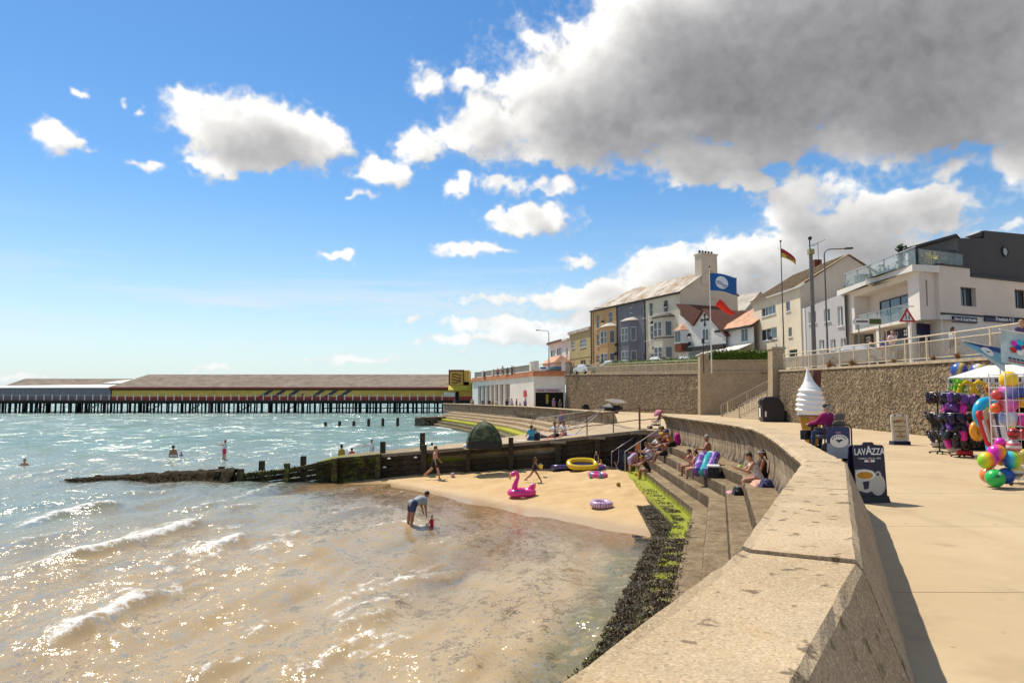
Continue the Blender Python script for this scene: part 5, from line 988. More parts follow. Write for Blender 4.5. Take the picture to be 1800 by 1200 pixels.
# ================================================================== upper street
def railing(name,label,pts,post_step,hgt=1.15,bal=.16,balr=.012,zf=None,m=None,off=-.28,maxb=290):
    m=m or m_rail_up; ps=[Vector(p) for p in resample(pts,post_step)]; mt=miters([tuple(p) for p in ps]); zf=zf or (lambda y:WTOP(y)+.15)
    P=[Vector((p.x+q.x*off,p.y+q.y*off,zf(p.y))) for p,q in zip(ps,mt)]; r=thing(name,label,'railing',P[0])
    pm=MB().box(-.035,.035,-.035,.035,-.02,hgt).mesh('post',m)
    for p in P: piece('post',pm,r,p-P[0])
    for hh,rr_ in ((hgt,.04),(hgt*.78,.028),(.14,.025)):
        for a,b in zip(P[:-1],P[1:]): MB().tube([a+Vector((0,0,hh)),b+Vector((0,0,hh))],rr_,6).build('rail',m,r,world=True)
    tot=sum((b-a).length for a,b in zip(P[:-1],P[1:])); n=0; bm=MB().tube([(0,0,.14),(0,0,hgt*.78)],balr,4,False).mesh('baluster',m); step=max(bal,tot/maxb)
    for a,b in zip(P[:-1],P[1:]):
        l=(b-a).length; k=int(l/step)
        for i in range(1,k): piece('baluster',bm,r,a.lerp(b,i/k)-P[0])
    return r
railing('railing','cream painted railing along the top of the nearer stone wall',[(18.95,16),(19.0,24),(19.6,34),(20.5,45),(20.68,54.8)],2.3,1.2,.13,.021)
railing('railing','cream railing along the top of the farther stone wall beside the hedge',[(20.2,77.2),(14.2,96),(9.2,111.4)],2.35,1.35,.17,.014)
# hedge
m_hedge=mat('hedge_leaf',(.055,.10,.012),.7,.0,6,.0,col2=(.17,.26,.025))
def hedge(name,label,pts,h,w_,z,N):
    ps=resample(pts,.5); V=np.zeros((N*4,3),np.float32)
    for i in range(N):
        k=random.randrange(len(ps)-1); p=Vector(ps[k]).lerp(Vector(ps[k+1]),random.random()); zz=z(p.y); u=random.uniform(-1,1); s_=random.random()
        q=Vector((p.x+u*w_/2,p.y+random.uniform(-.2,.2),zz+h*(s_**.5)*(1-.12*random.random()-.15*u*u))); d=Vector((random.gauss(0,1),random.gauss(0,1),random.gauss(.4,1))).normalized(); e=d.orthogonal().normalized(); L=random.uniform(.08,.17)
        V[i*4]=q; V[i*4+1]=q+d*L+e*L*.4; V[i*4+2]=q+d*L*1.6; V[i*4+3]=q+d*L-e*L*.4
    o=np_obj(name,V,np.arange(N*4).reshape(-1,4),m_hedge); tag(o,label,'hedge')
    mb=MB(); 
    for a,b in zip(ps[:-1],ps[1:]): mb.add([(a[0]-w_*.35,a[1],z(a[1])),(a[0]+w_*.35,a[1],z(a[1])),(b[0]+w_*.35,b[1],z(b[1])),(b[0]-w_*.35,b[1],z(b[1])),(a[0]-w_*.35,a[1],z(a[1])+h*.8),(a[0]+w_*.35,a[1],z(a[1])+h*.8),(b[0]+w_*.35,b[1],z(b[1])+h*.8),(b[0]-w_*.35,b[1],z(b[1])+h*.8)],[(4,5,6,7),(0,1,5,4),(1,2,6,5),(2,3,7,6),(3,0,4,7)])
    mb.build('foliage_core',m_hedge,o)
lw=[(20.55,78.2),(14.9,96),(12.4,106)]
lwo=MB()
for a_,b_ in zip(lw[:-1],lw[1:]): lwo.add([(a_[0],a_[1],WTOP(a_[1])),(b_[0],b_[1],WTOP(b_[1])),(b_[0],b_[1],WTOP(b_[1])+1.32),(a_[0],a_[1],WTOP(a_[1])+1.32),(a_[0]+.3,a_[1],WTOP(a_[1])+1.32),(b_[0]+.3,b_[1],WTOP(b_[1])+1.32)],[(0,1,2,3),(3,2,5,4)])
tag(lwo.build('low_wall',mat('brown_wall',(.27,.215,.145),.9,.2,1.5,.3)),'low brown wall between the farther railing and the hedge','wall')
hedge('hedge','long low green hedge behind the farther railing',[(21.0,78.6),(15.6,96),(13.2,106)],1.78,1.1,lambda y:WTOP(y)+.15,9000)
hedge('hedge','taller dense green hedge above the stair recess',[(30.5,75.6),(21.6,77.0)],1.55,1.3,lambda y:8.2,6500)
# cars
def car(label,loc,rz,col,name='parked_car'):
    c=thing(name,label,'car',loc,rz,'cars parked along the upper street'); m=mat('car_paint_'+label.split()[0]+label.split()[1],col,.25,.03,1,0,spec=.6,Coat_Weight=.6)
    pr=[(-2.1,.35),(-2.12,.75),(-1.95,.92),(-1.15,.98),(-.55,1.42),(.75,1.46),(1.55,1.02),(2.05,.95),(2.12,.6),(2.1,.35)]
    b=MB(); n=len(pr)
    for yy,sc_,zs in ((-.86,1,.0),(-.70,1,1.0),(.70,1,1.0),(.86,1,.0)):
        for x,z in pr: b.v.append((x,yy if z<1.0 or zs else yy,z if zs or z<1.0 else 1.0+(z-1.0)*.25))
    for k in range(3):
        for j in range(n-1): b.f.append((k*n+j,k*n+j+1,(k+1)*n+j+1,(k+1)*n+j))
    b.f+=[tuple(range(n)),tuple(range(4*n-1,3*n-1,-1)),(0,n,2*n,3*n,3*n+n-1,3*n-1,2*n-1,n-1)]; b.m=[0]*len(b.f); b.build('body',m,c)
    for sgn in (-1,1):
        MB().add([(-1.0,sgn*.80,1.0),(1.35,sgn*.80,1.03),(.72,sgn*.72,1.40),(-.52,sgn*.72,1.37)],[(0,1,2,3)]).build('side_window',m_glass,c)
        for x in (-1.3,1.3): w_=MB().at((x,sgn*.80,.33),(R(90),0,0)).lathe([(.31,-.1),(.33,-.05),(.33,.05),(.31,.1)],14).build('wheel',m_black,c); MB().at((x,sgn*.91,.33),(R(90),0,0)).lathe([(.2,-.01),(.2,.01)],10).build('rim',m_steel,w_)
    MB().add([(-1.12,-.66,1.02),(-1.12,.66,1.02),(-.6,.62,1.41),(-.6,-.62,1.41)],[(0,1,2,3)]).build('windscreen',m_glass,c); MB().add([(1.5,-.64,1.06),(1.5,.64,1.06),(.82,.6,1.44),(.82,-.6,1.44)],[(3,2,1,0)]).build('rear_window',m_glass,c)
    for yy in (-.6,.6): MB().box(-2.14,-2.1,yy-.15,yy+.15,.68,.82).build('headlight',m_white,c)
    return c
def ug(px,Yq,dz=0):
    x=(px-900)/1250.0*Yq; return Vector((x,Yq,ugz(x,Yq)+dz))
ra=math.atan2(-21,9.6)
for lab,px,py,Yq,col in (('white car, first of those behind the hedge nearest the tan house',1075,633.5,103,(.62,.62,.62)),('pale silver car behind the hedge before the grey house',1103,632.5,99,(.5,.51,.53)),('white car behind the hedge before the cream house',1157,627,92,(.66,.66,.66)),('white estate car behind the hedge before the gabled house',1207,626.5,88,(.64,.64,.64)),('grey blue car above the stair recess hedge',1279,618.5,84,(.28,.32,.38)),('silver car parked by the shelter roof',1028,640,108,(.55,.57,.6)),('white car beyond the shelter parapet',950,645,124,(.6,.6,.6)),('dark green car beyond the shelter parapet',976,644,121,(.04,.07,.06)),('silver car parked beside the modern building',1507,606,49,(.5,.5,.52))):
    q=atY(px,py,Yq); car(lab,Vector((q.x,Yq,q.z-1.46)),ra if px<1500 else R(-50),col)
# lamps, masts, flags, signs
def lamp(label,px,py_top,py_arm,Yq,arm_px,name='street_lamp'):
    b=ug(px,Yq); t=thing(name,label,'street lamp',b); top=atY(px,py_arm,Yq).z-b.z; ax=(arm_px-px)/1250.0*Yq; s_=1 if ax>0 else -1; r=.5
    pts=[(0,0,0),(0,0,top*.5),(0,0,top-r)]+[(s_*r*(1-math.cos(a)),0,top-r+r*math.sin(a)) for a in (R(30),R(60),R(90))]+[(ax*.75,0,top+.05)]
    MB().tube(pts,[.10,.075,.06,.05,.05,.05,.045],8).build('column',mat('lamp_column',(.14,.125,.11),.6,.25,3,.1),t); MB().at((ax*.75,0,top+.05),(0,R(-3*s_),0)).box(min(0,ax*.3),max(0,ax*.3),-.13,.13,-.06,.07,.04,.03).build('lamp_head',m_dframe,t); MB().tube([(0,0,0),(0,0,1.1)],.13,8).build('base',m_dframe,t); return t
lamp('tall street lamp with arm towards the sea beside the small white house',965,580,581,124,943); lamp('street lamp rising in front of the tan house',1044,539,541,112,1070); lamp('tall rust streaked street lamp before the grey house',1456,437,438,60,1505)
b=ug(1432,58); t=thing('camera_mast','thick grey mast topped by a camera on a box','mast',b); zt=atY(1432,447,58).z-b.z; MB().tube([(0,0,0),(0,0,zt*.45),(0,0,zt)],[.19,.17,.15],10).build('pole',mat('mast_grey',(.17,.155,.145),.6,.15,3,.1),t); MB().box(-.2,.24,-.2,.2,zt,zt+.42).build('cabinet',mat('mast_box',(.30,.25,.12),.7,.1,3,0),t); MB().tube([(-.05,0,zt+.42),(-.05,0,zt+1.25)],.05,6).build('neck',m_dframe,t); MB().ball((-.02,0,zt+1.35),.17,10,8).build('dome_camera',m_dframe,t)
def flagpole(label,px,py_top,Yq,rad=.05,m=None):
    b=ug(px,Yq); t=thing('flagpole',label,'flagpole',b); zt=atY(px,py_top,Yq).z-b.z; MB().tube([(0,0,0),(0,0,zt)],[rad*1.3,rad*.7],8).build('pole',m or m_white,t); MB().ball((0,0,zt+.06),.09,8,6).build('finial',m_dframe,t); return t,zt,b
fp,zt,fb=flagpole('white flagpole flying a blue flag above the stair recess',1251,470,70)
def cloth(mb,w_,h,fx,nx=16,nz=8):
    for j in range(nz+1):
        for i in range(nx+1): mb.v.append(fx(i/nx,j/nz))
    for j in range(nz):
        for i in range(nx): o=j*(nx+1)+i; mb.f.append((o,o+1,o+nx+2,o+nx+1)); mb.m.append(0)
    return mb
m_fblue=mat('flag_blue',(.012,.10,.32),.8,.08,1,0); m_fwhite=mat('flag_white',(.68,.68,.70),.8,.04,1,0)
W_,H_=2.75,1.75; ff=lambda u,v:(u*W_,.28*math.sin(u*7+v*1.2)*u,zt-.55-v*H_-(u**1.4)*.42+.16*math.sin(u*6)*u*(1-v*.4))
fl=cloth(MB(),W_,H_,ff,22,12).build('blue_flag',m_fblue,None,True); tag(fl,'blue flag with a white disc and wave emblem flying on the white pole','flag'); fl.location=fb
em=MB(); cu,cv,ru,rv=.43,.50,.215,.36; N=28; ring_=[]
for k in range(N+1):
    a=2*math.pi*k/N; ring_.append((cu+ru*math.cos(a),cv+rv*math.sin(a)))
def proud(u,v,d): p=ff(u,v); return (p[0],p[1]-d,p[2])
rows=10
for r_ in range(rows):
    for k in range(N):
        f0,f1=r_/rows,(r_+1)/rows; q=[(cu+(ring_[k][0]-cu)*f0,cv+(ring_[k][1]-cv)*f0),(cu+(ring_[k+1][0]-cu)*f0,cv+(ring_[k+1][1]-cv)*f0),(cu+(ring_[k+1][0]-cu)*f1,cv+(ring_[k+1][1]-cv)*f1),(cu+(ring_[k][0]-cu)*f1,cv+(ring_[k][1]-cv)*f1)]
        em.add([proud(a,b_,.015) for a,b_ in q],[(0,1,2,3)])
em.build('emblem_disc',m_fwhite,fl)
wv=MB()
for off,th_ in ((.52,.05),(.63,.045)):
    for k in range(20):
        u0,u1=cu-ru*.86+ru*1.75*k/20,cu-ru*.86+ru*1.75*(k+1)/20; g=lambda u:off+.10*(u-cu)/ru+.05*math.sin((u-cu)/ru*4)
        wv.add([proud(u0,g(u0),.03),proud(u1,g(u1),.03),proud(u1,g(u1)+th_,.03),proud(u0,g(u0)+th_,.03)],[(0,1,2,3)])
wv.build('emblem_wave',m_fblue,fl)
ws=MB(); p0=atY(1262,532,70)-fb; p1=atY(1289,553,70)-fb; k=8
ws.tube([p0.lerp(p1,i/k)+Vector((0,0,.05*math.sin(i))) for i in range(k+1)],[.42-.22*i/k for i in range(k+1)],12,False); wso=ws.build('wind_sock',mat('orange_red_nylon',(.72,.03,.012),.7,.08,2,0),None,True); tag(wso,'orange red wind sock streaming below the blue flag','wind sock'); wso.location=fb; MB().tube([(0,0,p0.z+.4),p0+Vector((0,0,.3))],.012,4).build('cord',m_dframe,wso)
fp2,zt2,fb2=flagpole('dark flagpole flying a red and yellow flag before the cream house',1379,425,58,.05,mat('pole_dark',(.09,.08,.085),.5,.1,2,0))
W2_,H2_=1.35,.75; f2=lambda u,v:(u*W2_*(1-.12*u),.15*math.sin(u*6)*u,zt2-.55-v*H2_*(1-.35*u)-(u**1.5)*.95)
fl2=cloth(MB(),1,1,f2,14,8); fl2.m=[0 if (i//14)<4 else 1 for i in range(14*8)]; o=fl2.build('lifeguard_flag',[mat('flag_red',(.30,.02,.03),.8,.1,1,0),mat('flag_yellow',(.55,.36,.04),.8,.1,1,0)],None,True); tag(o,'red over yellow flag drooping from the dark pole','flag'); o.location=fb2
t_=MB()
for k in range(4): u=.36+k*.1; t_.add([(lambda q:(q[0],q[1]-.02,q[2]))(f2(a,b_)) for a,b_ in ((u,.56),(u+.07,.56),(u+.07,.82),(u,.82))],[(3,2,1,0)])
t_.build('lettering',m_dframe,o)
def warn_sign():
    b=ug(1598,52); t=thing('warning_sign','red bordered triangular road warning sign on a grey post','road sign',b); z=atY(1598,566,52).z-b.z; s_=.62
    MB().tube([(0,0,0),(0,0,z+.2)],.045,8).build('post',mat('galv_post',(.22,.22,.22),.5,.1,3,0),t); tri=lambda s,y:[(-s,z),(s,z),(0,z+s*1.73)]
    MB().plate(tri(s_,0),-.08,-.05).build('red_triangle',mat('sign_red',(.50,.02,.03),.5,.05,1,0),t); MB().plate([(-s_*.62,z+s_*.19),(s_*.62,z+s_*.19),(0,z+s_*1.26)],-.09,-.081).build('white_panel',m_white,t)
    pic=MB(); 
    for dx,hh in ((-.1,.30),(.12,.22)):
        pic.box(dx-.035,dx+.035,-.1,-.091,z+.18,z+.18+hh); pic.ball((dx,-.095,z+.18+hh+.06),.05,8,6,1,.1,1)
    pic.build('pictogram',m_black,t); MB().box(-.55,.55,-.05,.05,z+s_*1.73+.05,z+s_*1.73+.13).build('lamp_bar',m_steel,t)
warn_sign()
b=ug(1525,54); t=thing('direction_sign','white and green arrow road direction sign on two posts','road sign',b); z=atY(1525,571,54).z-b.z
for dx in (-.45,1.15): MB().tube([(dx*1.0-.1,0,0),(dx-.1,0,z-.02)],.05,8).build('post',MATS['galv_post'],t)
MB().plate([(-.9,z),(1.2,z),(1.2,z+.52),(-.9,z+.52),(-1.05,z+.26)],-.06,-.02).build('sign_panel',m_white,t); MB().box(.25,1.15,-.075,-.062,z+.06,z+.46).build('green_panel',mat('sign_green',(.06,.10,.015),.5,.05,1,0),t); MB().box(-.75,.15,-.07,-.062,z+.2,z+.32).build('lettering',m_dframe,t)
b=ug(1237,72); t=thing('finger_post','short dark signal post beside the blue flag','post',b); MB().tube([(0,0,0),(0,0,3.3)],.05,6).build('post',m_dframe,t); MB().box(-.12,.12,-.1,.1,3.0,3.5).build('signal_box',m_dframe,t)
# dry tufts along the coping
m_dry=mat('dry_stalks',(.26,.13,.05),.9,.3,5,0)
for i,(px,Yq,sc_) in enumerate(((1484,46,1.1),(1520,42.5,.9),(1575,37,.5),(1640,33,.5),(1690,31,.6),(1745,29,.7))):
    x=wx(Yq)-.25; N=150; V=np.zeros((N*4,3),np.float32)
    for k in range(N):
        a=random.random()*6.28; r=random.random()**.7*.42*sc_; b=Vector((x,Yq,WTOP(Yq)+.13)); t_=b+Vector((math.cos(a)*r,math.sin(a)*r,(.55-.5*r)*sc_*random.uniform(.4,1))); e=Vector((-math.sin(a),math.cos(a),0))*.012
        V[k*4:k*4+4]=[b-e,b+e,t_+e*.5,t_-e*.5]
    o=np_obj('dry_plant',V,np.arange(N*4).reshape(-1,4),m_dry); tag(o,'rusty dry plant tuft on the wall coping, '+['nearest the camera mast','below the direction sign','below the man in pink','below the warning sign','below the walking woman','nearest the stall flags'][i],'plant','dry tufts on the wall'); o['kind']='thing'
for (x,y,z) in ((19.95,77.6,6.2),(19.9,77.8,5.2),(19.8,77.7,4.4)): shrub(rw,(x,y,z),.3,.8,m_leafd,220,'creeper',.07)
# ================================================================== things on the promenade
def on(px,py): return at(px,py,PZ)
m_frame=mat('board_frame_white',(.86,.85,.82),.5,.05,2,0)
# coffee board
p=on(1533,883); p.z=PZ; lb=thing('coffee_sign','navy coffee advertising board with a white cup beside the sea wall','sign',p,R(10)); W_,H_=.58,.96; m_lnavy=mat('board_navy',(.012,.013,.045),.45,.08,2,0)
def rrect(w_,h,r,z0=0,n=4): 
    out=[]
    for cx,cz,a0 in ((w_/2-r,z0+h-r,0),(-w_/2+r,z0+h-r,90),(-w_/2+r,z0+r,180),(w_/2-r,z0+r,270)):
        for k in range(n+1): a=R(a0+90*k/n); out.append((cx+r*math.cos(a),cz+r*math.sin(a)))
    return out[::-1]
def lean(o,a=3): o.rotation_euler=(R(-a),0,0); return o
pan=lean(MB().plate(rrect(W_,H_-.08,.05,.08),-.012,.012).build('panel',m_lnavy,lb)); tab=MB().plate([(-.12,H_-.002),(.12,H_-.002),(.08,H_+.05),(-.08,H_+.05)][::-1],-.0121,.0121).build('panel_tab',m_lnavy,pan)
text('brand_lettering','LAV',.155,m_wtxt,pan,(-.172,-.0135,H_-.115),bold=.003,sx=.80,depth=.002); text('brand_lettering','A',.20,m_wtxt,pan,(.0,-.0135,H_-.095),bold=.004,sx=.85,depth=.002); text('brand_lettering','ZZA',.155,m_wtxt,pan,(.172,-.0135,H_-.115),bold=.003,sx=.80,depth=.002)
text('brand_lettering','TORINO, ITALIA, 1895',.042,m_wtxt,pan,(0,-.0135,H_-.225),sx=1.05,depth=.0015); MB().plate(rrect(.2,.035,.015,H_-.285),-.0145,-.0125).build('badge',m_wtxt,pan); MB().plate(rrect(.05,.03,.01,H_-.2825),-.0155,-.0146).build('badge_red',mat('badge_red',(.5,.02,.03),.5,0,1,0),pan)
m_cup=mat('printed_cup',(.48,.47,.42),.5,.06,2,0); m_cof=mat('printed_coffee',(.50,.24,.01),.5,.15,5,0)
def ell(cx,cz,a,b_,n=28,t0=0,t1=360): return [(cx+a*math.cos(R(t0+(t1-t0)*k/n)),cz+b_*math.sin(R(t0+(t1-t0)*k/n))) for k in range(n)][::-1]
MB().plate(ell(.12,.30,.145,.185),-.0138,-.0125).build('printed_saucer',m_cup,pan); MB().plate([(-.285,.44),(-.285,.22),(-.10,.165),(.04,.20),(.10,.47),(.04,.53),(-.1,.56),(-.285,.55)],-.0148,-.0139).build('printed_cup',m_cup,pan); MB().plate([p_ for p_ in ell(-.1,.465,.19,.085) if p_[0]>-.287],-.0158,-.0149).build('printed_rim',m_wtxt,pan); MB().plate([p_ for p_ in ell(-.11,.455,.155,.062) if p_[0]>-.287],-.0168,-.0159).build('printed_coffee',m_cof,pan); MB().plate(ell(.145,.47,.055,.052),-.0148,-.0126).build('printed_handle',m_cup,pan); MB().plate(ell(.135,.468,.026,.022),-.0158,-.0149).build('printed_handle_hole',m_lnavy,pan); MB().plate([(-.14,.22),(-.06,.23),(-.03,.36),(-.16,.35)],-.0158,-.0149).build('printed_label',m_lnavy,pan)
lean(MB().plate(rrect(W_,H_-.08,.05,.08),-.012,.012).build('back_panel',m_lnavy,lb),-6).location=(0,.26,0); MB().box(-.31,.31,-.06,.30,.003,.11,.02,.02).build('base',m_black,lb)
# donut board
p=on(1584,781.5); p.z=PZ; db=thing('donut_sign','white framed cream board advertising donuts standing before the stone wall','sign',p,R(2)); W_,H_=.66,1.15
lean(MB().plate(rrect(W_,H_-.12,.12,.12),-.012,.012).build('panel',m_frame,db),4); bd=lean(MB().plate(rrect(W_-.12,H_-.26,.07,.20),-.0145,-.0125).build('poster',mat('poster_cream',(.66,.56,.37),.7,.08,3,0),db),4)
m_dred=mat('donut_red',(.20,.012,.008),.6,.05,2,0); m_dbr=mat('donut_brown',(.10,.035,.015),.6,.05,2,0)
for k,ch in enumerate('DONUTS'): text('letter',ch,.125,m_dred,bd,(-.21+k*.084,-.0155,H_-.26-.035*((k-2.5)/2.5)**2),(R(90),R(8*(2.5-k)*-1),0),.002,.006,.85)
text('poster_text','4 FOR £2.00',.078,m_dbr,bd,(0,-.0155,.50),depth=.002,bold=.002); text('poster_text','OR',.07,m_dbr,bd,(0,-.0155,.41),depth=.002,bold=.002); text('poster_text','70P EACH',.078,m_dbr,bd,(0,-.0155,.32),depth=.002,bold=.002)
MB().box(-.22,.22,-.0155,-.0146,.69,.71).build('small_print',m_trim,bd); MB().box(-.09,.09,-.0155,-.0146,.62,.635).build('small_print',m_trim,bd); MB().box(-.33,.33,-.09,.25,.003,.14,.01,.01).build('base',m_navy,db)
for dx in(-.16,.16): lean(MB().box(dx-.03,dx+.03,-.03,.03,H_-.06,H_-.02).build('clip',m_dframe,db),4)
# ice cream parlour board behind the wall
p=on(1475,812); p.z=PZ; ib=thing('ice_cream_board','blue framed board with a white oval bird logo half hidden by the wall','sign',p,R(6)); W_,H_=.78,1.02
def bframe(w_,h,r): return [(-w_/2,0,.03),(-w_/2,0,h-r)]+[(-w_/2+r-r*math.cos(R(a)),0,h-r+r*math.sin(R(a))) for a in (30,60,90)]+[(w_/2-r+r*math.sin(R(a)),0,h-r+r*math.cos(R(a))) for a in (0,30,60)]+[(w_/2,0,h-r),(w_/2,0,.03)]
MB().tube(bframe(W_,H_,.1),.02,6).build('frame',m_black,ib); MB().plate(rrect(W_-.1,H_-.16,.06,.1),-.01,.01).build('panel',mat('board_blue',(.02,.035,.12),.5,.3,2,0),ib); MB().plate(rrect(W_-.1,.42,.03,.1),-.0135,-.0105).build('panel_lower',mat('board_sky',(.22,.27,.36),.5,.1,2,0),ib)
ov=MB().plate(ell(.02,.58,.27,.18,32),-.0165,-.014).build('oval_logo',m_wtxt,ib); 
for k in range(9): a=R(155-130*k/8); text('arc_letter','I',.05,m_navy,ov,(.02+.21*math.cos(a),-.018,.58+.135*math.sin(a)),(R(90),0,0),.001,.008)
MB().plate([(-.10,.60),(-.02,.56),(0,.52),(.03,.55),(.14,.61),(.06,.63),(.02,.61),(-.03,.625)][::-1],-.019,-.017).build('bird',m_navy,ov); MB().box(-.08,.08,-.013,-.0106,.80,.825).build('heading',mat('pink_print',(.6,.2,.35),.5,0,1,0),ib)
# giant cone
p=on(1427,786); p.z=PZ; ic=thing('ice_cream_cone','giant plastic whipped ice cream cone display with a chocolate flake','display',p); hz=.0; m_wafer=mat('wafer',(.40,.21,.025),.5,.12,8,.2); m_cream=mat('plastic_cream',(.88,.87,.85),.35,.03,2,0); m_flake=mat('flake_chocolate',(.115,.035,.02),.6,.2,10,.3)
S_=(786-648)/1250*on(1427,786).y/2.0/1.0; sc2=S_
MB().lathe([(.13*sc2,0),(.20*sc2,.35*sc2),(.25*sc2,.62*sc2),(.28*sc2,.68*sc2),(.28*sc2,.83*sc2),(.25*sc2,.84*sc2)],28).build('wafer_cone',m_wafer,ic,True)
sw_=MB(); N=36; rows=70
for i in range(rows+1):
    f=i/rows; z=(.82+1.18*f)*sc2
    for j in range(N):
        a=2*math.pi*j/N
        env_=float(np.interp(f,[0,.06,.1,.3,.54,.6,.71,.84,.95,1],[.29,.335,.345,.325,.265,.21,.125,.067,.028,.01]))
        sp_=2*abs(((f*9.5+a/(2*math.pi))%1)-.5); r=(env_+.062*max(0,min(1,(.60-f)/.10))*(.5-sp_))*sc2; lx=-.05*sc2*max(0,f-.6)/.4
        sw_.v.append((r*math.cos(a)+lx,r*math.sin(a),z))
for i in range(rows):
    for j in range(N): sw_.f.append((i*N+j,i*N+(j+1)%N,(i+1)*N+(j+1)%N,(i+1)*N+j))
sw_.f.append(tuple(range(rows*N,(rows+1)*N))); sw_.m=[0]*len(sw_.f); sw_.build('whipped_swirl',m_cream,ic,True)
fk=MB().at((.165*sc2,.04,1.38*sc2),(0,R(4),0)); N=16
for i in range(9):
    for j in range(N): a=2*math.pi*j/N; r=.10*sc2*(1+.10*(j%2))*(1 if i<8 else .85); fk.v.append(tuple(fk.T@Vector((r*math.cos(a),r*math.sin(a)*.8,i*.072*sc2))))
for i in range(8):
    for j in range(N): fk.f.append((i*N+j,i*N+(j+1)%N,(i+1)*N+(j+1)%N,(i+1)*N+j))
fk.f.append(tuple(range(8*N,9*N))); fk.m=[0]*len(fk.f); fk.build('chocolate_flake',m_flake,ic)
MB().at((-.10*sc2,-.27*sc2,.74*sc2),(R(90),0,0)).lathe([(.055*sc2,-.01),(.055*sc2,.01)],14).build('round_badge',mat('badge_pink',(.6,.18,.18),.5,.2,20,0),ic)
for k in range(5): a=R(-80+k*12); o_=MB().box(-.035*sc2,.035*sc2,-.012,.0,-.045*sc2,.045*sc2).build('raised_mark',mat('wafer_mark',(.30,.14,.015),.5,.1,8,0),ic); o_.location=(.281*sc2*math.cos(a),.281*sc2*math.sin(a),.755*sc2); o_.rotation_euler=(0,0,a+R(90))
# litter bin
p=on(1357,741); p.z=PZ; bn=thing('litter_bin','large dark rounded litter bin beside the stair','bin',p,R(-8)); k=(741-697)/1250*p.y; 
prof=[(-.52,0),(-.56,.75),(-.55,.86),(-.40,.97),(.0,1.0),(.30,.93),(.50,.72),(.56,.45),(.54,0)]; b=MB(); b.plate([(x*k*.78,z*k) for x,z in prof][::-1],-.33*k,.33*k); b.build('body',mat('bin_plastic',(.018,.018,.026),.4,.15,4,0),bn,bevel=.05); MB().box(-.60*k*.78,-.54*k*.78,-.2*k,.2*k,.66*k,.84*k).build('opening',m_dark,bn); MB().box(-.585*k*.78,-.57*k*.78,-.12*k,.12*k,.18*k,.55*k).build('notice',m_wtxt,bn); MB().box(-.5*k*.78,.5*k*.78,-.36*k,.36*k,.003,.06*k).build('plinth',m_black,bn); MB().box(-.62*k*.78,-.35*k*.78,-.2*k,.2*k,.88*k,.93*k).build('hood',m_steel,bn)
MB().plate(rrect(.12,.42,.03,.2*k),-.345*k,-.335*k).build('label',m_wtxt,bn)
for o_ in bn.children:
    if o_.name.startswith('label'): o_.location=(-.3*k,0,0)
# mobility scooter
p=on(1452,808); p.z=PZ; ms=thing('mobility_scooter','black mobility scooter with a grey padded seat driving away along the promenade','scooter',p,R(25)); m_pad=mat('grey_vinyl',(.085,.08,.085),.55,.12,6,.2)
MB().box(-.3,.3,-.55,.62,.16,.30,.04,.05).build('chassis',m_black,ms,bevel=.03); MB().box(-.31,.31,-.62,-.05,.303,.50,.05,.08).build('motor_cover',m_black,ms,bevel=.04)
sm=MB().box(-.27,.27,-.42,.12,.60,.72); sm.build('seat',m_pad,ms,bevel=.04); MB().tube([(0,-.15,.48),(0,-.15,.62)],.06,8).build('seat_post',m_black,ms); bk=MB().at((0,-.42,.70),(R(10),0,0)); bk.box(-.25,.25,-.06,.06,0,.42,.03,.01); bk.build('backrest',m_pad,ms,bevel=.05); hd=MB().at((0,-.49,1.14),(R(8),0,0)); hd.box(-.20,.20,-.06,.05,0,.20,.03,.01); hd.build('headrest',m_pad,ms,bevel=.05)
for s_ in (-1,1): MB().box(s_*.30-.035,s_*.30+.035,-.38,.08,.86,.93).build('armrest',m_black,ms,bevel=.015)
MB().tube([(0,.55,.25),(0,.50,.75),(0,.40,1.0)],.04,8).build('tiller',m_black,ms); MB().tube([(-.28,.32,1.0),(-.1,.40,1.02),(.1,.40,1.02),(.28,.32,1.0)],.022,6).build('handlebar',m_black,ms); MB().box(-.15,.15,.38,.5,.92,1.06,.02,.02).build('console',m_black,ms); MB().box(-.2,.2,.52,.72,.55,.82).build('basket',m_dframe,ms)
for x,y in ((-.28,-.42),(.28,-.42),(-.25,.55),(.25,.55)): w_=MB().at((x,y,.16),(0,R(90),0)).lathe([(.13,-.055),(.16,-.035),(.16,.035),(.13,.055)],16).build('wheel',m_black,ms); MB().at((x,y,.16),(0,R(90),0)).lathe([(.07,-.058),(.07,.058)],10).build('hub',m_steel,w_)
# ------------------------------------------------------------------ beach goods stall
def ballmat(name,cols,scale=1.0,ang=0):
    t=NT(name); tc=t.n.new('ShaderNodeTexCoord'); g=t.xyz(t.map(tc.outputs['Object'],(1,1,1),(ang,ang*.7,0))); v=t.ramp(g[2],-.5*scale,.5*scale); cr=t.n.new('ShaderNodeValToRGB'); t.l.new(v,cr.inputs[0]); e=cr.color_ramp; n=len(cols)
    while len(e.elements)<n: e.elements.new(.5)
    for i,c in enumerate(cols): e.elements[i].position=i/(n-1) if n>1 else 0; e.elements[i].color=(*c,1)
    t.set(cr.outputs[0],.3,spec=.5); return t.mat
MAG,ORG,YEL,LIM,CYA,BLU,RED,WHT,PUR=(.62,.02,.42),(.85,.20,.01),(.80,.55,.01),(.25,.60,.02),(.02,.42,.62),(.02,.06,.35),(.55,.02,.03),(.72,.72,.70),(.12,.03,.30)
m_wire=mat('white_wire',(.66,.65,.63),.4,.05,3,0)
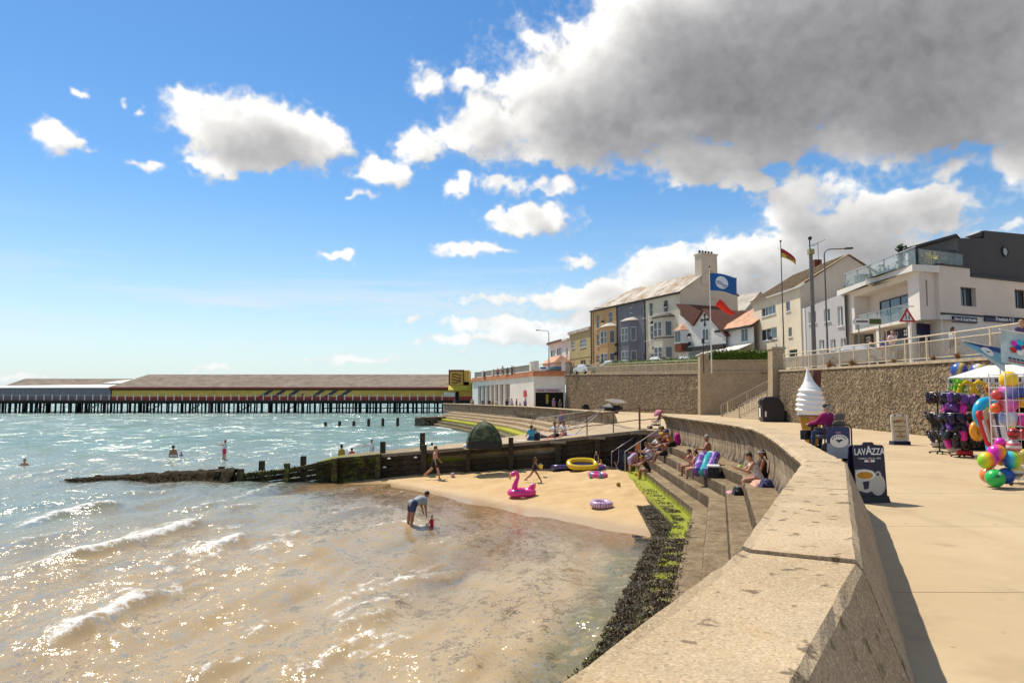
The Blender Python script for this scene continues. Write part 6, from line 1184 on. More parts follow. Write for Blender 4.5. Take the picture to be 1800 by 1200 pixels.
def xball(label,px,py,rpx,Yq,m,name='play_ball',hang=True):
    c=atY(px,py,Yq); r=rpx/1250*Yq; o=MB().ball((0,0,0),r,20,14).build(name,m,None,True); o.location=c; tag(o,label,'ball','balls on the beach goods stall'); MB().at((0,0,r*.99)).lathe([(r*.08,0),(r*.06,r*.05)],8).build('valve',m,o); return o
def fit(m,r): return m
rack=thing('wire_rack','white wire display rack holding balls at the front of the stall','rack',at(1790,850,PZ)); Yr=14.5; 
x0,x1=(1766-900)/1250*Yr,(1850-900)/1250*Yr; zt=atY(1790,655,Yr).z
for x in (x0,(x0+x1)/2,x1): 
    for yy in (Yr,Yr+.5): MB().tube([(x,yy,PZ+.06),(x,yy,zt)],.013,6).build('upright',m_wire,rack,world=True)
for k in range(9):
    z=PZ+.12+(zt-PZ-.15)*k/8
    for yy in (Yr-.012,Yr+.5): MB().tube([(x0,yy,z),(x1,yy,z)],.007,5).build('wire',m_wire,rack,world=True)
    for x in (x0,x1): MB().tube([(x,Yr,z),(x,Yr+.5,z)],.007,5).build('wire',m_wire,rack,world=True)
for i in range(1,8):
    x=x0+(x1-x0)*i/8; MB().tube([(x,Yr-.02,PZ+.12),(x,Yr-.02,zt)],.005,4).build('wire',m_wire,rack,world=True)
MB().at((x0,Yr,PZ+.03)).ball((0,0,0.02),.045,8,6).build('castor',m_black,rack,world=True)
ST=Yr+.25
stock=[(1773,667,15,'plain yellow ball on the top of the wire rack',[YEL,(.85,.5,.02)]),(1772,690,15,'blue and pink marbled ball, second from the top of the rack',[BLU,(.35,.3,.6),MAG]),(1771,711,15,'pink ball in the rack below the marbled one',[MAG,(.7,.25,.45),RED]),(1772,734,14,'pale blue streaked ball in the wire rack',[(.25,.35,.6),WHT,(.2,.3,.55)]),(1794,689,11,'dark blue ball at the frame edge of the rack',[BLU,(.05,.1,.4)]),(1797,706,10,'yellow ball at the edge of the rack above the blue box',[YEL,ORG]),(1798,738,11,'pink ball at the edge of the rack',[MAG,(.75,.1,.4)]),(1752,694,9,'red spotted ball behind the rack',[RED,(.6,.1,.1)]),(1751,717,9,'red ball lower behind the rack',[RED,ORG]),(1800,763,10,'red ball low at the frame edge',[RED,RED]),(1800,800,11,'green and yellow ball low at the frame edge',[LIM,YEL])]
for px,py,r,lab,cols in stock: xball(lab,px,py,r,ST,ballmat('stock_'+lab[:18].replace(' ','_'),cols,.34,random.random()*2))
clus=[(1752,796,15,'magenta and orange ball at the top of the ball cluster',[YEL,ORG,MAG,MAG],14.25),(1778,808,15.5,'blue centred green and yellow ball in the cluster',[YEL,LIM,CYA,BLU],14.15),(1735,809,15,'rainbow striped ball at the side of the cluster',[MAG,ORG,YEL,LIM],14.2),(1738,835,14,'pastel peach ball low behind the green one',[YEL,(.7,.3,.3),ORG],14.35),(1749,840,15.5,'bright green ball with a dark mouth mark at the bottom of the cluster',[(.02,.42,.08),(.02,.48,.1)],14.0),(1768,836,14,'blue ball low beside the green one',[BLU,(.02,.2,.5)],14.2),(1759,809,9,'small yellow ball inside the cluster',[YEL,ORG],14.35),(1758,778,9,'hot pink ball hanging above the cluster',[MAG,MAG],14.4)]
for px,py,r,lab,cols,Yq in clus: 
    o=xball(lab,px,py,r,Yq,ballmat('cluster_'+lab[:18].replace(' ','_'),cols,.34,R(60)+random.random()))
    if 'green ball with' in lab: MB().box(-.10,-.02,-.176,-.15,.04,.06).build('mouth_mark',m_black,o); MB().ball((.0,-.15,.10),.03,8,6,1,.5,1).build('eye_mark',m_wtxt,o)
xball('red ball with dark zigzag hanging in the lower rack',1782,762,10,14.15,ballmat('zig',[RED,(.08,.01,.01),RED,(.08,.01,.01),RED],.3)); xball('white and red spotted ball in the lower rack',1782,785,12,14.2,ballmat('spot',[WHT,RED,WHT,RED,WHT],.3)); xball('cream patterned ball at the bottom of the rack',1785,828,13,14.2,ballmat('patt',[WHT,(.1,.08,.05),WHT,YEL,WHT],.3))
# canopy
cp=thing('stall_canopy','white canopy with a navy striped scalloped valance over the beach goods','canopy',at(1730,800,PZ)); Yc=23.0; xa,xb=(1664-900)/1250*Yc,(1664-900)/1250*Yc+5.6; zf=atY(1664,664,Yc).z
MB().add([(xa,Yc,zf),(xb,Yc-1.1,zf+.10),(xb+1.2,Yc+2.2,zf+.62),tuple(atY(1735,642,Yc+2.6)),(xa,Yc,zf-.03),(xb,Yc-1.1,zf+.07)],[(0,1,2,3),(4,5,1,0)]).build('roof_cloth',m_white,cp,world=True)
for k in range(26):
    f0,f1=k/26,(k+1)/26; A=Vector((xa,Yc,zf-.03)).lerp(Vector((xb,Yc-1.1,zf+.07)),f0); B=Vector((xa,Yc,zf-.03)).lerp(Vector((xb,Yc-1.1,zf+.07)),f1); Mi=(A+B)/2
    MB().add([A,B,B-Vector((0,0,.15)),Mi-Vector((0,0,.22)),A-Vector((0,0,.15))],[(0,1,2,3,4)]).build('valance',m_white,cp,world=True); q=(B-A)*.22
    MB().add([Mi-q-Vector((0,.012,.02)),Mi+q-Vector((0,.012,.02)),Mi+q-Vector((0,.012,.14)),Mi-q-Vector((0,.012,.14))],[(0,1,2,3)]).build('valance_stripe',mat('stripe_navy',(.05,.03,.16),.7,.05,1,0),cp,world=True)
for x,y in ((xa+.1,Yc+.1),(xb-.1,Yc-.9),(xa+3.4,Yc+2.5)): MB().tube([(x,y,PZ),(x,y,zf)],.03,6).build('pole',m_wire,cp,world=True)
bt=thing('stall_table','dark cloth covered stall table under the canopy','table',(xa+2.6,Yc+1.9,PZ)); MB().box(-1.6,2.4,-.6,.8,.004,.86).build('cloth',m_dark,bt); MB().box(-1.65,2.45,-.65,.85,.862,.90).build('top',m_black,bt)
for lab,px,py,r,cols in (('blue and yellow beach ball on the canopy roof',1686,651,14,[BLU,YEL,(.1,.2,.5),BLU]),('white and yellow beach ball half hidden on the canopy',1719,652,13,[(.2,.35,.55),YEL,WHT,BLU])): xball(lab,px,py,r,Yc+2.9,ballmat('bb_'+lab[:6],cols,.4,1.2))
def ringtoy(label,c,R_,r_,m,rot,name='swim_ring',cat='swim ring',group=None):
    o=MB().torus((0,0,0),R_,r_,32,14).build(name,m,None,True); o.location=c; o.rotation_euler=rot; tag(o,label,cat,group); MB().at((R_*.9,0,r_*.85)).lathe([(.018,0),(.014,.03)],8).build('valve',m,o); return o
ringtoy('bright turquoise swim ring hanging upright at the stall',atY(1736,727,18.5),.31,.135,mat('turquoise_vinyl',(.01,.36,.60),.25,.05,2,0,spec=.6),(R(90),0,R(15)),group='swim rings hung at the stall'); ringtoy('yellow swim ring hanging behind the turquoise one',atY(1751,735,19.0),.34,.12,mat('yellow_vinyl',(.75,.50,.01),.25,.05,2,0,spec=.6),(R(90),0,R(-40)),group='swim rings hung at the stall'); ringtoy('orange yellow ring low behind the clogs stand',atY(1717,757,20.8),.2,.1,mat('amber_vinyl',(.75,.30,.02),.25,.05,2,0,spec=.6),(R(90),0,R(30)),group='swim rings hung at the stall')
for lab,px,py,cols in (('yellow inflatable arch hanging under the canopy, nearer the clogs',1700,690,(.72,.48,.01)),('yellow inflatable arch hanging under the canopy, nearer the turquoise ring',1722,690,(.70,.42,.01))):
    c=atY(px,py,22.6); o=MB().tube([(-.28,0,-.65),(-.30,0,-.1),(-.2,0,.25),(0,0,.36),(.2,0,.25),(.32,0,-.1),(.34,0,-.7)],.065,8).build('inflatable_arch',mat('arch_yellow',(.72,.47,.01),.3,.1,3,0),None,True); o.location=c; tag(o,lab,'inflatable','yellow inflatables under the canopy'); MB().tube([(-.02,.02,.34),(0,.02,.62)],.006,4).build('string',m_wire,o)
o=shrub(None,atY(1685,675,22.7)-Vector((0,0,.15)),.16,.28,mat('lime_plastic',(.18,.55,.02),.4,.15,4,0),160,'lime_inflatable',.05); tag(o,'lime green bunched inflatable hanging under the canopy corner','inflatable'); o['kind']='thing'
for i,(px,cols) in enumerate(((1741,RED),(1747,(.55,.4,.25)),(1755,(.5,.4,.3)),(1763,(.05,.07,.14)),(1737,CYA))):
    c=on(px,825); Yq=15.2; o=MB().plate(rrect(.26,1.0,.1,0),-.03,.03).build('bodyboard',mat(f'board_{i}',cols,.5,.1,3,0),None); o.location=((px-900)/1250*Yq,Yq,PZ+.52); o.rotation_euler=(R(-12),R(-6+3*i),R(20)); tag(o,['red bodyboard leaning at the stall','tan bodyboard leaning beside the red one','beige bodyboard next to the dark one','dark navy bodyboard in the stall rack','cyan bodyboard at the outer end of the board row'][i],'bodyboard','bodyboards leaning at the stall'); MB().plate(rrect(.18,.5,.06,.3),-.034,-.0305).build('deck_print',m_wtxt if i!=1 else m_pred,o)
br=thing('board_crate','low white wire crate holding the bodyboards','crate',(11.5,15.1,PZ)); 
for k in range(6): MB().tube([(-1.3,-.25,.1+k*.1),(.5,-.25,.1+k*.1)],.008,4).build('wire',m_wire,br)
for k in range(8): MB().tube([(-1.3+k*.257,-.25,.02),(-1.3+k*.257,-.25,.62)],.008,4).build('wire',m_wire,br)
MB().box(-1.3,.5,-.24,.2,.4,.46).build('shelf',m_wire,br)
# shoe stands
def clog(mb,s_=1.0):
    pr=[(0,.045),(.03,.06),(.09,.062),(.15,.058),(.21,.06),(.25,.045),(.265,.015)]
    mb.lathe([(.01,-.135),(.045,-.11),(.052,-.04),(.047,.02),(.056,.07),(.05,.11),(.01,.13)],10,1,.55); return mb
def stand(label,px,py,hpx,tiers,cols,basem,shoes,bag):
    p=on(px,py); p.z=PZ; Hh=hpx/1250*p.y; s_=thing('shoe_stand',label,'display stand',p); MB().tube([(0,0,.05),(0,0,Hh)],.022,8).build('pole',m_black,s_)
    for k in range(4): a=R(45+90*k); MB().tube([(0,0,.08),(.28*math.cos(a),.28*math.sin(a),.05)],.02,6).build('base_arm',m_black,s_); MB().ball((.28*math.cos(a),.28*math.sin(a),.035),.035,8,6).build('castor',m_black,s_)
    for ti,(zf_,rad,n) in enumerate(tiers):
        MB().torus((0,0,Hh*zf_),rad,.006,24,5).build('hoop',m_steel,s_)
        for k in range(2): MB().tube([(-rad if k else 0,0 if k else -rad,Hh*zf_),(rad if k else 0,0 if k else rad,Hh*zf_)],.005,4).build('hoop_spoke',m_steel,s_)
    return s_,p,Hh
m_clogs={}
def shoe_mesh(col,kind):
    k=(col,kind)
    if k in m_clogs: return m_clogs[k]
    m=mat('shoe_%d_%d'%(len(m_clogs),kind),col,.35,.1,6,0); mb=MB()
    if kind: # puffy clog
        mb.lathe([(.01,-.10),(.05,-.09),(.066,-.04),(.064,.01),(.078,.05),(.072,.09),(.04,.115),(.005,.12)],12,1.05,.85)
    else: # flat sandal
        mb.plate([(-.045,-.13),(.045,-.13),(.05,-.02),(.04,.08),(.045,.12),(0,.145),(-.045,.12),(-.04,.08),(-.05,-.02)],-.012,.012); mb.tube([(-.045,-.012,.02),(0,-.06,.04),(.045,-.012,.02)],.012,5)
    m_clogs[k]=mb.mesh('shoe',m,True); return m_clogs[k]
def hang_shoes(s_,Hh,tiers,cols,kind,nm,labf,grp,loc):
    c=0
    for zf_,rad,n in tiers:
        for k in range(n):
            a=2*math.pi*k/n+random.uniform(-.1,.1); col=random.choice(cols); o=piece(nm,shoe_mesh(col,kind),None,loc+Vector((rad*math.cos(a),rad*math.sin(a),Hh*zf_-.17+random.uniform(-.06,.06))),(random.uniform(-.5,.5),random.uniform(-.7,.7),a+R(90)),(1.4 if kind else 1.25,)*3); cn={(.012,.012,.014):'black',(.02,.02,.06):'navy',(.05,.012,.02):'dark wine',(.10,.03,.22):'purple',(.55,.02,.26):'hot pink',(.018,.015,.05):'midnight blue',(.06,.05,.05):'charcoal'}[col]
            ti=[t_[0] for t_ in tiers].index(zf_); tn_=('lowest' if ti==len(tiers)-1 else 'top second third fourth fifth'.split()[ti]); tag(o,labf%(cn,tn_),'sandal' if not kind else 'clog',grp+' '+cn+' '+tn_); c+=1
BK,NV,WN,PP,HP,MN,CH=(.012,.012,.014),(.02,.02,.06),(.05,.012,.02),(.10,.03,.22),(.55,.02,.26),(.018,.015,.05),(.06,.05,.05)
t1=[(.985,.28,18),(.66,.30,16),(.36,.28,12)]; s1,p1,h1=stand('tall stand of dark sandals before the stone wall',1652,797,108,t1,None,None,None,None); hang_shoes(s1,h1,t1,[BK,BK,NV,WN,CH],0,'sandal','%s sandal hanging on the %s tier of the dark sandals stand','hanging sandals',p1)
t2=[(.99,.44,14),(.84,.40,13),(.68,.48,15),(.53,.42,13),(.40,.46,13),(.29,.36,10)]; s2,p2,h2=stand('crowded stand of purple, pink and dark clogs under the canopy corner',1691,803,112,t2,None,None,None,None); hang_shoes(s2,h2,t2,[PP,MN,HP,MN,BK,MN,BK,PP,HP,BK],1,'clog','%s clog hanging on the %s tier of the crowded clog stand','hanging clogs',p2)
rb=MB().at(tuple(p2+Vector((.12,.05,0)))).lathe([(.20,.06),(.22,.09),(.22,.16),(.20,.19)],20); tag(rb.build('stand_weight',mat('red_plastic',(.50,.015,.02),.4,.05,2,0),None,True),'round red weight on the clog stand base','weight')
def sandbag(label,px,py,w_,h):
    p=on(px,py); p.z=PZ; N,K=16,8; mb=MB()
    for i in range(N+1):
        u=-1+2*i/N
        for j in range(K): a=2*math.pi*j/K; r=(1-abs(u)**3.2)*.5+.02; mb.v.append((u*w_/2,r*w_*.45*math.cos(a)*(1+.1*random.random()),max(.0,h*.45+r*h*1.0*math.sin(a)*(1+.12*random.random()))))
    for i in range(N):
        for j in range(K): mb.f.append((i*K+j,(i+1)*K+j,(i+1)*K+(j+1)%K,i*K+(j+1)%K))
    mb.m=[0]*len(mb.f); o=mb.build('sandbag',mat('white_sack',(.50,.46,.42),.7,.12,10,.4,30),None,True); o.location=p; tag(o,label,'sandbag','white sandbags weighing the stands'); MB().at((w_*.5,0,h*.45)).lathe([(.02,0),(.035,.05)],6).build('tied_neck',MATS['white_sack'],o); return o
sandbag('greyish sandbag on the base of the dark sandals stand',1647,789,.48,.22).location.z=PZ+.09; sandbag('bright white sandbag on the base of the clog stand',1677,799,.46,.30).location.z=PZ+.07
# stall flags
def hflag(label,p0,p1,drop,cols,nm='stall_flag'):
    A,B=p0,p1; fx=lambda u,v:tuple(A.lerp(B,.04+u*.94)+Vector((.10*v*u,.05*math.sin(u*5+v*2),-drop(u)*v))); cl=cloth(MB(),1,1,fx,12,8); cl.m=[min(len(cols)-1,int((i//12)/8*len(cols))) for i in range(96)]; o=cl.build(nm,cols,None,True); tag(o,label,'flag','flags on poles above the stall'); MB().tube([A,B],.016,6).build('pole',m_wire,o); return o,fx
a,b=atY(1692,598,20),atY(1762,613,20); m_fdk=mat('flag_navy',(.03,.06,.20),.7,.1,2,0); m_fsky=mat('flag_sky',(.16,.36,.50),.7,.15,2,0); m_fpale=mat('flag_pale',(.42,.55,.60),.7,.15,3,0)
o,fx=hflag('narrow blue pennant flag with a white oval bird logo above the canopy',a,b,lambda u:.08+.62*u,[m_fdk,m_fsky,m_fsky,m_fpale]); dk=MB()
for k in range(20):
    a0,a1=2*math.pi*k/20,2*math.pi*(k+1)/20; pr_=lambda u,v:(lambda q:(q[0],q[1]-.02,q[2]))(fx(u,v)); dk.add([pr_(.56,.42),pr_(.56+.14*math.cos(a0),.42+.26*math.sin(a0)),pr_(.56+.14*math.cos(a1),.42+.26*math.sin(a1))],[(2,1,0)])
lo=dk.build('oval_logo',m_wtxt,o); MB().add([pr_(.50,.36),pr_(.56,.50),pr_(.65,.36),pr_(.57,.42)],[(0,1,2,3)]).build('bird',m_navy,lo); lo.children[0].location=(0,-.02,0)
a,b=atY(1757,578,13.5),atY(1835,592,13.5); o,fx=hflag('large pale blue flag with colourful printed swirls at the frame edge',a,b,lambda u:.62+.1*u,[m_fpale])
for k,(u,v,c_) in enumerate(((.3,.35,MAG),(.36,.45,BLU),(.42,.3,CYA),(.5,.42,RED),(.55,.3,BLU),(.26,.55,RED),(.48,.55,WHT),(.6,.5,MAG),(.38,.6,WHT))):
    d=MB(); 
    for q in range(8):
        a0,a1=2*math.pi*q/8,2*math.pi*(q+1)/8; d.add([pr_(u,v),pr_(u+.07*math.cos(a0),v+.09*math.sin(a0)),pr_(u+.07*math.cos(a1),v+.09*math.sin(a1))],[(2,1,0)])
    d.build('printed_swirl',mat(f'swirl_{k}',c_,.7,.2,9,0),o)
for v,c_ in ((.80,m_navy),(.88,m_pred)): 
    d=MB()
    for k in range(9): u=.14+k*.075; d.add([pr_(u,v),pr_(u+.055,v),pr_(u+.055,v+.05),pr_(u,v+.05)],[(3,2,1,0)])
    d.build('printed_lettering',c_,o)
for px,py,Yq,lab in ((1690,598,20.05,'slim pole carrying the narrow pennant flag'),(1766,578,13.6,'slim pole carrying the large pale flag')):
    b2=atY(px+66,py+14,Yq); t=thing('flag_stand',lab,'pole',(b2.x,Yq,PZ)); MB().tube([(0,0,0),(0,0,b2.z-PZ)],.02,6).build('pole',m_wire,t); MB().lathe([(.25,.004),(.25,.05),(.05,.08)],14).build('base',m_black,t)

# more goods hanging below the valance, and the dark back of the stall
o=MB().box(-1.2,3.4,-.03,.03,.0,1.75).build('stall_backdrop',m_dark,None); o.location=((1742-900)/1250*25.4+1.0,25.4,PZ+.02); tag(o,'black cloth backdrop at the back of the stall','backdrop'); MB().tube([(-1.25,-.05,1.77),(3.45,-.05,1.77)],.02,6).build('rail',m_wire,o)
toys=[('red',RED),('blue',BLU),('lime green',LIM),('yellow',YEL),('cyan',CYA),('magenta',MAG),('orange',ORG),('white',WHT),('purple',PUR)]
for i,(cn,col) in enumerate(toys):
    px=1738+i*7.5; c=atY(px,690+6*(i%3),22.2-.1*i); mb=MB(); mb.lathe([(.055,0),(.08,.15),(.085,.16),(.075,.15),(.05,.01)],14); o=mb.build('toy_bucket',mat('toy_'+cn.replace(' ','_'),col,.35,.05,3,0),None,True); o.location=c; tag(o,cn+' toy bucket hanging in the row below the striped valance','bucket','toy buckets hung under the valance'); MB().tube([(.08*math.cos(R(a)),0,.16+.09*math.sin(R(a))) for a in range(0,181,20)],.006,5).build('handle',m_wire,o); MB().tube([(0,0,.25),(0,0,zf-c.z if zf-c.z>.3 else .6)],.004,4).build('string',m_wire,o)
for i,(cn,col) in enumerate(toys[:7]):
    px=1742+i*8.5; Yq=21.5; c=atY(px,735+5*(i%2),Yq); o=MB().plate([(-.05,0),(.05,0),(.055,.1),(.03,.15),(.012,.16),(.012,.42),(.05,.43),(.05,.46),(-.05,.46),(-.05,.43),(-.012,.42),(-.012,.16),(-.03,.15),(-.055,.1)][::-1],-.012,.012).build('toy_spade',MATS['toy_'+cn.replace(' ','_')],None); o.location=c; o.rotation_euler=(0,R(random.uniform(-12,12)),0); tag(o,cn+' toy spade hanging behind the bodyboards','spade','toy spades hung at the stall'); MB().tube([(0,0,.46),(0,0,.8)],.004,4).build('string',m_wire,o)
# ================================================================== people
def surf_net(f,org,h):
    s=f<0; c=[s[i:f.shape[0]-1+i,j:f.shape[1]-1+j,k:f.shape[2]-1+k] for i in(0,1) for j in(0,1) for k in(0,1)]
    n=sum(x.astype(np.int8) for x in c); act=(n>0)&(n<8); idx=-np.ones(act.shape,np.int32); I=np.argwhere(act); idx[act]=np.arange(len(I))
    fv={(i,j,k):f[I[:,0]+i,I[:,1]+j,I[:,2]+k] for i in(0,1) for j in(0,1) for k in(0,1)}
    acc=np.zeros((len(I),3)); cnt=np.zeros(len(I))
    for a in fv:
        for ax in range(3):
            if a[ax]==0:
                b=list(a); b[ax]=1; b=tuple(b); va,vb=fv[a],fv[b]; m=(va<0)!=(vb<0); t=np.where(m,va/np.where(m,va-vb,1),0)
                for q in range(3): acc[:,q]+=np.where(m,a[q]+(t if q==ax else 0),0)
                cnt+=m
    V=(I+acc/cnt[:,None])*h+org; F=[]
    for ax in range(3):
        sl0=[slice(1,-1)]*3; sl1=[slice(1,-1)]*3; sl0[ax]=slice(0,-1); sl1[ax]=slice(1,None)
        A,B=s[tuple(sl0)],s[tuple(sl1)]; E=np.argwhere(A!=B); inside=A[tuple(E.T)]
        off=np.ones(3,int); off[ax]=0; E=E+off; u,v=[(1,2),(2,0),(0,1)][ax]; eu=np.zeros(3,int); ev=np.zeros(3,int); eu[u]=1; ev[v]=1
        g=lambda P:idx[P[:,0],P[:,1],P[:,2]]
        q=np.stack([g(E-eu-ev),g(E-ev),g(E),g(E-eu)],1); q[~inside]=q[~inside][:,::-1]; F.append(q)
    return V,np.concatenate(F)
def sdf_mesh(caps,h,infl=0.0,k=.03,carve=None):
    pts=np.array([c[:3] for c in caps]+[c[3:6] for c in caps]); rm=max(max(c[6],c[7]) for c in caps)+infl+3*h
    lo=pts.min(0)-rm; hi=pts.max(0)+rm; n=np.ceil((hi-lo)/h).astype(int)+1
    g=np.stack(np.meshgrid(*[lo[i]+np.arange(n[i])*h for i in range(3)],indexing='ij'),-1).astype(np.float32); f=np.full(g.shape[:3],9.0,np.float32)
    for c in caps:
        a=np.array(c[:3],np.float32); b=np.array(c[3:6],np.float32); r=max(c[6],c[7])+infl+k+2*h
        l=np.minimum(a,b)-r; u=np.maximum(a,b)+r; i0=np.clip(((l-lo)/h).astype(int),0,n); i1=np.clip(((u-lo)/h).astype(int)+2,0,n)
        sl=tuple(slice(i0[q],i1[q]) for q in range(3)); G=g[sl]; ab=b-a; L=float(ab@ab)+1e-9
        t=np.clip(((G-a)@ab)/L,0,1); d=np.linalg.norm(G-a-t[...,None]*ab,axis=-1)-(c[6]+(c[7]-c[6])*t)-infl
        fs=f[sl]; hh=np.clip(.5+.5*(fs-d)/k,0,1); f[sl]=fs*(1-hh)+d*hh-k*hh*(1-hh)
    if carve is not None: f=np.maximum(f,carve(g))
    return surf_net(f,lo,h)
SKIN=[mat('skin_fair',(.52,.27,.17),.55,.1,9,0,spec=.3,obj=True),mat('skin_tanned',(.34,.155,.085),.55,.1,9,0,spec=.35,obj=True),mat('skin_pale',(.60,.36,.25),.55,.08,9,0,spec=.3,obj=True)]
HAIR={'dark':mat('hair_dark',(.018,.011,.008),.6,.3,20,.2),'brown':mat('hair_brown',(.07,.035,.016),.6,.3,20,.2),'blond':mat('hair_blond',(.36,.21,.075),.6,.25,20,.2),'grey':mat('hair_grey',(.30,.28,.26),.6,.2,20,.2),'bald':None}
def cm(col): return mat('cloth_%.3f_%.3f_%.3f'%col,col,.85,.14,14,.1,80,obj=True)
def flowery(name,base,cols,sc=22):
    if name in MATS: return MATS[name]
    t=NT(name); tc=t.n.new('ShaderNodeTexCoord'); t._pos=tc.outputs['Object']; v=t.vor(sc,'F1',None,'Color'); d=t.vor(sc,'F1'); s_=t.n.new('ShaderNodeSeparateColor'); t.l.new(v,s_.inputs[0]); m=t.ramp(d,.42,.30); c=base
    for i,cc in enumerate(cols): c=t.mix(t.math('MULTIPLY',m,t.ramp(s_.outputs[i],.55,.6)),c,cc)
    t.set(c,.85); MATS[name]=t.mat; return t.mat
def dirv(p,o,sx): p,o=R(p),R(o); return Vector((sx*math.sin(o),math.sin(p)*math.cos(o),-math.cos(p)*math.cos(o)))
def person(label,loc,rz,H=1.72,lean=0,side=0,head=(0,0),arms=((0,8,10),(0,8,10)),legs=((0,4,0),(0,4,0)),seat=None,skin=0,hair='brown',style='short',wear=(),hat=None,build=1.0,res=.024,group=None,lie=None,feet=True):
    """facing local +Y. arms: (pitch, out, elbow), legs: (pitch, out, knee) for right(+x) and left(-x)"""
    s=H/1.72; W=build; J={}
    up=Vector((math.sin(R(side))*math.cos(R(lean)),math.sin(R(lean)),math.cos(R(lean))*math.cos(R(side)))); X=Vector((1,0,0)); fw=up.cross(X)*-1; fw=Vector((0,math.cos(R(lean)),-math.sin(R(lean))))
    pel=Vector((0,0,0)); waist=pel+up*.16*s; chest=pel+up*.36*s; neck=pel+up*.50*s; hup=Vector((math.sin(R(head[1]))*.6,math.sin(R(lean*.55+head[0])),math.cos(R(lean*.55+head[0])))).normalized(); hfw=Vector((math.sin(R(head[1])),math.cos(R(lean*.55+head[0])),-math.sin(R(lean*.55+head[0])))).normalized()
    hc=neck+hup*.155*s
    c=[]; T={}
    def cap(tag_,a,b,r0,r1): 
        q=(*a,*b,r0*s,r1*s); c.append(q); T.setdefault(tag_,[]).append(q)
    for sx in (-1,1):
        cap('pelvis',pel+X*sx*.065*s*W+up*.0,pel+X*sx*.055*s*W+up*.07*s,.105*W,.10*W); cap('torso',waist+X*sx*.05*s*W-up*.03*s,chest+X*sx*.075*s*W,.092*W,.105*W); cap('torso',chest+X*sx*.075*s*W,chest+X*sx*.105*s+up*.08*s,.10*W,.07)
    cap('neck',chest+up*.08*s,neck+hup*.05*s,.065,.052)
    cap('head',hc-hup*.02*s,hc+hup*.035*s-hfw*.012*s,.082,.090); cap('head',hc-hup*.055*s+hfw*.03*s,hc-hup*.02*s+hfw*.02*s,.052,.07); cap('nose',hc+hfw*.085*s,hc+hfw*.102*s-hup*.022*s,.012,.016)
    for sx in (-1,1): cap('ear',hc+X*sx*.088*s,hc+X*sx*.09*s-hup*.025*s,.018,.014)
    hands=[]
    for sx,(p,o,e) in zip((1,-1),arms):
        sh=chest+up*.085*s+X*sx*.165*s; d=dirv(p,o,sx); el=sh+d*.27*s; d2=dirv(p+e,o*.6 if e<60 else -o*.6,sx); wr=el+d2*.245*s; pm=wr+d2*.075*s
        cap('uarm',sh,el,.050*W,.040*W); cap('farm',el,wr,.040*W,.026); cap('hand',wr,pm,.026,.033); hands.append((pm,d2,sx))
    fz=[]
    for sx,(p,o,kn) in zip((1,-1),legs):
        hp=pel+X*sx*.085*s*W-up*.01*s; d=dirv(p,o,sx); k=hp+d*.42*s; d2=dirv(p-kn,o*.5,sx); an=k+d2*.41*s; cap('thigh',hp,k,.088*W,.056*W); cap('shin',k,k+d2*.14*s,.054*W,.056*W); cap('shin',k+d2*.14*s,an,.056*W,.036)
        fd=Vector((sx*.12,1,0)).normalized() if d2.z<-.55 else (Vector((0,1,.0))*.3+d2*-.0+Vector((0,.3,.8))).normalized()
        if d2.z>=-.55 and d2.y<-.3: fd=Vector((0,.2,-1)).normalized()
        if feet: cap('foot',an-Vector((0,0,.02*s))-fd*.03*s,an+fd*.15*s-Vector((0,0,.035*s)),.036,.028)
        fz.append(min(an.z-.07*s,(an+fd*.15*s).z-.06*s))
    zmin=min(q[2]-q[6] for q in c); zmin=min(zmin,min(q[5]-q[7] for q in c))
    base=Vector(loc); lift=-zmin if seat is None else seat+.10*s*W
    root=thing('person',label,'person',base,rz,group); off=np.array((0,0,lift))
    V,F=sdf_mesh(c,res*max(.7,s),0,.028*s); V=V+off
    # fingers: five separate bent tubes per hand joined to the same mesh
    mb=MB()
    for pm,d2,sx in hands:
        side_=d2.cross(Vector((0,0,1)) if abs(d2.z)<.9 else Vector((0,1,0))).normalized(); nrm=side_.cross(d2).normalized()
        for q,(o_,L) in enumerate(((-.026,.062),(-.009,.074),(.009,.070),(.025,.055))):
            a=pm+side_*o_*s+d2*.012*s; mb.tube([a,a+d2*L*.55*s,a+d2*L*.95*s+nrm*.02*s],[.0095*s,.0088*s,.007*s],5)
        a=pm-d2*.045*s-side_*.024*s*sx; mb.tube([a,a+(d2*.6-side_*sx).normalized()*.04*s,a+(d2-side_*sx*.5).normalized()*.075*s],[.011*s,.010*s,.008*s],5)
    hv=np.array(mb.v)+off; quads=[f if len(f)==4 else None for f in mb.f]; hf=np.array([f for f in mb.f if len(f)==4])+len(V)
    ob=np_obj('body',np.concatenate([V,hv]),np.concatenate([F,hf]),SKIN[skin],root,True)
    def cut(q,f0,f1):
        a,b=np.array(q[:3]),np.array(q[3:6]); return (*(a+(b-a)*f0),*(a+(b-a)*f1),q[6]+(q[7]-q[6])*f0,q[6]+(q[7]-q[6])*f1)
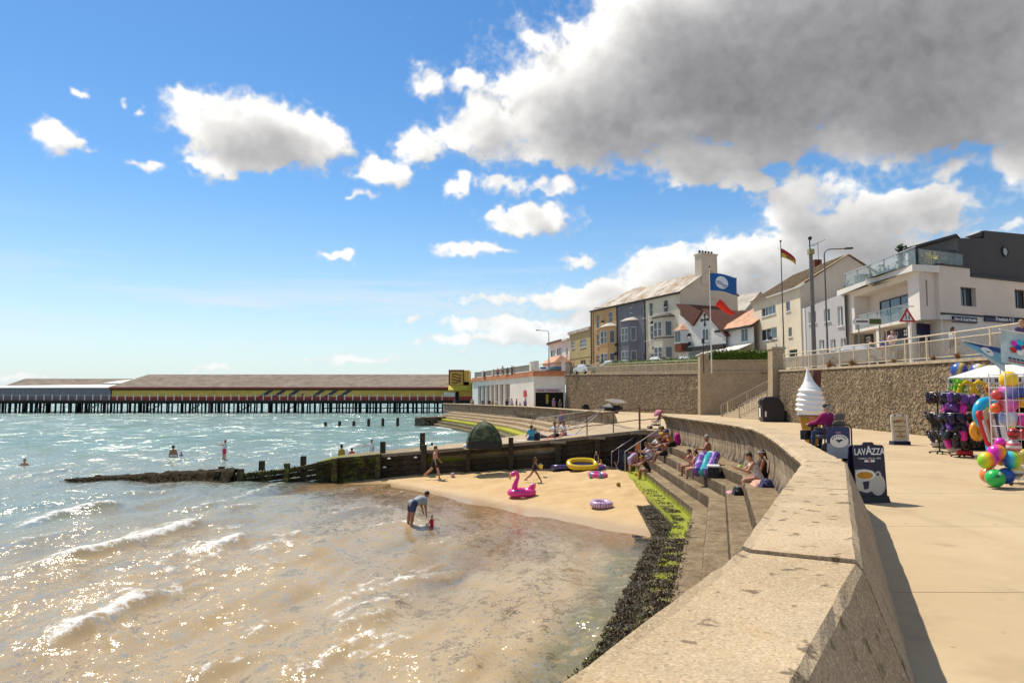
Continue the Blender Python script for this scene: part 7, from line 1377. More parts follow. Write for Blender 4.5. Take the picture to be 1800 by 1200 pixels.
    for item in wear:
        kind,m=item[0],item[1]; m=cm(m) if isinstance(m,tuple) else m; L=[]; inf=.014
        if kind in('shirt','tee','jacket'): L=T['torso']+[cut(q,0,.6 if kind=='tee' else 1) for q in T['uarm']]+([cut(q,0,.95) for q in T['farm']] if kind=='jacket' else [])+([cut(q,-.1,.5) for q in T['pelvis']]); inf=.018 if kind!='jacket' else .03
        elif kind=='vest': L=T['torso']
        elif kind=='swimsuit': L=T['torso'][0:1]+T['torso'][2:3]+T['pelvis']; L=[cut(q,0,.97) for q in T['torso'][::2]]+T['pelvis']; inf=.010
        elif kind=='bikini': L=[cut(q,.55,1.0) for q in T['torso'][::2]]; inf=.010
        elif kind=='briefs': L=T['pelvis']; inf=.010
        elif kind=='shorts': L=T['pelvis']+[cut(q,0,.55) for q in T['thigh']]; inf=.018
        elif kind=='trousers': L=T['pelvis']+T['thigh']+[cut(q,0,.92) for q in T['shin']]; inf=.016
        elif kind=='skirt': L=T['pelvis']+[cut(q,0,.8) for q in T['thigh']]; inf=.035
        elif kind=='dress': L=T['torso']+T['pelvis']+[cut(q,0,.7) for q in T['thigh']]; inf=.022
        elif kind=='shoes': L=T.get('foot',[]); inf=.012
        if not L: continue
        v,f=sdf_mesh(L,res*max(.7,s),inf*s,.03*s); np_obj({'tee':'shirt','jacket':'jacket','vest':'top'}.get(kind,kind),v+off,f,m,root,True)
    if hair!='bald' and HAIR.get(hair):
        hq=[(*(hc+hup*.02*s-hfw*.018*s),*(hc+hup*.045*s-hfw*.02*s),.093*s,.095*s)]
        if style=='long': hq+=[(*(hc-hfw*.06*s),*(hc-hup*.22*s-hfw*.10*s),.07*s,.05*s)]
        if style=='bob': hq+=[(*(hc-hfw*.04*s+X*.04*s),*(hc-hup*.10*s-hfw*.05*s+X*.05*s),.06*s,.05*s),(*(hc-hfw*.04*s-X*.04*s),*(hc-hup*.10*s-hfw*.05*s-X*.05*s),.06*s,.05*s)]
        if style=='bun': hq+=[(*(hc+hup*.10*s-hfw*.06*s),*(hc+hup*.11*s-hfw*.06*s),.05*s,.045*s)]
        if style=='tail': hq+=[(*(hc-hfw*.10*s+hup*.03*s),*(hc-hup*.18*s-hfw*.15*s),.035*s,.02*s)]
        hcN=np.array(hc+hfw*.075*s-hup*.045*s); rr2=.085*s
        v,f=sdf_mesh(hq,.016*max(.8,s),0,.02*s,carve=lambda g:rr2-np.linalg.norm(g-hcN,axis=-1)); np_obj('hair',v+off,f,HAIR[hair],root,True)
    ey=MB()
    for sx in (-1,1): ey.ball(tuple(hc+hfw*.079*s+X*sx*.031*s+hup*.008*s),.0105*s,6,4)
    eo=ey.build('eyes',m_black,root); eo.location=(0,0,lift)
    mo=MB().ball(tuple(hc+hfw*.077*s-hup*.055*s),.02*s,6,4,1,.4,.35).build('mouth',mat('lips',(.30,.09,.07),.5,.05,3,0),root); mo.location=(0,0,lift)
    if hat:
        m=cm(hat[1]); q=hc+hup*.06*s; hm=MB(); rot=Vector((0,0,1)).rotation_difference(hup).to_matrix().to_4x4(); hm.T=Matrix.Translation(q)@rot
        if hat[0]=='sun': hm.lathe([(.20*s,-.012),(.205*s,-.005),(.11*s,.01),(.10*s,.06*s),(.085*s,.10*s),(.02,.115*s)],18)
        elif hat[0]=='band': hm.torus((0,0,-.005),.098*s,.02*s,18,6)
        elif hat[0]=='visor': hm.lathe([(.10*s,-.01),(.103*s,.03),(.09*s,.07*s),(.02,.09*s)],16); hm.box(-.07*s,.07*s,.07*s,.19*s,-.012,.0)
        else: hm.lathe([(.104*s,-.03*s),(.108*s,.02*s),(.09*s,.06*s),(.02,.08*s)],16)
        h_=hm.build('hat',m,root,True); h_.location=(0,0,lift)
    if lie is not None:
        root.rotation_euler=(R(-90),0,rz); root.location=base+Vector((0,0,.12))
    return root
SANDZ=lambda x,y: float(bed(np.float64(x),np.float64(y)))
def sandp(px,py):
    p=at(px,py,.3)
    for _ in range(4): p=at(px,py,max(-.3,SANDZ(p.x,p.y)))
    if p.y>38.2: p=Vector(((px-900)/1250*37.9,37.9,0)); p.z=SANDZ(p.x,p.y)
    return p
def seatp(px,py,z): return at(px,py,z)
L0=(0,4,0)
SIT=((82,9,85),(80,9,85)); SITF=((84,8,60),(80,8,55))
# --- in the sea
def sea(px,py,deep): p=at(px,py,0); p.z=-deep; return p
person('swimmer with only head and shoulders above the water, far from shore',sea(43,816,1.28),R(200),1.7,hair='dark',skin=0,arms=((30,40,20),(20,40,20)))
person('broad bare backed man in white trunks standing waist deep with a dark bag',sea(304,808,.72),R(10),1.82,skin=1,hair='dark',wear=(('shorts',(.62,.60,.58)),),build=1.15,arms=((5,14,20),(5,16,15)))
person('small child in a turquoise top beside the broad man in the sea',sea(318.5,805,.62),R(20),1.1,hair='dark',skin=0,wear=(('vest',(.03,.18,.24)),('briefs',(.02,.03,.1))))
person('woman in white top and pink shorts raising both arms in the shallows',sea(394,806,.22),R(80),1.66,hair='dark',style='bun',skin=0,wear=(('vest',(.66,.66,.66)),('shorts',(.62,.05,.12))),arms=((95,10,15),(80,10,20)),lean=-4)
p=at(608,812,.05); person('person in a yellow top and dark shorts, back turned, beyond the groyne',(-10.45,44,.05),R(-10),1.66,hair='dark',style='bun',skin=0,wear=(('vest',(.42,.30,.02)),('shorts',(.015,.015,.018))),build=1.05)
person('child in a bright red jacket beyond the groyne',(-9.65,43.7,.1),R(60),1.45,hair='dark',skin=0,lean=18,wear=(('jacket',(.60,.03,.02)),('shorts',(.05,.05,.08))),arms=((30,12,20),(40,10,10)))
person('boy in white tee shirt and black briefs pointing in the shallows beyond the groyne',(-9.7,49.5,.05),R(150),1.66,hair='dark',skin=0,wear=(('tee',(.66,.66,.68)),('briefs',(.012,.012,.015))),arms=((70,35,5),(0,10,15)))
person('bare chested boy in dark trunks behind the groyne posts',(-5.25,46.6,.15),R(-60),1.52,hair='dark',skin=0,lean=8,wear=(('shorts',(.015,.015,.02)),),arms=((10,30,40),(40,30,10)))
p=sandp(764,842); person('bare chested tattooed man in black shorts striding along the groyne',p,R(-80),1.80,lean=5,hair='dark',skin=0,wear=(('shorts',(.012,.012,.014)),),arms=((-12,8,25),(18,8,25)),legs=((22,3,12),(-24,3,28)),build=1.08)
p=sea(725,924,.08); person('woman bending over in flowered top and denim shorts at the water edge',p,R(-55),1.68,lean=72,hair='dark',skin=1,wear=(('tee',flowery('grey_floral',(.30,.34,.36),[(.55,.55,.52),(.45,.10,.14),(.12,.16,.2)])),('shorts',(.035,.055,.115))),arms=((0,6,5),(8,8,10)),legs=((-10,7,0),(-6,7,0)),build=1.22)
p=sea(759,925,.02); person('toddler in a red sun top sitting in the shallow water',p,R(70),.82,seat=.0,hair='blond',style='short',skin=2,wear=(('tee',(.50,.015,.03)),('briefs',(.04,.03,.10))),legs=((80,14,20),(80,14,20)),arms=((35,15,20),(30,15,20)))
p=sandp(939,847); person('girl in a black swimsuit running along the sand',p,R(-75),1.32,lean=10,hair='brown',style='long',skin=1,wear=(('swimsuit',(.012,.012,.016)),),arms=((25,14,25),(-20,10,30)),legs=((34,3,4),(-32,3,22)))
p=sandp(1047,828); person('small child in a black top standing by the blue ring',p,R(-40),1.0,hair='blond',skin=2,wear=(('vest',(.015,.015,.02)),('briefs',(.02,.02,.04))))
p=sandp(1055,817); person('little girl in a pink swimsuit sitting on the sand behind the rings',p,R(-60),1.05,seat=.0,hair='blond',style='bun',skin=2,wear=(('swimsuit',(.62,.20,.42)),),legs=((78,10,30),(84,10,10)),arms=((40,10,20),(30,10,20)))
# --- on the slipway
def slp(px,py):
    p=at(px,py,2.2)
    for _ in range(5): p=at(px,py,SZ(p.x))
    return p
p=slp(934,773.5); person('person in a bright blue top sitting with back to the beach on the slipway edge',p,R(10),1.66,seat=.02,hair='brown',style='tail',skin=1,wear=(('tee',(.06,.34,.50)),('shorts',(.02,.06,.22))),legs=SITF,arms=((35,12,30),(35,12,30)))
p=slp(978,768); person('man in a white tee shirt and dark shorts sitting on the slipway',p,R(120),1.75,seat=.02,hair='dark',skin=1,lean=12,wear=(('tee',(.66,.65,.68)),('shorts',(.012,.012,.016))),legs=((80,9,95),(82,9,70)),arms=((50,14,30),(45,10,40)))
p=slp(992,765.5); person('second person in white, sitting behind the man on the slipway',p,R(130),1.66,seat=.02,hair='dark',style='bob',skin=0,lean=10,wear=(('tee',(.62,.62,.64)),('shorts',(.45,.18,.20))),legs=((80,9,60),(82,9,50)),arms=((50,14,30),(40,10,30)))
p=slp(953,770); person('sunbather lying propped on a towel on the slipway',p,R(-75),1.6,seat=.0,lean=-52,hair='dark',skin=1,wear=(('vest',(.55,.53,.52)),('shorts',(.10,.10,.12))),legs=((86,6,10),(86,6,40)),arms=((-40,12,20),(-40,12,20)))
p=slp(987,752); person('person with a pink head scarf sitting beyond the slipway rail',p,R(170),1.66,seat=.3,hair='dark',skin=0,wear=(('tee',(.20,.18,.30)),('shorts',(.05,.05,.08))),legs=SIT,hat=('cap',(.45,.06,.16)),arms=((40,12,40),(40,12,40)))
# --- on the seating steps (levels 2.13 1.78 1.43 1.08 .72)
def stp(Yq,s,z):
    i=idx_fast(Yq); f=(Yq-spath[i][1])/(spath[i+1][1]-spath[i][1]); P=Vector(spath[i]).lerp(Vector(spath[i+1]),f); return Vector((P.x+smit[i].x*s,P.y+smit[i].y*s,z))
def sitp(px,py,z): return at(px,py,z)
p=sitp(1337,841,2.13); person('woman in a white floral swimsuit sitting on the top step looking at her phone',stp(20.5,.14,2.13),R(78),1.70,seat=.0,lean=22,head=(14,0),hair='brown',style='short',skin=0,build=1.18,res=.02,wear=(('swimsuit',flowery('white_floral',(.62,.62,.64),[(.55,.10,.06),(.10,.16,.35),(.6,.35,.15)],26)),),legs=((74,8,78),(82,9,84)),arms=((40,8,62),(34,8,70)))
person('tanned woman in a dark brown top sitting behind the woman in the floral swimsuit',stp(21.3,-.02,2.13),R(85),1.68,seat=.0,lean=2,hair='dark',style='tail',skin=1,res=.02,wear=(('vest',(.05,.02,.018)),('shorts',(.015,.012,.012))),hat=('band',(.5,.5,.52)),legs=((78,8,80),(80,9,80)),arms=((20,8,40),(18,8,40)))
person('bare chested older man sitting against the wall behind the two girls',stp(28.9,.10,2.13),R(82),1.76,seat=.0,lean=10,hair='grey',skin=1,build=1.15,wear=(('shorts',(.03,.04,.09)),),legs=((80,10,85),(80,10,85)),arms=((30,14,50),(34,12,60)))
person('girl in a peach bikini eating on the middle step',stp(28.5,.95,1.78),R(80),1.42,seat=.0,lean=6,hair='brown',style='tail',skin=1,wear=(('bikini',(.60,.30,.25)),('briefs',(.60,.30,.25))),legs=((84,6,88),(80,6,78)),arms=((45,8,105),(40,8,95)))
person('girl in a magenta swimsuit beside the inflatable bag on the middle step',stp(27.5,.92,1.78),R(80),1.46,seat=.0,lean=4,hair='dark',style='tail',skin=0,wear=(('swimsuit',(.42,.05,.20)),),legs=((84,6,86),(78,6,72)),arms=((35,8,100),(30,8,85)))
person('bare backed man in black shorts, higher of the two men near the handrails',stp(35.6,.38,1.78+.35),R(95),1.78,seat=.0,lean=28,head=(15,0),hair='dark',skin=1,wear=(('shorts',(.012,.012,.014)),),legs=((78,9,90),(96,9,95)),arms=((70,12,40),(66,12,45)),hat=('cap',(.04,.05,.16)))
person('bare chested man in black shorts, lower of the two men near the handrails',stp(34.3,1.0,1.78),R(80),1.76,seat=.0,lean=24,head=(10,0),hair='dark',skin=1,wear=(('shorts',(.012,.012,.014)),),legs=((84,12,70),(88,9,60)),arms=((60,12,40),(58,10,40)))
person('woman in a black swimsuit and yellow hair band leaning forward above the green step',stp(33.6,1.9,1.08),R(75),1.66,seat=.0,lean=30,head=(10,0),hair='brown',style='tail',skin=1,wear=(('swimsuit',(.014,.013,.015)),),hat=('band',(.7,.5,.02)),legs=((82,9,82),(86,9,80)),arms=((55,10,30),(50,10,35)))
person('girl in lilac leaning over at the foot of the steps',Vector((stp(36.4,2.45,.72))),R(-70),1.38,lean=52,hair='brown',style='tail',skin=0,wear=(('dress',(.42,.32,.50)),),legs=((-4,5,2),(4,5,4)),arms=((20,8,20),(15,8,20)))
person('woman in a lilac top sitting at the handrail end of the steps',stp(36.9,1.35,1.43),R(70),1.66,seat=.0,lean=22,hair='brown',style='short',skin=1,wear=(('tee',(.46,.36,.48)),('shorts',(.3,.25,.32))),legs=SIT,arms=((50,12,50),(48,12,50)))
person('person in a pale lilac shirt, second along from the handrail on the steps',stp(36.0,1.35,1.43),R(85),1.6,seat=.0,lean=26,hair='dark',style='tail',skin=1,wear=(('tee',(.55,.48,.58)),('shorts',(.2,.15,.2))),legs=SIT,arms=((60,12,40),(58,12,40)))
person('person in a white tee shirt and blue cap beside the upper handrail',stp(37.6,.75,1.78),R(110),1.7,seat=.0,lean=20,hair='dark',skin=0,wear=(('tee',(.64,.63,.66)),('shorts',(.08,.1,.2))),hat=('cap',(.08,.07,.28)),legs=SIT,arms=((50,12,40),(48,12,50)))
person('person in an orange top beside the magenta rucksack on the top step',stp(38.7,.35,2.13),R(100),1.7,seat=.0,lean=15,hair='brown',skin=1,wear=(('tee',(.55,.30,.06)),('shorts',(.3,.05,.06))),legs=SIT,arms=((45,12,40),(48,12,50)))
# --- promenade
p=ms.location; person('scooter rider in a magenta jacket, jeans and a dark flat cap',p+Vector((0,0,0))+Vector((-math.sin(R(25))*-.12,math.cos(R(25))*-.12,0)),R(25),1.66,seat=.74,lean=4,hair='grey',skin=2,res=.02,wear=(('jacket',(.30,.012,.11)),('trousers',(.06,.08,.16)),('shoes',(.02,.02,.02))),hat=('cap',(.035,.03,.035)),legs=((80,7,72),(80,7,72)),arms=((42,10,35),(42,10,35)))
# far promenade walkers
FW=[(799,(.10,.08,.20),'purple top',1.66,136),(832,(.30,.12,.14),'dusky red top',1.6,118),(829,(.5,.45,.4),'beige top',1.7,121),(849,(.13,.15,.19),'slate top and white sun hat',1.72,112),(860,(.05,.04,.04),'black top',1.7,108),(866,(.40,.28,.12),'mustard top',1.68,107),(873,(.55,.52,.50),'white top carrying a child',1.7,105),(891,(.02,.02,.025),'black top and dark shorts',1.68,101),(899.5,(.62,.58,.68),'pale lilac shirt',1.80,99),(908,(.025,.025,.03),'black tee shirt',1.76,98),(914,(.45,.47,.5),'pale grey top',1.3,96),(923,(.18,.14,.32),'violet shirt and cap',1.74,95)]
for i,(px,col,lab,H_,Yq) in enumerate(FW):
    x=(px-900)/1250*Yq; person(f'walker in a {lab} behind the far sea wall',(x,Yq,PZ),R((30,-60,20,170,200,160,-40,10,200,90,180,150)[i]),H_,hair=('dark','brown','grey','dark')[i%4],style=('short','tail','bob')[i%3],skin=i%3,wear=(('tee',col),('shorts',(.05,.06,.10) if i%2 else (.25,.22,.18))),arms=((10,10,30),(-8,10,20)),legs=((10,3,4),(-12,3,14)),hat=('sun',(.65,.62,.55)) if i==3 else None,res=.036,group='walkers on the far promenade')
x=(973-900)/1250*104; person('man with rucksack straps and purple top standing before the dark doorway',(x,104,PZ),R(170),1.78,hair='grey',skin=1,wear=(('tee',(.20,.15,.27)),('shorts',(.25,.2,.25))),res=.034,hat=('cap',(.6,.58,.55))); x=(984-900)/1250*105; person('blonde woman in a dark green top beside the doorway',(x,105,PZ),R(150),1.62,hair='blond',style='long',skin=0,wear=(('tee',(.04,.08,.07)),('trousers',(.08,.1,.1))),res=.034)
for i,(px,py,Yq) in enumerate(((852,652,138),(875,646,129),(883.5,642,126),(892,645,123),(900,642,120))):
    z=PZ+zr_; x=(px-900)/1250*Yq; top=atY(px,py,Yq).z; person(f'onlooker on the shelter roof terrace, {"first second third fourth fifth".split()[i]} from its seaward end',(x,Yq,top-1.7),R(150+20*i),1.7,hair=('dark','brown')[i%2],skin=i%3,wear=(('tee',((.1,.1,.14),(.45,.12,.12),(.5,.5,.5),(.08,.1,.16),(.05,.05,.05))[i]),('trousers',(.05,.05,.08))),res=.045,group='onlookers on the shelter roof')
# upper street people
def upp(label,px,py_head,Yq,H_,rz,**k): 
    z=atY(px,py_head,Yq).z-H_; return person(label,((px-900)/1250*Yq,Yq,z),rz,H_,**k)
upp('man in a pale pink shirt leaning at the upper railing',1571,580,43.5,1.78,R(150),hair='bald',skin=0,wear=(('tee',(.62,.42,.42)),('trousers',(.3,.26,.2))),arms=((40,10,30),(40,10,30)),build=1.12,res=.03)
upp('boy in a royal blue top beside the man at the upper railing',1556,591,44.2,1.38,R(140),hair='dark',skin=1,wear=(('tee',(.05,.09,.42)),('shorts',(.5,.3,.3))),res=.03)
upp('woman in a white vest walking with a pale bag along the upper railing',1678,571.5,34.5,1.68,R(-70),hair='brown',style='tail',skin=1,wear=(('vest',(.66,.62,.62)),('shorts',(.04,.04,.08))),arms=((-10,12,30),(20,8,30)),legs=((18,3,5),(-18,3,18)),res=.03)
upp('person in a pale top sitting by the direction sign on the upper street',1532,594,50,1.5,R(80),hair='brown',style='bun',skin=1,wear=(('vest',(.45,.28,.2)),('shorts',(.1,.1,.1))),res=.032)
upp('person in dark clothes leaning on the rail at the frame edge',1798,560,27,1.7,R(160),hair='blond',skin=0,wear=(('tee',(.10,.06,.16)),('trousers',(.05,.05,.1))),lean=15,res=.032)
upp('man in a navy top walking by the stone pillar',1236,619,79,1.76,R(30),hair='dark',skin=1,wear=(('tee',(.02,.02,.04)),('trousers',(.03,.03,.04))),res=.036); upp('person just showing behind the stone pillar',1247,622,80,1.7,R(60),hair='brown',skin=0,wear=(('tee',(.25,.06,.05)),('trousers',(.03,.03,.04))),res=.036)
for i,(px,py) in enumerate(((1003,640),(1008,637),(1014,641),(1037,632.5))): upp(f'bystander at the street corner, {"first second third fourth".split()[i]} from the shelter',px,py,110,1.7,R(100+50*i),hair='dark',skin=i%3,wear=(('tee',((.1,.11,.15),(.4,.3,.22),(.06,.06,.08),(.5,.48,.46))[i]),('trousers',(.04,.04,.06))),res=.045,group='bystanders at the street corner')
# ================================================================== things on the beach, slipway and steps
def vinyl(name,c,**k): return mat(name,c,.22,.06,5,0,spec=.6,**k)
def sandq(px,py):
    p=at(px,py,.3)
    for _ in range(4): p=at(px,py,max(-.2,float(bed(np.float64(p.x),np.float64(p.y)))))
    if p.y>38.3: p=Vector(((px-900)/1250*38.2,38.2,0)); p.z=float(bed(np.float64(p.x),np.float64(p.y)))
    return p
# flamingo
p=sandq(917,872); fm=thing('inflatable_flamingo','hot pink inflatable flamingo on the sand','inflatable',p,R(12)); m_pink=vinyl('pink_vinyl',(.75,.035,.26)); m_pink2=vinyl('pink_vinyl_light',(.78,.10,.36))
MB().torus((0,0,.17),.38,.165,36,14,1.18,.95).build('ring_body',m_pink,fm,True)
nk=[(-.30,0,.25),(-.31,0,.42),(-.25,0,.62),(-.17,0,.80),(-.19,0,.95),(-.29,0,1.02),(-.40,0,.97)]
def smooth(pts,n=4):
    P=[Vector(p_) for p_ in pts]; out=[]
    for i in range(len(P)-1):
        a,b,c_,d=P[max(0,i-1)],P[i],P[i+1],P[min(len(P)-1,i+2)]
        for k in range(n): t=k/n; out.append(.5*((2*b)+(c_-a)*t+(2*a-5*b+4*c_-d)*t*t+(3*b-a-3*c_+d)*t**3))
    return out+[P[-1]]
q=smooth(nk); MB().tube(q,[.15-.07*min(1,i/12) for i in range(len(q))],12).build('neck',m_pink,fm,True); hd=MB().ball((-.38,0,.96),.10,14,10,1.15,.9,1).build('head',m_pink,fm,True); MB().tube(smooth([(-.45,0,.95),(-.52,0,.88),(-.52,0,.80)]),[.055,.05,.05,.045,.042,.04,.038,.035,.03],10).build('beak',vinyl('beak_orange',(.75,.22,.05)),hd,True); MB().tube([(-.52,0,.81),(-.50,0,.73)],[.036,.012],10).build('beak_tip',m_black,hd,True); MB().ball((-.41,-.085,.99),.018,8,6).build('eye',m_black,hd)
for k,(x,y,a) in enumerate(((.36,-.12,10),(.40,.08,-8),(.46,0,0))): MB().at((x,y,.28),(R(a),R(32),0)).lathe([(.02,-.12),(.10,-.04),(.115,.06),(.09,.18),(.035,.28),(.01,.30)],12,1,.6).build('tail_feather',m_pink2 if k==2 else m_pink,fm,True)
# rings
def stripe_vinyl(name,cols,n,sc=1.0):
    t=NT(name); tc=t.n.new('ShaderNodeTexCoord'); x,y,z=t.xyz(tc.outputs['Object']); a=t.math('ARCTAN2',y,x); w_=t.math('FRACT',t.math('MULTIPLY',t.math('ADD',a,math.pi),n/(2*math.pi))); cr=t.n.new('ShaderNodeValToRGB'); cr.color_ramp.interpolation='CONSTANT'; t.l.new(w_,cr.inputs[0]); e=cr.color_ramp
    while len(e.elements)<len(cols): e.elements.new(.5)
    for i,c in enumerate(cols): e.elements[i].position=i/len(cols); e.elements[i].color=(*c,1)
    nz=t.ramp(t.noise(26,3,.6,tc.outputs['Object']),.5,.56); t.set(t.mix(t.math('MULTIPLY',nz,.5),cr.outputs[0],(.30,.08,.36)),.22,spec=.6); return t.mat
p=sandq(1057,891); ringtoy('pink and lilac patterned donut swim ring alone on the sand',p+Vector((0,0,.13)),.34,.125,stripe_vinyl('donut_print',[(.66,.60,.64),(.60,.22,.42),(.62,.58,.62),(.32,.16,.45)],13),(R(3),R(2),0),cat='swim ring'); 
p=sandq(1051,839.5); ringtoy('pink swim ring with teal centre print lying in front of the blue one',p+Vector((0,0,.14)),.36,.135,stripe_vinyl('pink_teal_print',[(.75,.06,.22),(.72,.18,.34),(.04,.30,.32),(.72,.10,.26)],5),(R(6),0,R(60)))
p=sandq(1049,827); ringtoy('blue and white swim ring behind the pink one',p+Vector((0,0,.13)),.36,.125,stripe_vinyl('blue_white_print',[(.03,.07,.40),(.03,.07,.40),(.62,.64,.68)],4),(R(5),0,0))
def dinghy(label,px,py,L,W_,m,mi,rz,name='inflatable_dinghy'):
    p=sandq(px,py); d=thing(name,label,'dinghy',p,rz); N=32; pts=[]
    for i in range(N): a=2*math.pi*i/N; c_,s_=math.cos(a),math.sin(a); pts.append((L/2*abs(c_)**.75*(1 if c_>0 else -1),W_/2*abs(s_)**.75*(1 if s_>0 else -1),.16))
    mb=MB(); k=10
    for i in range(N):
        P=Vector(pts[i]); t=(Vector(pts[(i+1)%N])-Vector(pts[i-1])).normalized(); nrm=t.cross(Vector((0,0,1)))
        for j in range(k): b=2*math.pi*j/k; mb.v.append(tuple(P+nrm*.14*math.cos(b)+Vector((0,0,.14*math.sin(b)))))
    for i in range(N):
        for j in range(k): mb.f.append((i*k+j,((i+1)%N)*k+j,((i+1)%N)*k+(j+1)%k,i*k+(j+1)%k))
    mb.m=[0]*len(mb.f); mb.build('tube',m,d,True); MB().prism([(x*.96,y*.96) for x,y,_ in pts],.10,.13).build('floor',mi,d); return d
d=dinghy('yellow inflatable dinghy with dark blue inside resting against the groyne',1021,817,1.45,.82,vinyl('dinghy_yellow',(.72,.48,.012)),vinyl('dinghy_navy',(.025,.025,.09)),R(15)); d.rotation_euler=(R(24),0,R(8)); d.location.z+=.20; d.location.y-=.35
for sx in(-1,1): MB().torus((.25*sx,.52,.25),.06,.012,12,6).build('grab_loop',m_black,d)
d=dinghy('deflated purple navy inflatable slumped beside the dinghy',988,816,1.0,.7,vinyl('purple_vinyl',(.05,.04,.16)),vinyl('purple_vinyl',(.05,.04,.16)),R(5),'deflated_inflatable'); d.rotation_euler=(R(-8),0,0)
def sphere(label,name,p,r,m,cat='ball'):
    o=MB().ball((0,0,r),r,16,12).build(name,m,None,True); o.location=p; tag(o,label,cat); return o
sphere('pink and white football on the sand by the groyne','football',sandq(795.5,838),.115,flowery('football_print',(.58,.42,.44),[(.30,.06,.14),(.5,.3,.3),(.6,.5,.5)],9)); sphere('small orange and olive ball by the foot of the steps','toy_ball',sandq(1087,855),.10,flowery('olive_print',(.40,.20,.02),[(.20,.18,.02),(.55,.10,.03),(.3,.25,.02)],9))
def bucket(label,p,col,r=.09,h=.16,name='toy_bucket'):
    o=MB().lathe([(r*.7,0),(r,h),(r*1.06,h),(r*1.04,h+.012),(r*.92,h),(r*.65,.01)],16).build(name,vinyl('bucket_%.2f'%col[0]+name,col),None,True); o.location=p; tag(o,label,'bucket'); MB().tube([(r*math.cos(R(a)),0,h+r*.9*math.sin(R(a))) for a in range(0,181,20)],.006,5).build('handle',m_white,o); return o
p=sandq(950,838); o=bucket('yellow toy bucket carried by the running girl',Vector((p.x+.02,p.y-.05,p.z+.42)),(.75,.55,.01),.10,.15)
p=stp(35.0,2.3,.72); bucket('orange toy bucket at the foot of the green step, nearer the girl',p+Vector((0,.15,0)),(.75,.30,.01),.08,.14); bucket('orange toy bucket at the foot of the green step, nearer the seated woman',p+Vector((.05,-.45,0)),(.74,.28,.01),.08,.14)
# tent
p=slp(851,787); tn=thing('pop_up_tent','dark green camouflage pop-up dome tent on the slipway','tent',p,R(5)); k=(787-741)/1250*p.y; wd=(884-820)/1250*p.y
def camo():
    t=NT('camouflage'); n=t.noise(3.2,4,.6); n2=t.noise(5.5,3,.6); c=t.mix(t.ramp(n,.45,.5),(.035,.05,.02),(.10,.125,.05)); c=t.mix(t.ramp(n2,.55,.6),c,(.02,.03,.015)); t.set(c,.75); return t.mat
m_camo=camo(); N=28; mb=MB(); rows=12
for i in range(rows+1):
    f=i/rows
    for j in range(N):
        a=2*math.pi*j/N; r=(1-f**2.1)**.55 if f<1 else .01; x,y=math.cos(a),math.sin(a); sq=1/(abs(x)**3+abs(y)**3)**(1/3); mb.v.append((x*sq*r*wd/2,y*sq*r*wd*.36,f*k))
for i in range(rows):
    for j in range(N): mb.f.append((i*N+j,i*N+(j+1)%N,(i+1)*N+(j+1)%N,(i+1)*N+j))
mb.m=[0]*len(mb.f); mb.build('canopy',m_camo,tn,True)
for a in (38,142,218,322):
    a=R(a); x,y=math.cos(a),math.sin(a); sq=1/(abs(x)**3+abs(y)**3)**(1/3); MB().tube([(x*sq*((1-f**2.1)**.55 if f<1 else 0)*wd/2*1.005,y*sq*((1-f**2.1)**.55 if f<1 else 0)*wd*.362,f*k*1.003) for f in [i/14 for i in range(15)]],.022,6).build('hoop_pole',m_black,tn)
MB().box(-wd*.42,wd*.42,-wd*.37,-wd*.33,.005,k*.28).build('dark_skirt',m_black,tn)
p=slp(820,790); o=sphere('small white bag beside the tent','carrier_bag',p,.2,mat('bag_white',(.6,.6,.62),.6,.1,9,.3,30),'bag'); o.scale=(1.1,.8,.75)
# towels on the slip
def towel(label,p,w_,l,m,rz,rx=0):
    n=8; mb=cloth(MB(),1,1,lambda u,v:((u-.5)*w_,(v-.5)*l,.012+.012*math.sin(u*9+v*5)+.01*random.random()),n,n); o=mb.build('towel',m,None,True); o.location=p; o.rotation_euler=(0,-math.atan(.095),rz); tag(o,label,'towel'); sd=o.modifiers.new('s','SOLIDIFY'); sd.thickness=.012; MB().box(-w_*.5,w_*.5,-l*.5,-l*.44,.03,.034).build('hem_band',m_wtxt,o); return o
towel('pale pink towel beside the person in blue',slp(918,774),1.5,.8,mat('towel_pink',(.58,.45,.44),.95,.15,12,.4,60),R(4)); towel('blue and white striped towel behind the people in white',slp(1008,763),1.7,.7,stripe_vinyl('towel_stripe',[(.12,.18,.45),(.62,.62,.65)],9),R(8)); towel('reddish towel under the man in white',slp(972,770),1.1,.7,mat('towel_red',(.42,.16,.15),.95,.2,12,.4,60),R(6))
def pack(label,p,w_,h,d_,col,name='rucksack',rz=0,tilt=0):
    t=thing(name,label,'bag',p,rz); m=mat(name+'_%.2f_%.2f'%(col[0],col[2]),col,.75,.15,9,.3,50); b=MB().at((0,0,0),(R(tilt),0,0)); N,K=10,14; 
    for i in range(N+1):
        f=i/N; r=(1-(abs(f-.45)/.58)**4)**.5 if abs(f-.45)<.58 else .05
        for j in range(K): a=2*math.pi*j/K; x,y=math.cos(a),math.sin(a); sq=1/(abs(x)**4+abs(y)**4)**.25; b.v.append(tuple(b.T@Vector((x*sq*r*w_/2*(1+.05*random.random()),y*sq*r*d_/2,f*h))))
    for i in range(N):
        for j in range(K): b.f.append((i*K+j,i*K+(j+1)%K,(i+1)*K+(j+1)%K,(i+1)*K+j))
    b.f+=[tuple(range(K-1,-1,-1)),tuple(range(N*K,N*K+K))]; b.m=[0]*len(b.f); b.build('body',m,t,True); MB().at((0,0,0),(R(tilt),0,0)).box(-w_*.32,w_*.32,-d_*.62,-d_*.42,h*.12,h*.5).build('front_pocket',m,t,bevel=.02); MB().tube([(-.06,0,h*.98),(0,0,h*1.08),(.06,0,h*.98)],.012,5).build('grab_handle',m_black,t); return t
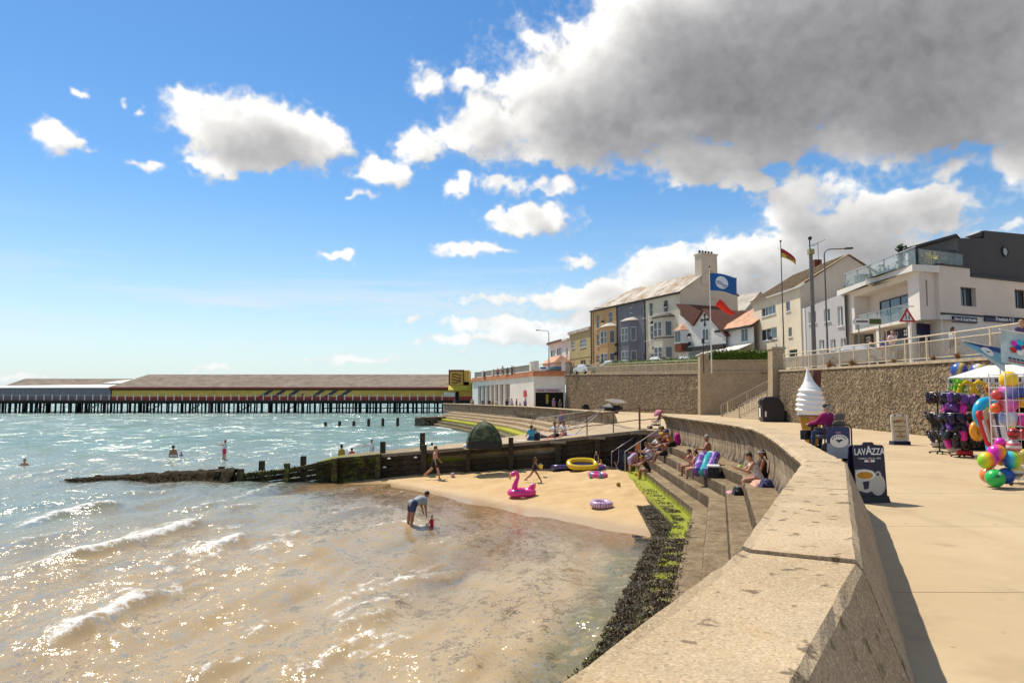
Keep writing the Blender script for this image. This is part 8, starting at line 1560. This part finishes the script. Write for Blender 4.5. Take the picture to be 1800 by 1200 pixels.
pack('dark rucksack beside the person in blue on the slipway',slp(944,775),.34,.48,.22,(.02,.02,.03)); pack('magenta rucksack leaning against the wall on the top step',stp(36.6,.02,2.13),.48,.62,.30,(.42,.012,.20),rz=R(80)); 
# inflatable bag on the steps
t=thing('folded_inflatable','rolled purple, teal and white inflatable propped on the middle steps','inflatable',stp(25.5,.75,1.78),R(60)); m1=stripe_vinyl('galaxy_print',[(.10,.03,.28),(.05,.05,.25),(.45,.30,.55),(.06,.04,.22)],7)
for k,(r,off,m) in enumerate(((.17,0,m1),(.15,.26,vinyl('teal_vinyl',(.03,.36,.40))),(.17,.5,m1))): MB().tube(smooth([(-.55,off*.8,.14),(-.2,off*.85,.28),(.2,off*.9,.52),(.52,off*.8,.66)]),r,12).build('inflated_tube',m,t,True)
MB().ball((.6,.2,.62),.2,14,10).build('white_end',vinyl('white_vinyl',(.62,.66,.66)),t,True)
o=MB().lathe([(.02,0),(.1,.02),(.08,.1),(.02,.12)],10).build('green_toy',vinyl('lime_toy',(.25,.6,.03)),None,True); o.location=stp(24.3,.1,2.13); tag(o,'small lime green toy on the top step beside the inflatable','toy')
t=thing('cool_box','dark cool box standing on the middle steps behind the inflatable','box',stp(24.9,.85,1.78),R(75)); MB().box(-.3,.3,-.2,.2,.003,.36).build('box',m_black,t,bevel=.02); MB().box(-.31,.31,-.21,.21,.363,.42).build('lid',m_wire,t,bevel=.02)
def heap(label,p,w_,d_,h,m,name='towel_heap',cat='towel'):
    n=14; mb=cloth(MB(),1,1,lambda u,v:((u-.5)*w_,(v-.5)*d_,h*max(0,(1-(2*u-1)**4)*(1-(2*v-1)**4))**.6*(.7+.3*math.sin(u*11+v*7))+.008*random.random()),n,n); o=mb.build(name,m,None,True); o.location=p; tag(o,label,cat); MB().box(-w_*.2,w_*.2,-d_*.2,-d_*.16,h*.8,h*.84).build('label_tag',m_wtxt,o); return o
heap('peach towel bunched beside the floral woman',stp(19.6,.1,2.13),.55,.5,.16,mat('towel_peach',(.60,.33,.25),.95,.2,10,.5,40)); heap('navy bag on the peach towel',stp(19.3,.0,2.13),.36,.3,.24,mat('bag_navy',(.03,.03,.10),.8,.2,10,.4,40),'beach_bag','bag'); heap('pink towel at the floral woman feet',stp(20.6,.78,1.78),.5,.32,.07,mat('towel_pink2',(.58,.30,.33),.95,.2,10,.5,40)); heap('dark bag under the floral woman legs',stp(20.2,.72,1.78),.3,.28,.26,m_black,'beach_bag','bag')
heap('orange armbands and towels heaped at the wall end of the steps',stp(39.0,.05,2.13),.6,.5,.3,mat('towel_orange',(.65,.22,.03),.9,.2,10,.4,40)); heap('teal towel draped by the handrail',stp(38.4,1.25,1.43),.35,.5,.7,mat('towel_teal',(.02,.26,.27),.9,.2,10,.4,40))
# folded chairs by the groyne, orange bag
def chair(label,px,py,m,m2,rz,h=1.0):
    p=sandq(px,py); t=thing('folding_chair',label,'chair',p,rz); w_=.26
    for sx in (-1,1): MB().tube([(sx*w_,-.25,.02),(sx*w_,.22,.46),(sx*w_,.30,h)],.014,6).build('frame',m_steel,t); MB().tube([(sx*w_,.25,.02),(sx*w_,-.22,.44)],.014,6).build('leg',m_steel,t)
    MB().add([(-w_,.20,.44),(w_,.20,.44),(w_,.31,h),(-w_,.31,h),(-w_,.215,.44),(w_,.215,.44),(w_,.325,h),(-w_,.325,h)],[(3,2,1,0),(4,5,6,7),(0,1,5,4),(2,3,7,6)]).build('backrest',m,t); MB().box(-w_,w_,-.24,.2,.42,.44).build('seat',m2,t); return t
chair('dark blue patterned beach chair by the groyne',1089,813,mat('chair_navy',(.03,.03,.09),.8,.3,14,.2),m_black,R(200),1.1); chair('pink chequered beach chair beside the dark one',1108,812,flowery('chair_check',(.50,.10,.16),[(.6,.4,.4),(.5,.2,.25),(.6,.5,.5)],16),MATS['towel_pink'],R(190),1.05); chair('teal towel covered chair nearest the groyne corner',1098,815,mat('chair_teal',(.015,.10,.12),.8,.3,10,.2),m_black,R(170),.9)
heap('orange inflatable bag hanging at the groyne corner',(6.85,39.0,1.65),.35,.2,.5,vinyl('orange_vinyl',(.80,.20,.01)),'orange_bag','bag')
pack('dark blue rucksack leaning below the handrails',sandq(1092,820),.4,.7,.3,(.02,.025,.06))
# stroller
p=on(1153,754); p.z=PZ; t=thing('stroller','pink baby stroller parked at the end of the sea wall','stroller',p,R(60)); m_sp=mat('stroller_pink',(.62,.22,.28),.8,.1,6,.1)
for sx in(-1,1): MB().tube([(sx*.22,.35,.12),(sx*.22,-.25,.62),(sx*.22,-.45,.98)],.014,6).build('frame',m_black,t); MB().tube([(sx*.22,-.30,.12),(sx*.22,.15,.55)],.014,6).build('frame',m_black,t); 
for x,y in((-.24,.36),(.24,.36),(-.24,-.32),(.24,-.32)): MB().at((x,y,.09),(0,R(90),0)).lathe([(.07,-.03),(.09,-.015),(.09,.015),(.07,.03)],14).build('wheel',m_black,t)
MB().add([(-.2,.22,.42),(.2,.22,.42),(.2,-.12,.40),(-.2,-.12,.40),(.2,-.32,.85),(-.2,-.32,.85)],[(0,1,2,3),(3,2,4,5)]).build('seat',m_sp,t).modifiers.new('s','SOLIDIFY').thickness=.05
hm=MB()
for i in range(7):
    a=R(-10+22*i)
    for j in range(9): b=R(180*j/8); hm.v.append((.23*math.cos(b),-.20+.34*math.cos(a)*math.sin(b)*.9,.78+.34*math.sin(a)*math.sin(b)))
for i in range(6):
    for j in range(8): hm.f.append((i*9+j,i*9+j+1,(i+1)*9+j+1,(i+1)*9+j)); hm.m.append(0)
hm.build('hood',m_sp,t,True); MB().tube([(-.22,-.45,.98),(.22,-.45,.98)],.016,6).build('handle',m_black,t); MB().box(-.18,.18,-.2,.2,.2,.28).build('basket',m_black,t)
# handrails on the steps and the slipway
def handrail(label,A,B,posts,m=m_steel,r=.026):
    A,B=Vector(A),Vector(B); t=thing('handrail',label,'handrail',A); MB().tube([A,B],r,8).build('rail',m,t,world=True)
    for f,zb in posts: q=A.lerp(B,f); MB().tube([q,Vector((q.x,q.y,zb))],r*.9,8).build('post',m,t,world=True)
    return t
A=at(1162,737,0); 
handrail('steel handrail descending to the sand beside the groyne',atY(1162,737,40.2),atY(1074,795,38.6),((0.02,2.75),(.5,.9),(.99,.6))); handrail('second steel handrail on the steps, nearer the sitters',atY(1158,754,38.6),atY(1098,794,37.4),((0.02,2.1),(.55,.9),(.99,.65)))
sr=thing('slipway_railing','rusty two bar railing along the slipway edge','railing',(4,39.7,2.4)); pts=[(935,750,742),(975,773,744),(1031,765,729),(1077,760,724),(1123,757,716)]
PP_=[]
for px,pb,ptp in pts[1:]:
    x=(px-900)/1250*39.75; zb=SZ(x); zt=atY(px,ptp,39.75).z; PP_.append((Vector((x,39.75,zb)),Vector((x,39.75,zt)))); MB().tube([(x,39.75,zb-.05),(x,39.75,zt)],.055 if px==1123 else .032,8).build('post',mat('rust_rail',(.17,.10,.065),.8,.3,8,.2),sr,world=True)
for (a,b),(c_,d) in zip(PP_[:-1],PP_[1:]): MB().tube([b,d],.03,8).build('rail',MATS['rust_rail'],sr,world=True); MB().tube([a.lerp(b,.48),c_.lerp(d,.48)],.024,8).build('rail',MATS['rust_rail'],sr,world=True)
MB().tube([PP_[-1][1]+Vector((0,0,-.12)),PP_[-1][1]+Vector((2.2,1.4,-.1))],.028,8).build('rail',MATS['rust_rail'],sr,world=True); MB().tube([PP_[-1][0].lerp(PP_[-1][1],.45),PP_[-1][0].lerp(PP_[-1][1],.45)+Vector((2.2,1.4,.15))],.024,8).build('rail',MATS['rust_rail'],sr,world=True)
fr=thing('slipway_railing','pale railing along the far side of the slipway below the far wall','railing',(5,50,2.4)); q=[(937,738,53),(1000,727,52),(1062,718,51.5)]
B_=[atY(a,b,c_) for a,b,c_ in q]; MB().tube([B_[0]-Vector((.25,0,.9)),B_[0]-Vector((.1,0,.12))]+B_,.035,8).build('rail',m_rail,fr,world=True)
for b in B_[1:]: MB().tube([b,Vector((b.x,b.y,SZ(min(7.2,b.x))-.1))],.035,8).build('post',m_rail,fr,world=True)
MB().tube([B_[-1],at(1000,757,2.35)],.03,8).build('stay',m_steel,fr,world=True); MB().tube([B_[-1]+Vector((-.6,-1,-.4)),at(1012,762,2.4)],.03,8).build('stay',m_steel,fr,world=True)
# jet ski on its trailer, pedalo heap
p=on(1075,726.5); p.z=PZ; t=thing('jet_ski','white and dark jet ski on a trailer with a white surfboard across it','jet ski',p,R(170)); k=p.y/1250*41/2.9
hl=MB(); pr=[(-1.4,.16,.62),(-.9,.40,.55),(0,.52,.52),(.9,.46,.55),(1.35,.30,.66)]
for x,w_,z in pr: hl.v+=[(x,-w_,z+.22),(x,-w_*.7,z-.05),(x,0,z-.17),(x,w_*.7,z-.05),(x,w_,z+.22)]
for i in range(4):
    for j in range(4): hl.f.append((i*5+j,(i+1)*5+j,(i+1)*5+j+1,i*5+j+1))
    hl.f.append((i*5+4,(i+1)*5+4,(i+1)*5,i*5))
hl.f+=[(0,1,2,3,4),(24,23,22,21,20)]; hl.m=[0]*len(hl.f); hl.build('hull',mat('hull_dark',(.02,.018,.03),.4,.1,4,0),t,True)
MB().add([(-.2,-.4,.75),(-.2,.4,.75),(1.3,.2,.86),(1.3,-.2,.86),(.25,-.22,1.3),(.25,.22,1.3)],[(0,3,4),(1,5,2),(3,2,5,4),(0,4,5,1)]).build('cowl',m_white,t); MB().box(-1.1,-.1,-.22,.22,.76,1.02,.05,.04).build('seat',m_black,t,bevel=.05); MB().tube([(.2,-.35,1.32),(.2,.35,1.32)],.03,6).build('handlebar',m_black,t)
MB().plate([(-1.3,0),(-.9,-.16),(.3,-.22),(1.2,-.06),(1.3,.06),(.5,.26),(-.6,.24)][::-1],-.35,.35).build('surfboard',m_white,t)
sb=[o_ for o_ in t.children if o_.name.startswith('surfboard')][0]; sb.location=(-.55,0,1.52); sb.rotation_euler=(0,R(-6),0)
MB().box(-1.5,1.7,-.05,.05,.28,.36).build('trailer_beam',m_black,t); MB().tube([(-.6,-.7,.3),(-.6,.7,.3)],.05,6).build('axle',m_black,t)
for sy in(-1,1): MB().at((-.6,sy*.72,.3),(R(90),0,0)).lathe([(.2,-.08),(.3,-.05),(.3,.05),(.2,.08)],16).build('wheel',m_black,t); MB().box(-.95,-.25,sy*.72-.12,sy*.72+.12,.62,.66).build('mudguard',m_black,t)
t.scale=(k,)*3
p=on(1036,721); p.z=PZ; t2=dup(t,p,R(10)); t2['label']='dark jet ski lying low behind the first one'; 
for o_ in list(t2.children):
    if o_.name.startswith(('surfboard','cowl')): bpy.data.objects.remove(o_)
t2.scale=(k*.9,)*3
p=on(1008,717.5); p.z=PZ; t=thing('wire_trolley','wire trolley heaped with white bags in front of the stone wall','trolley',p,R(5)); MB().box(-2.2,2.2,-.6,.6,.25,.32).build('bed',m_steel,t)
for x in [-2.2+i*.4 for i in range(12)]: MB().tube([(x,-.6,.3),(x,-.6,1.25)],.02,4).build('bar',m_steel,t)
for z in(.7,1.25): MB().tube([(-2.2,-.6,z),(2.2,-.6,z)],.025,4).build('side_rail',m_steel,t)
for x in(-1.7,1.7):
    for y in(-.5,.5): MB().at((x,y,.15),(R(90),0,0)).lathe([(.1,-.05),(.15,0),(.1,.05)],10).build('wheel',m_black,t)
for i,(x,c_,s_) in enumerate(((-1.4,(.6,.6,.62),.5),(-.6,(.5,.04,.06),.42),(.3,(.58,.6,.62),.55),(1.2,(.6,.6,.6),.5))): o=heap(['white sack in the wire trolley nearest the shelter','red bag in the wire trolley','large white sack in the middle of the wire trolley','white sack in the wire trolley nearest the jet skis'][i],p+Vector((x,0,.33)),.9,.8,s_*1.7,mat('sack_%d'%i,c_,.8,.1,6,.3),'sack','bag')
# gull-white shells / litter on the groyne
for i,(px,py) in enumerate(((684,807),(731,805),(676,822))): o=MB().lathe([(.01,0),(.10,.01),(.12,.05),(.05,.09),(.01,.10)],8).build('pale_stone',m_white,None,True); o.location=atY(px,py,39.2); tag(o,['pale stone on the groyne planks before the boy in white','pale stone on the groyne near the striding man','small pale stone low on the groyne planks'][i],'stone')
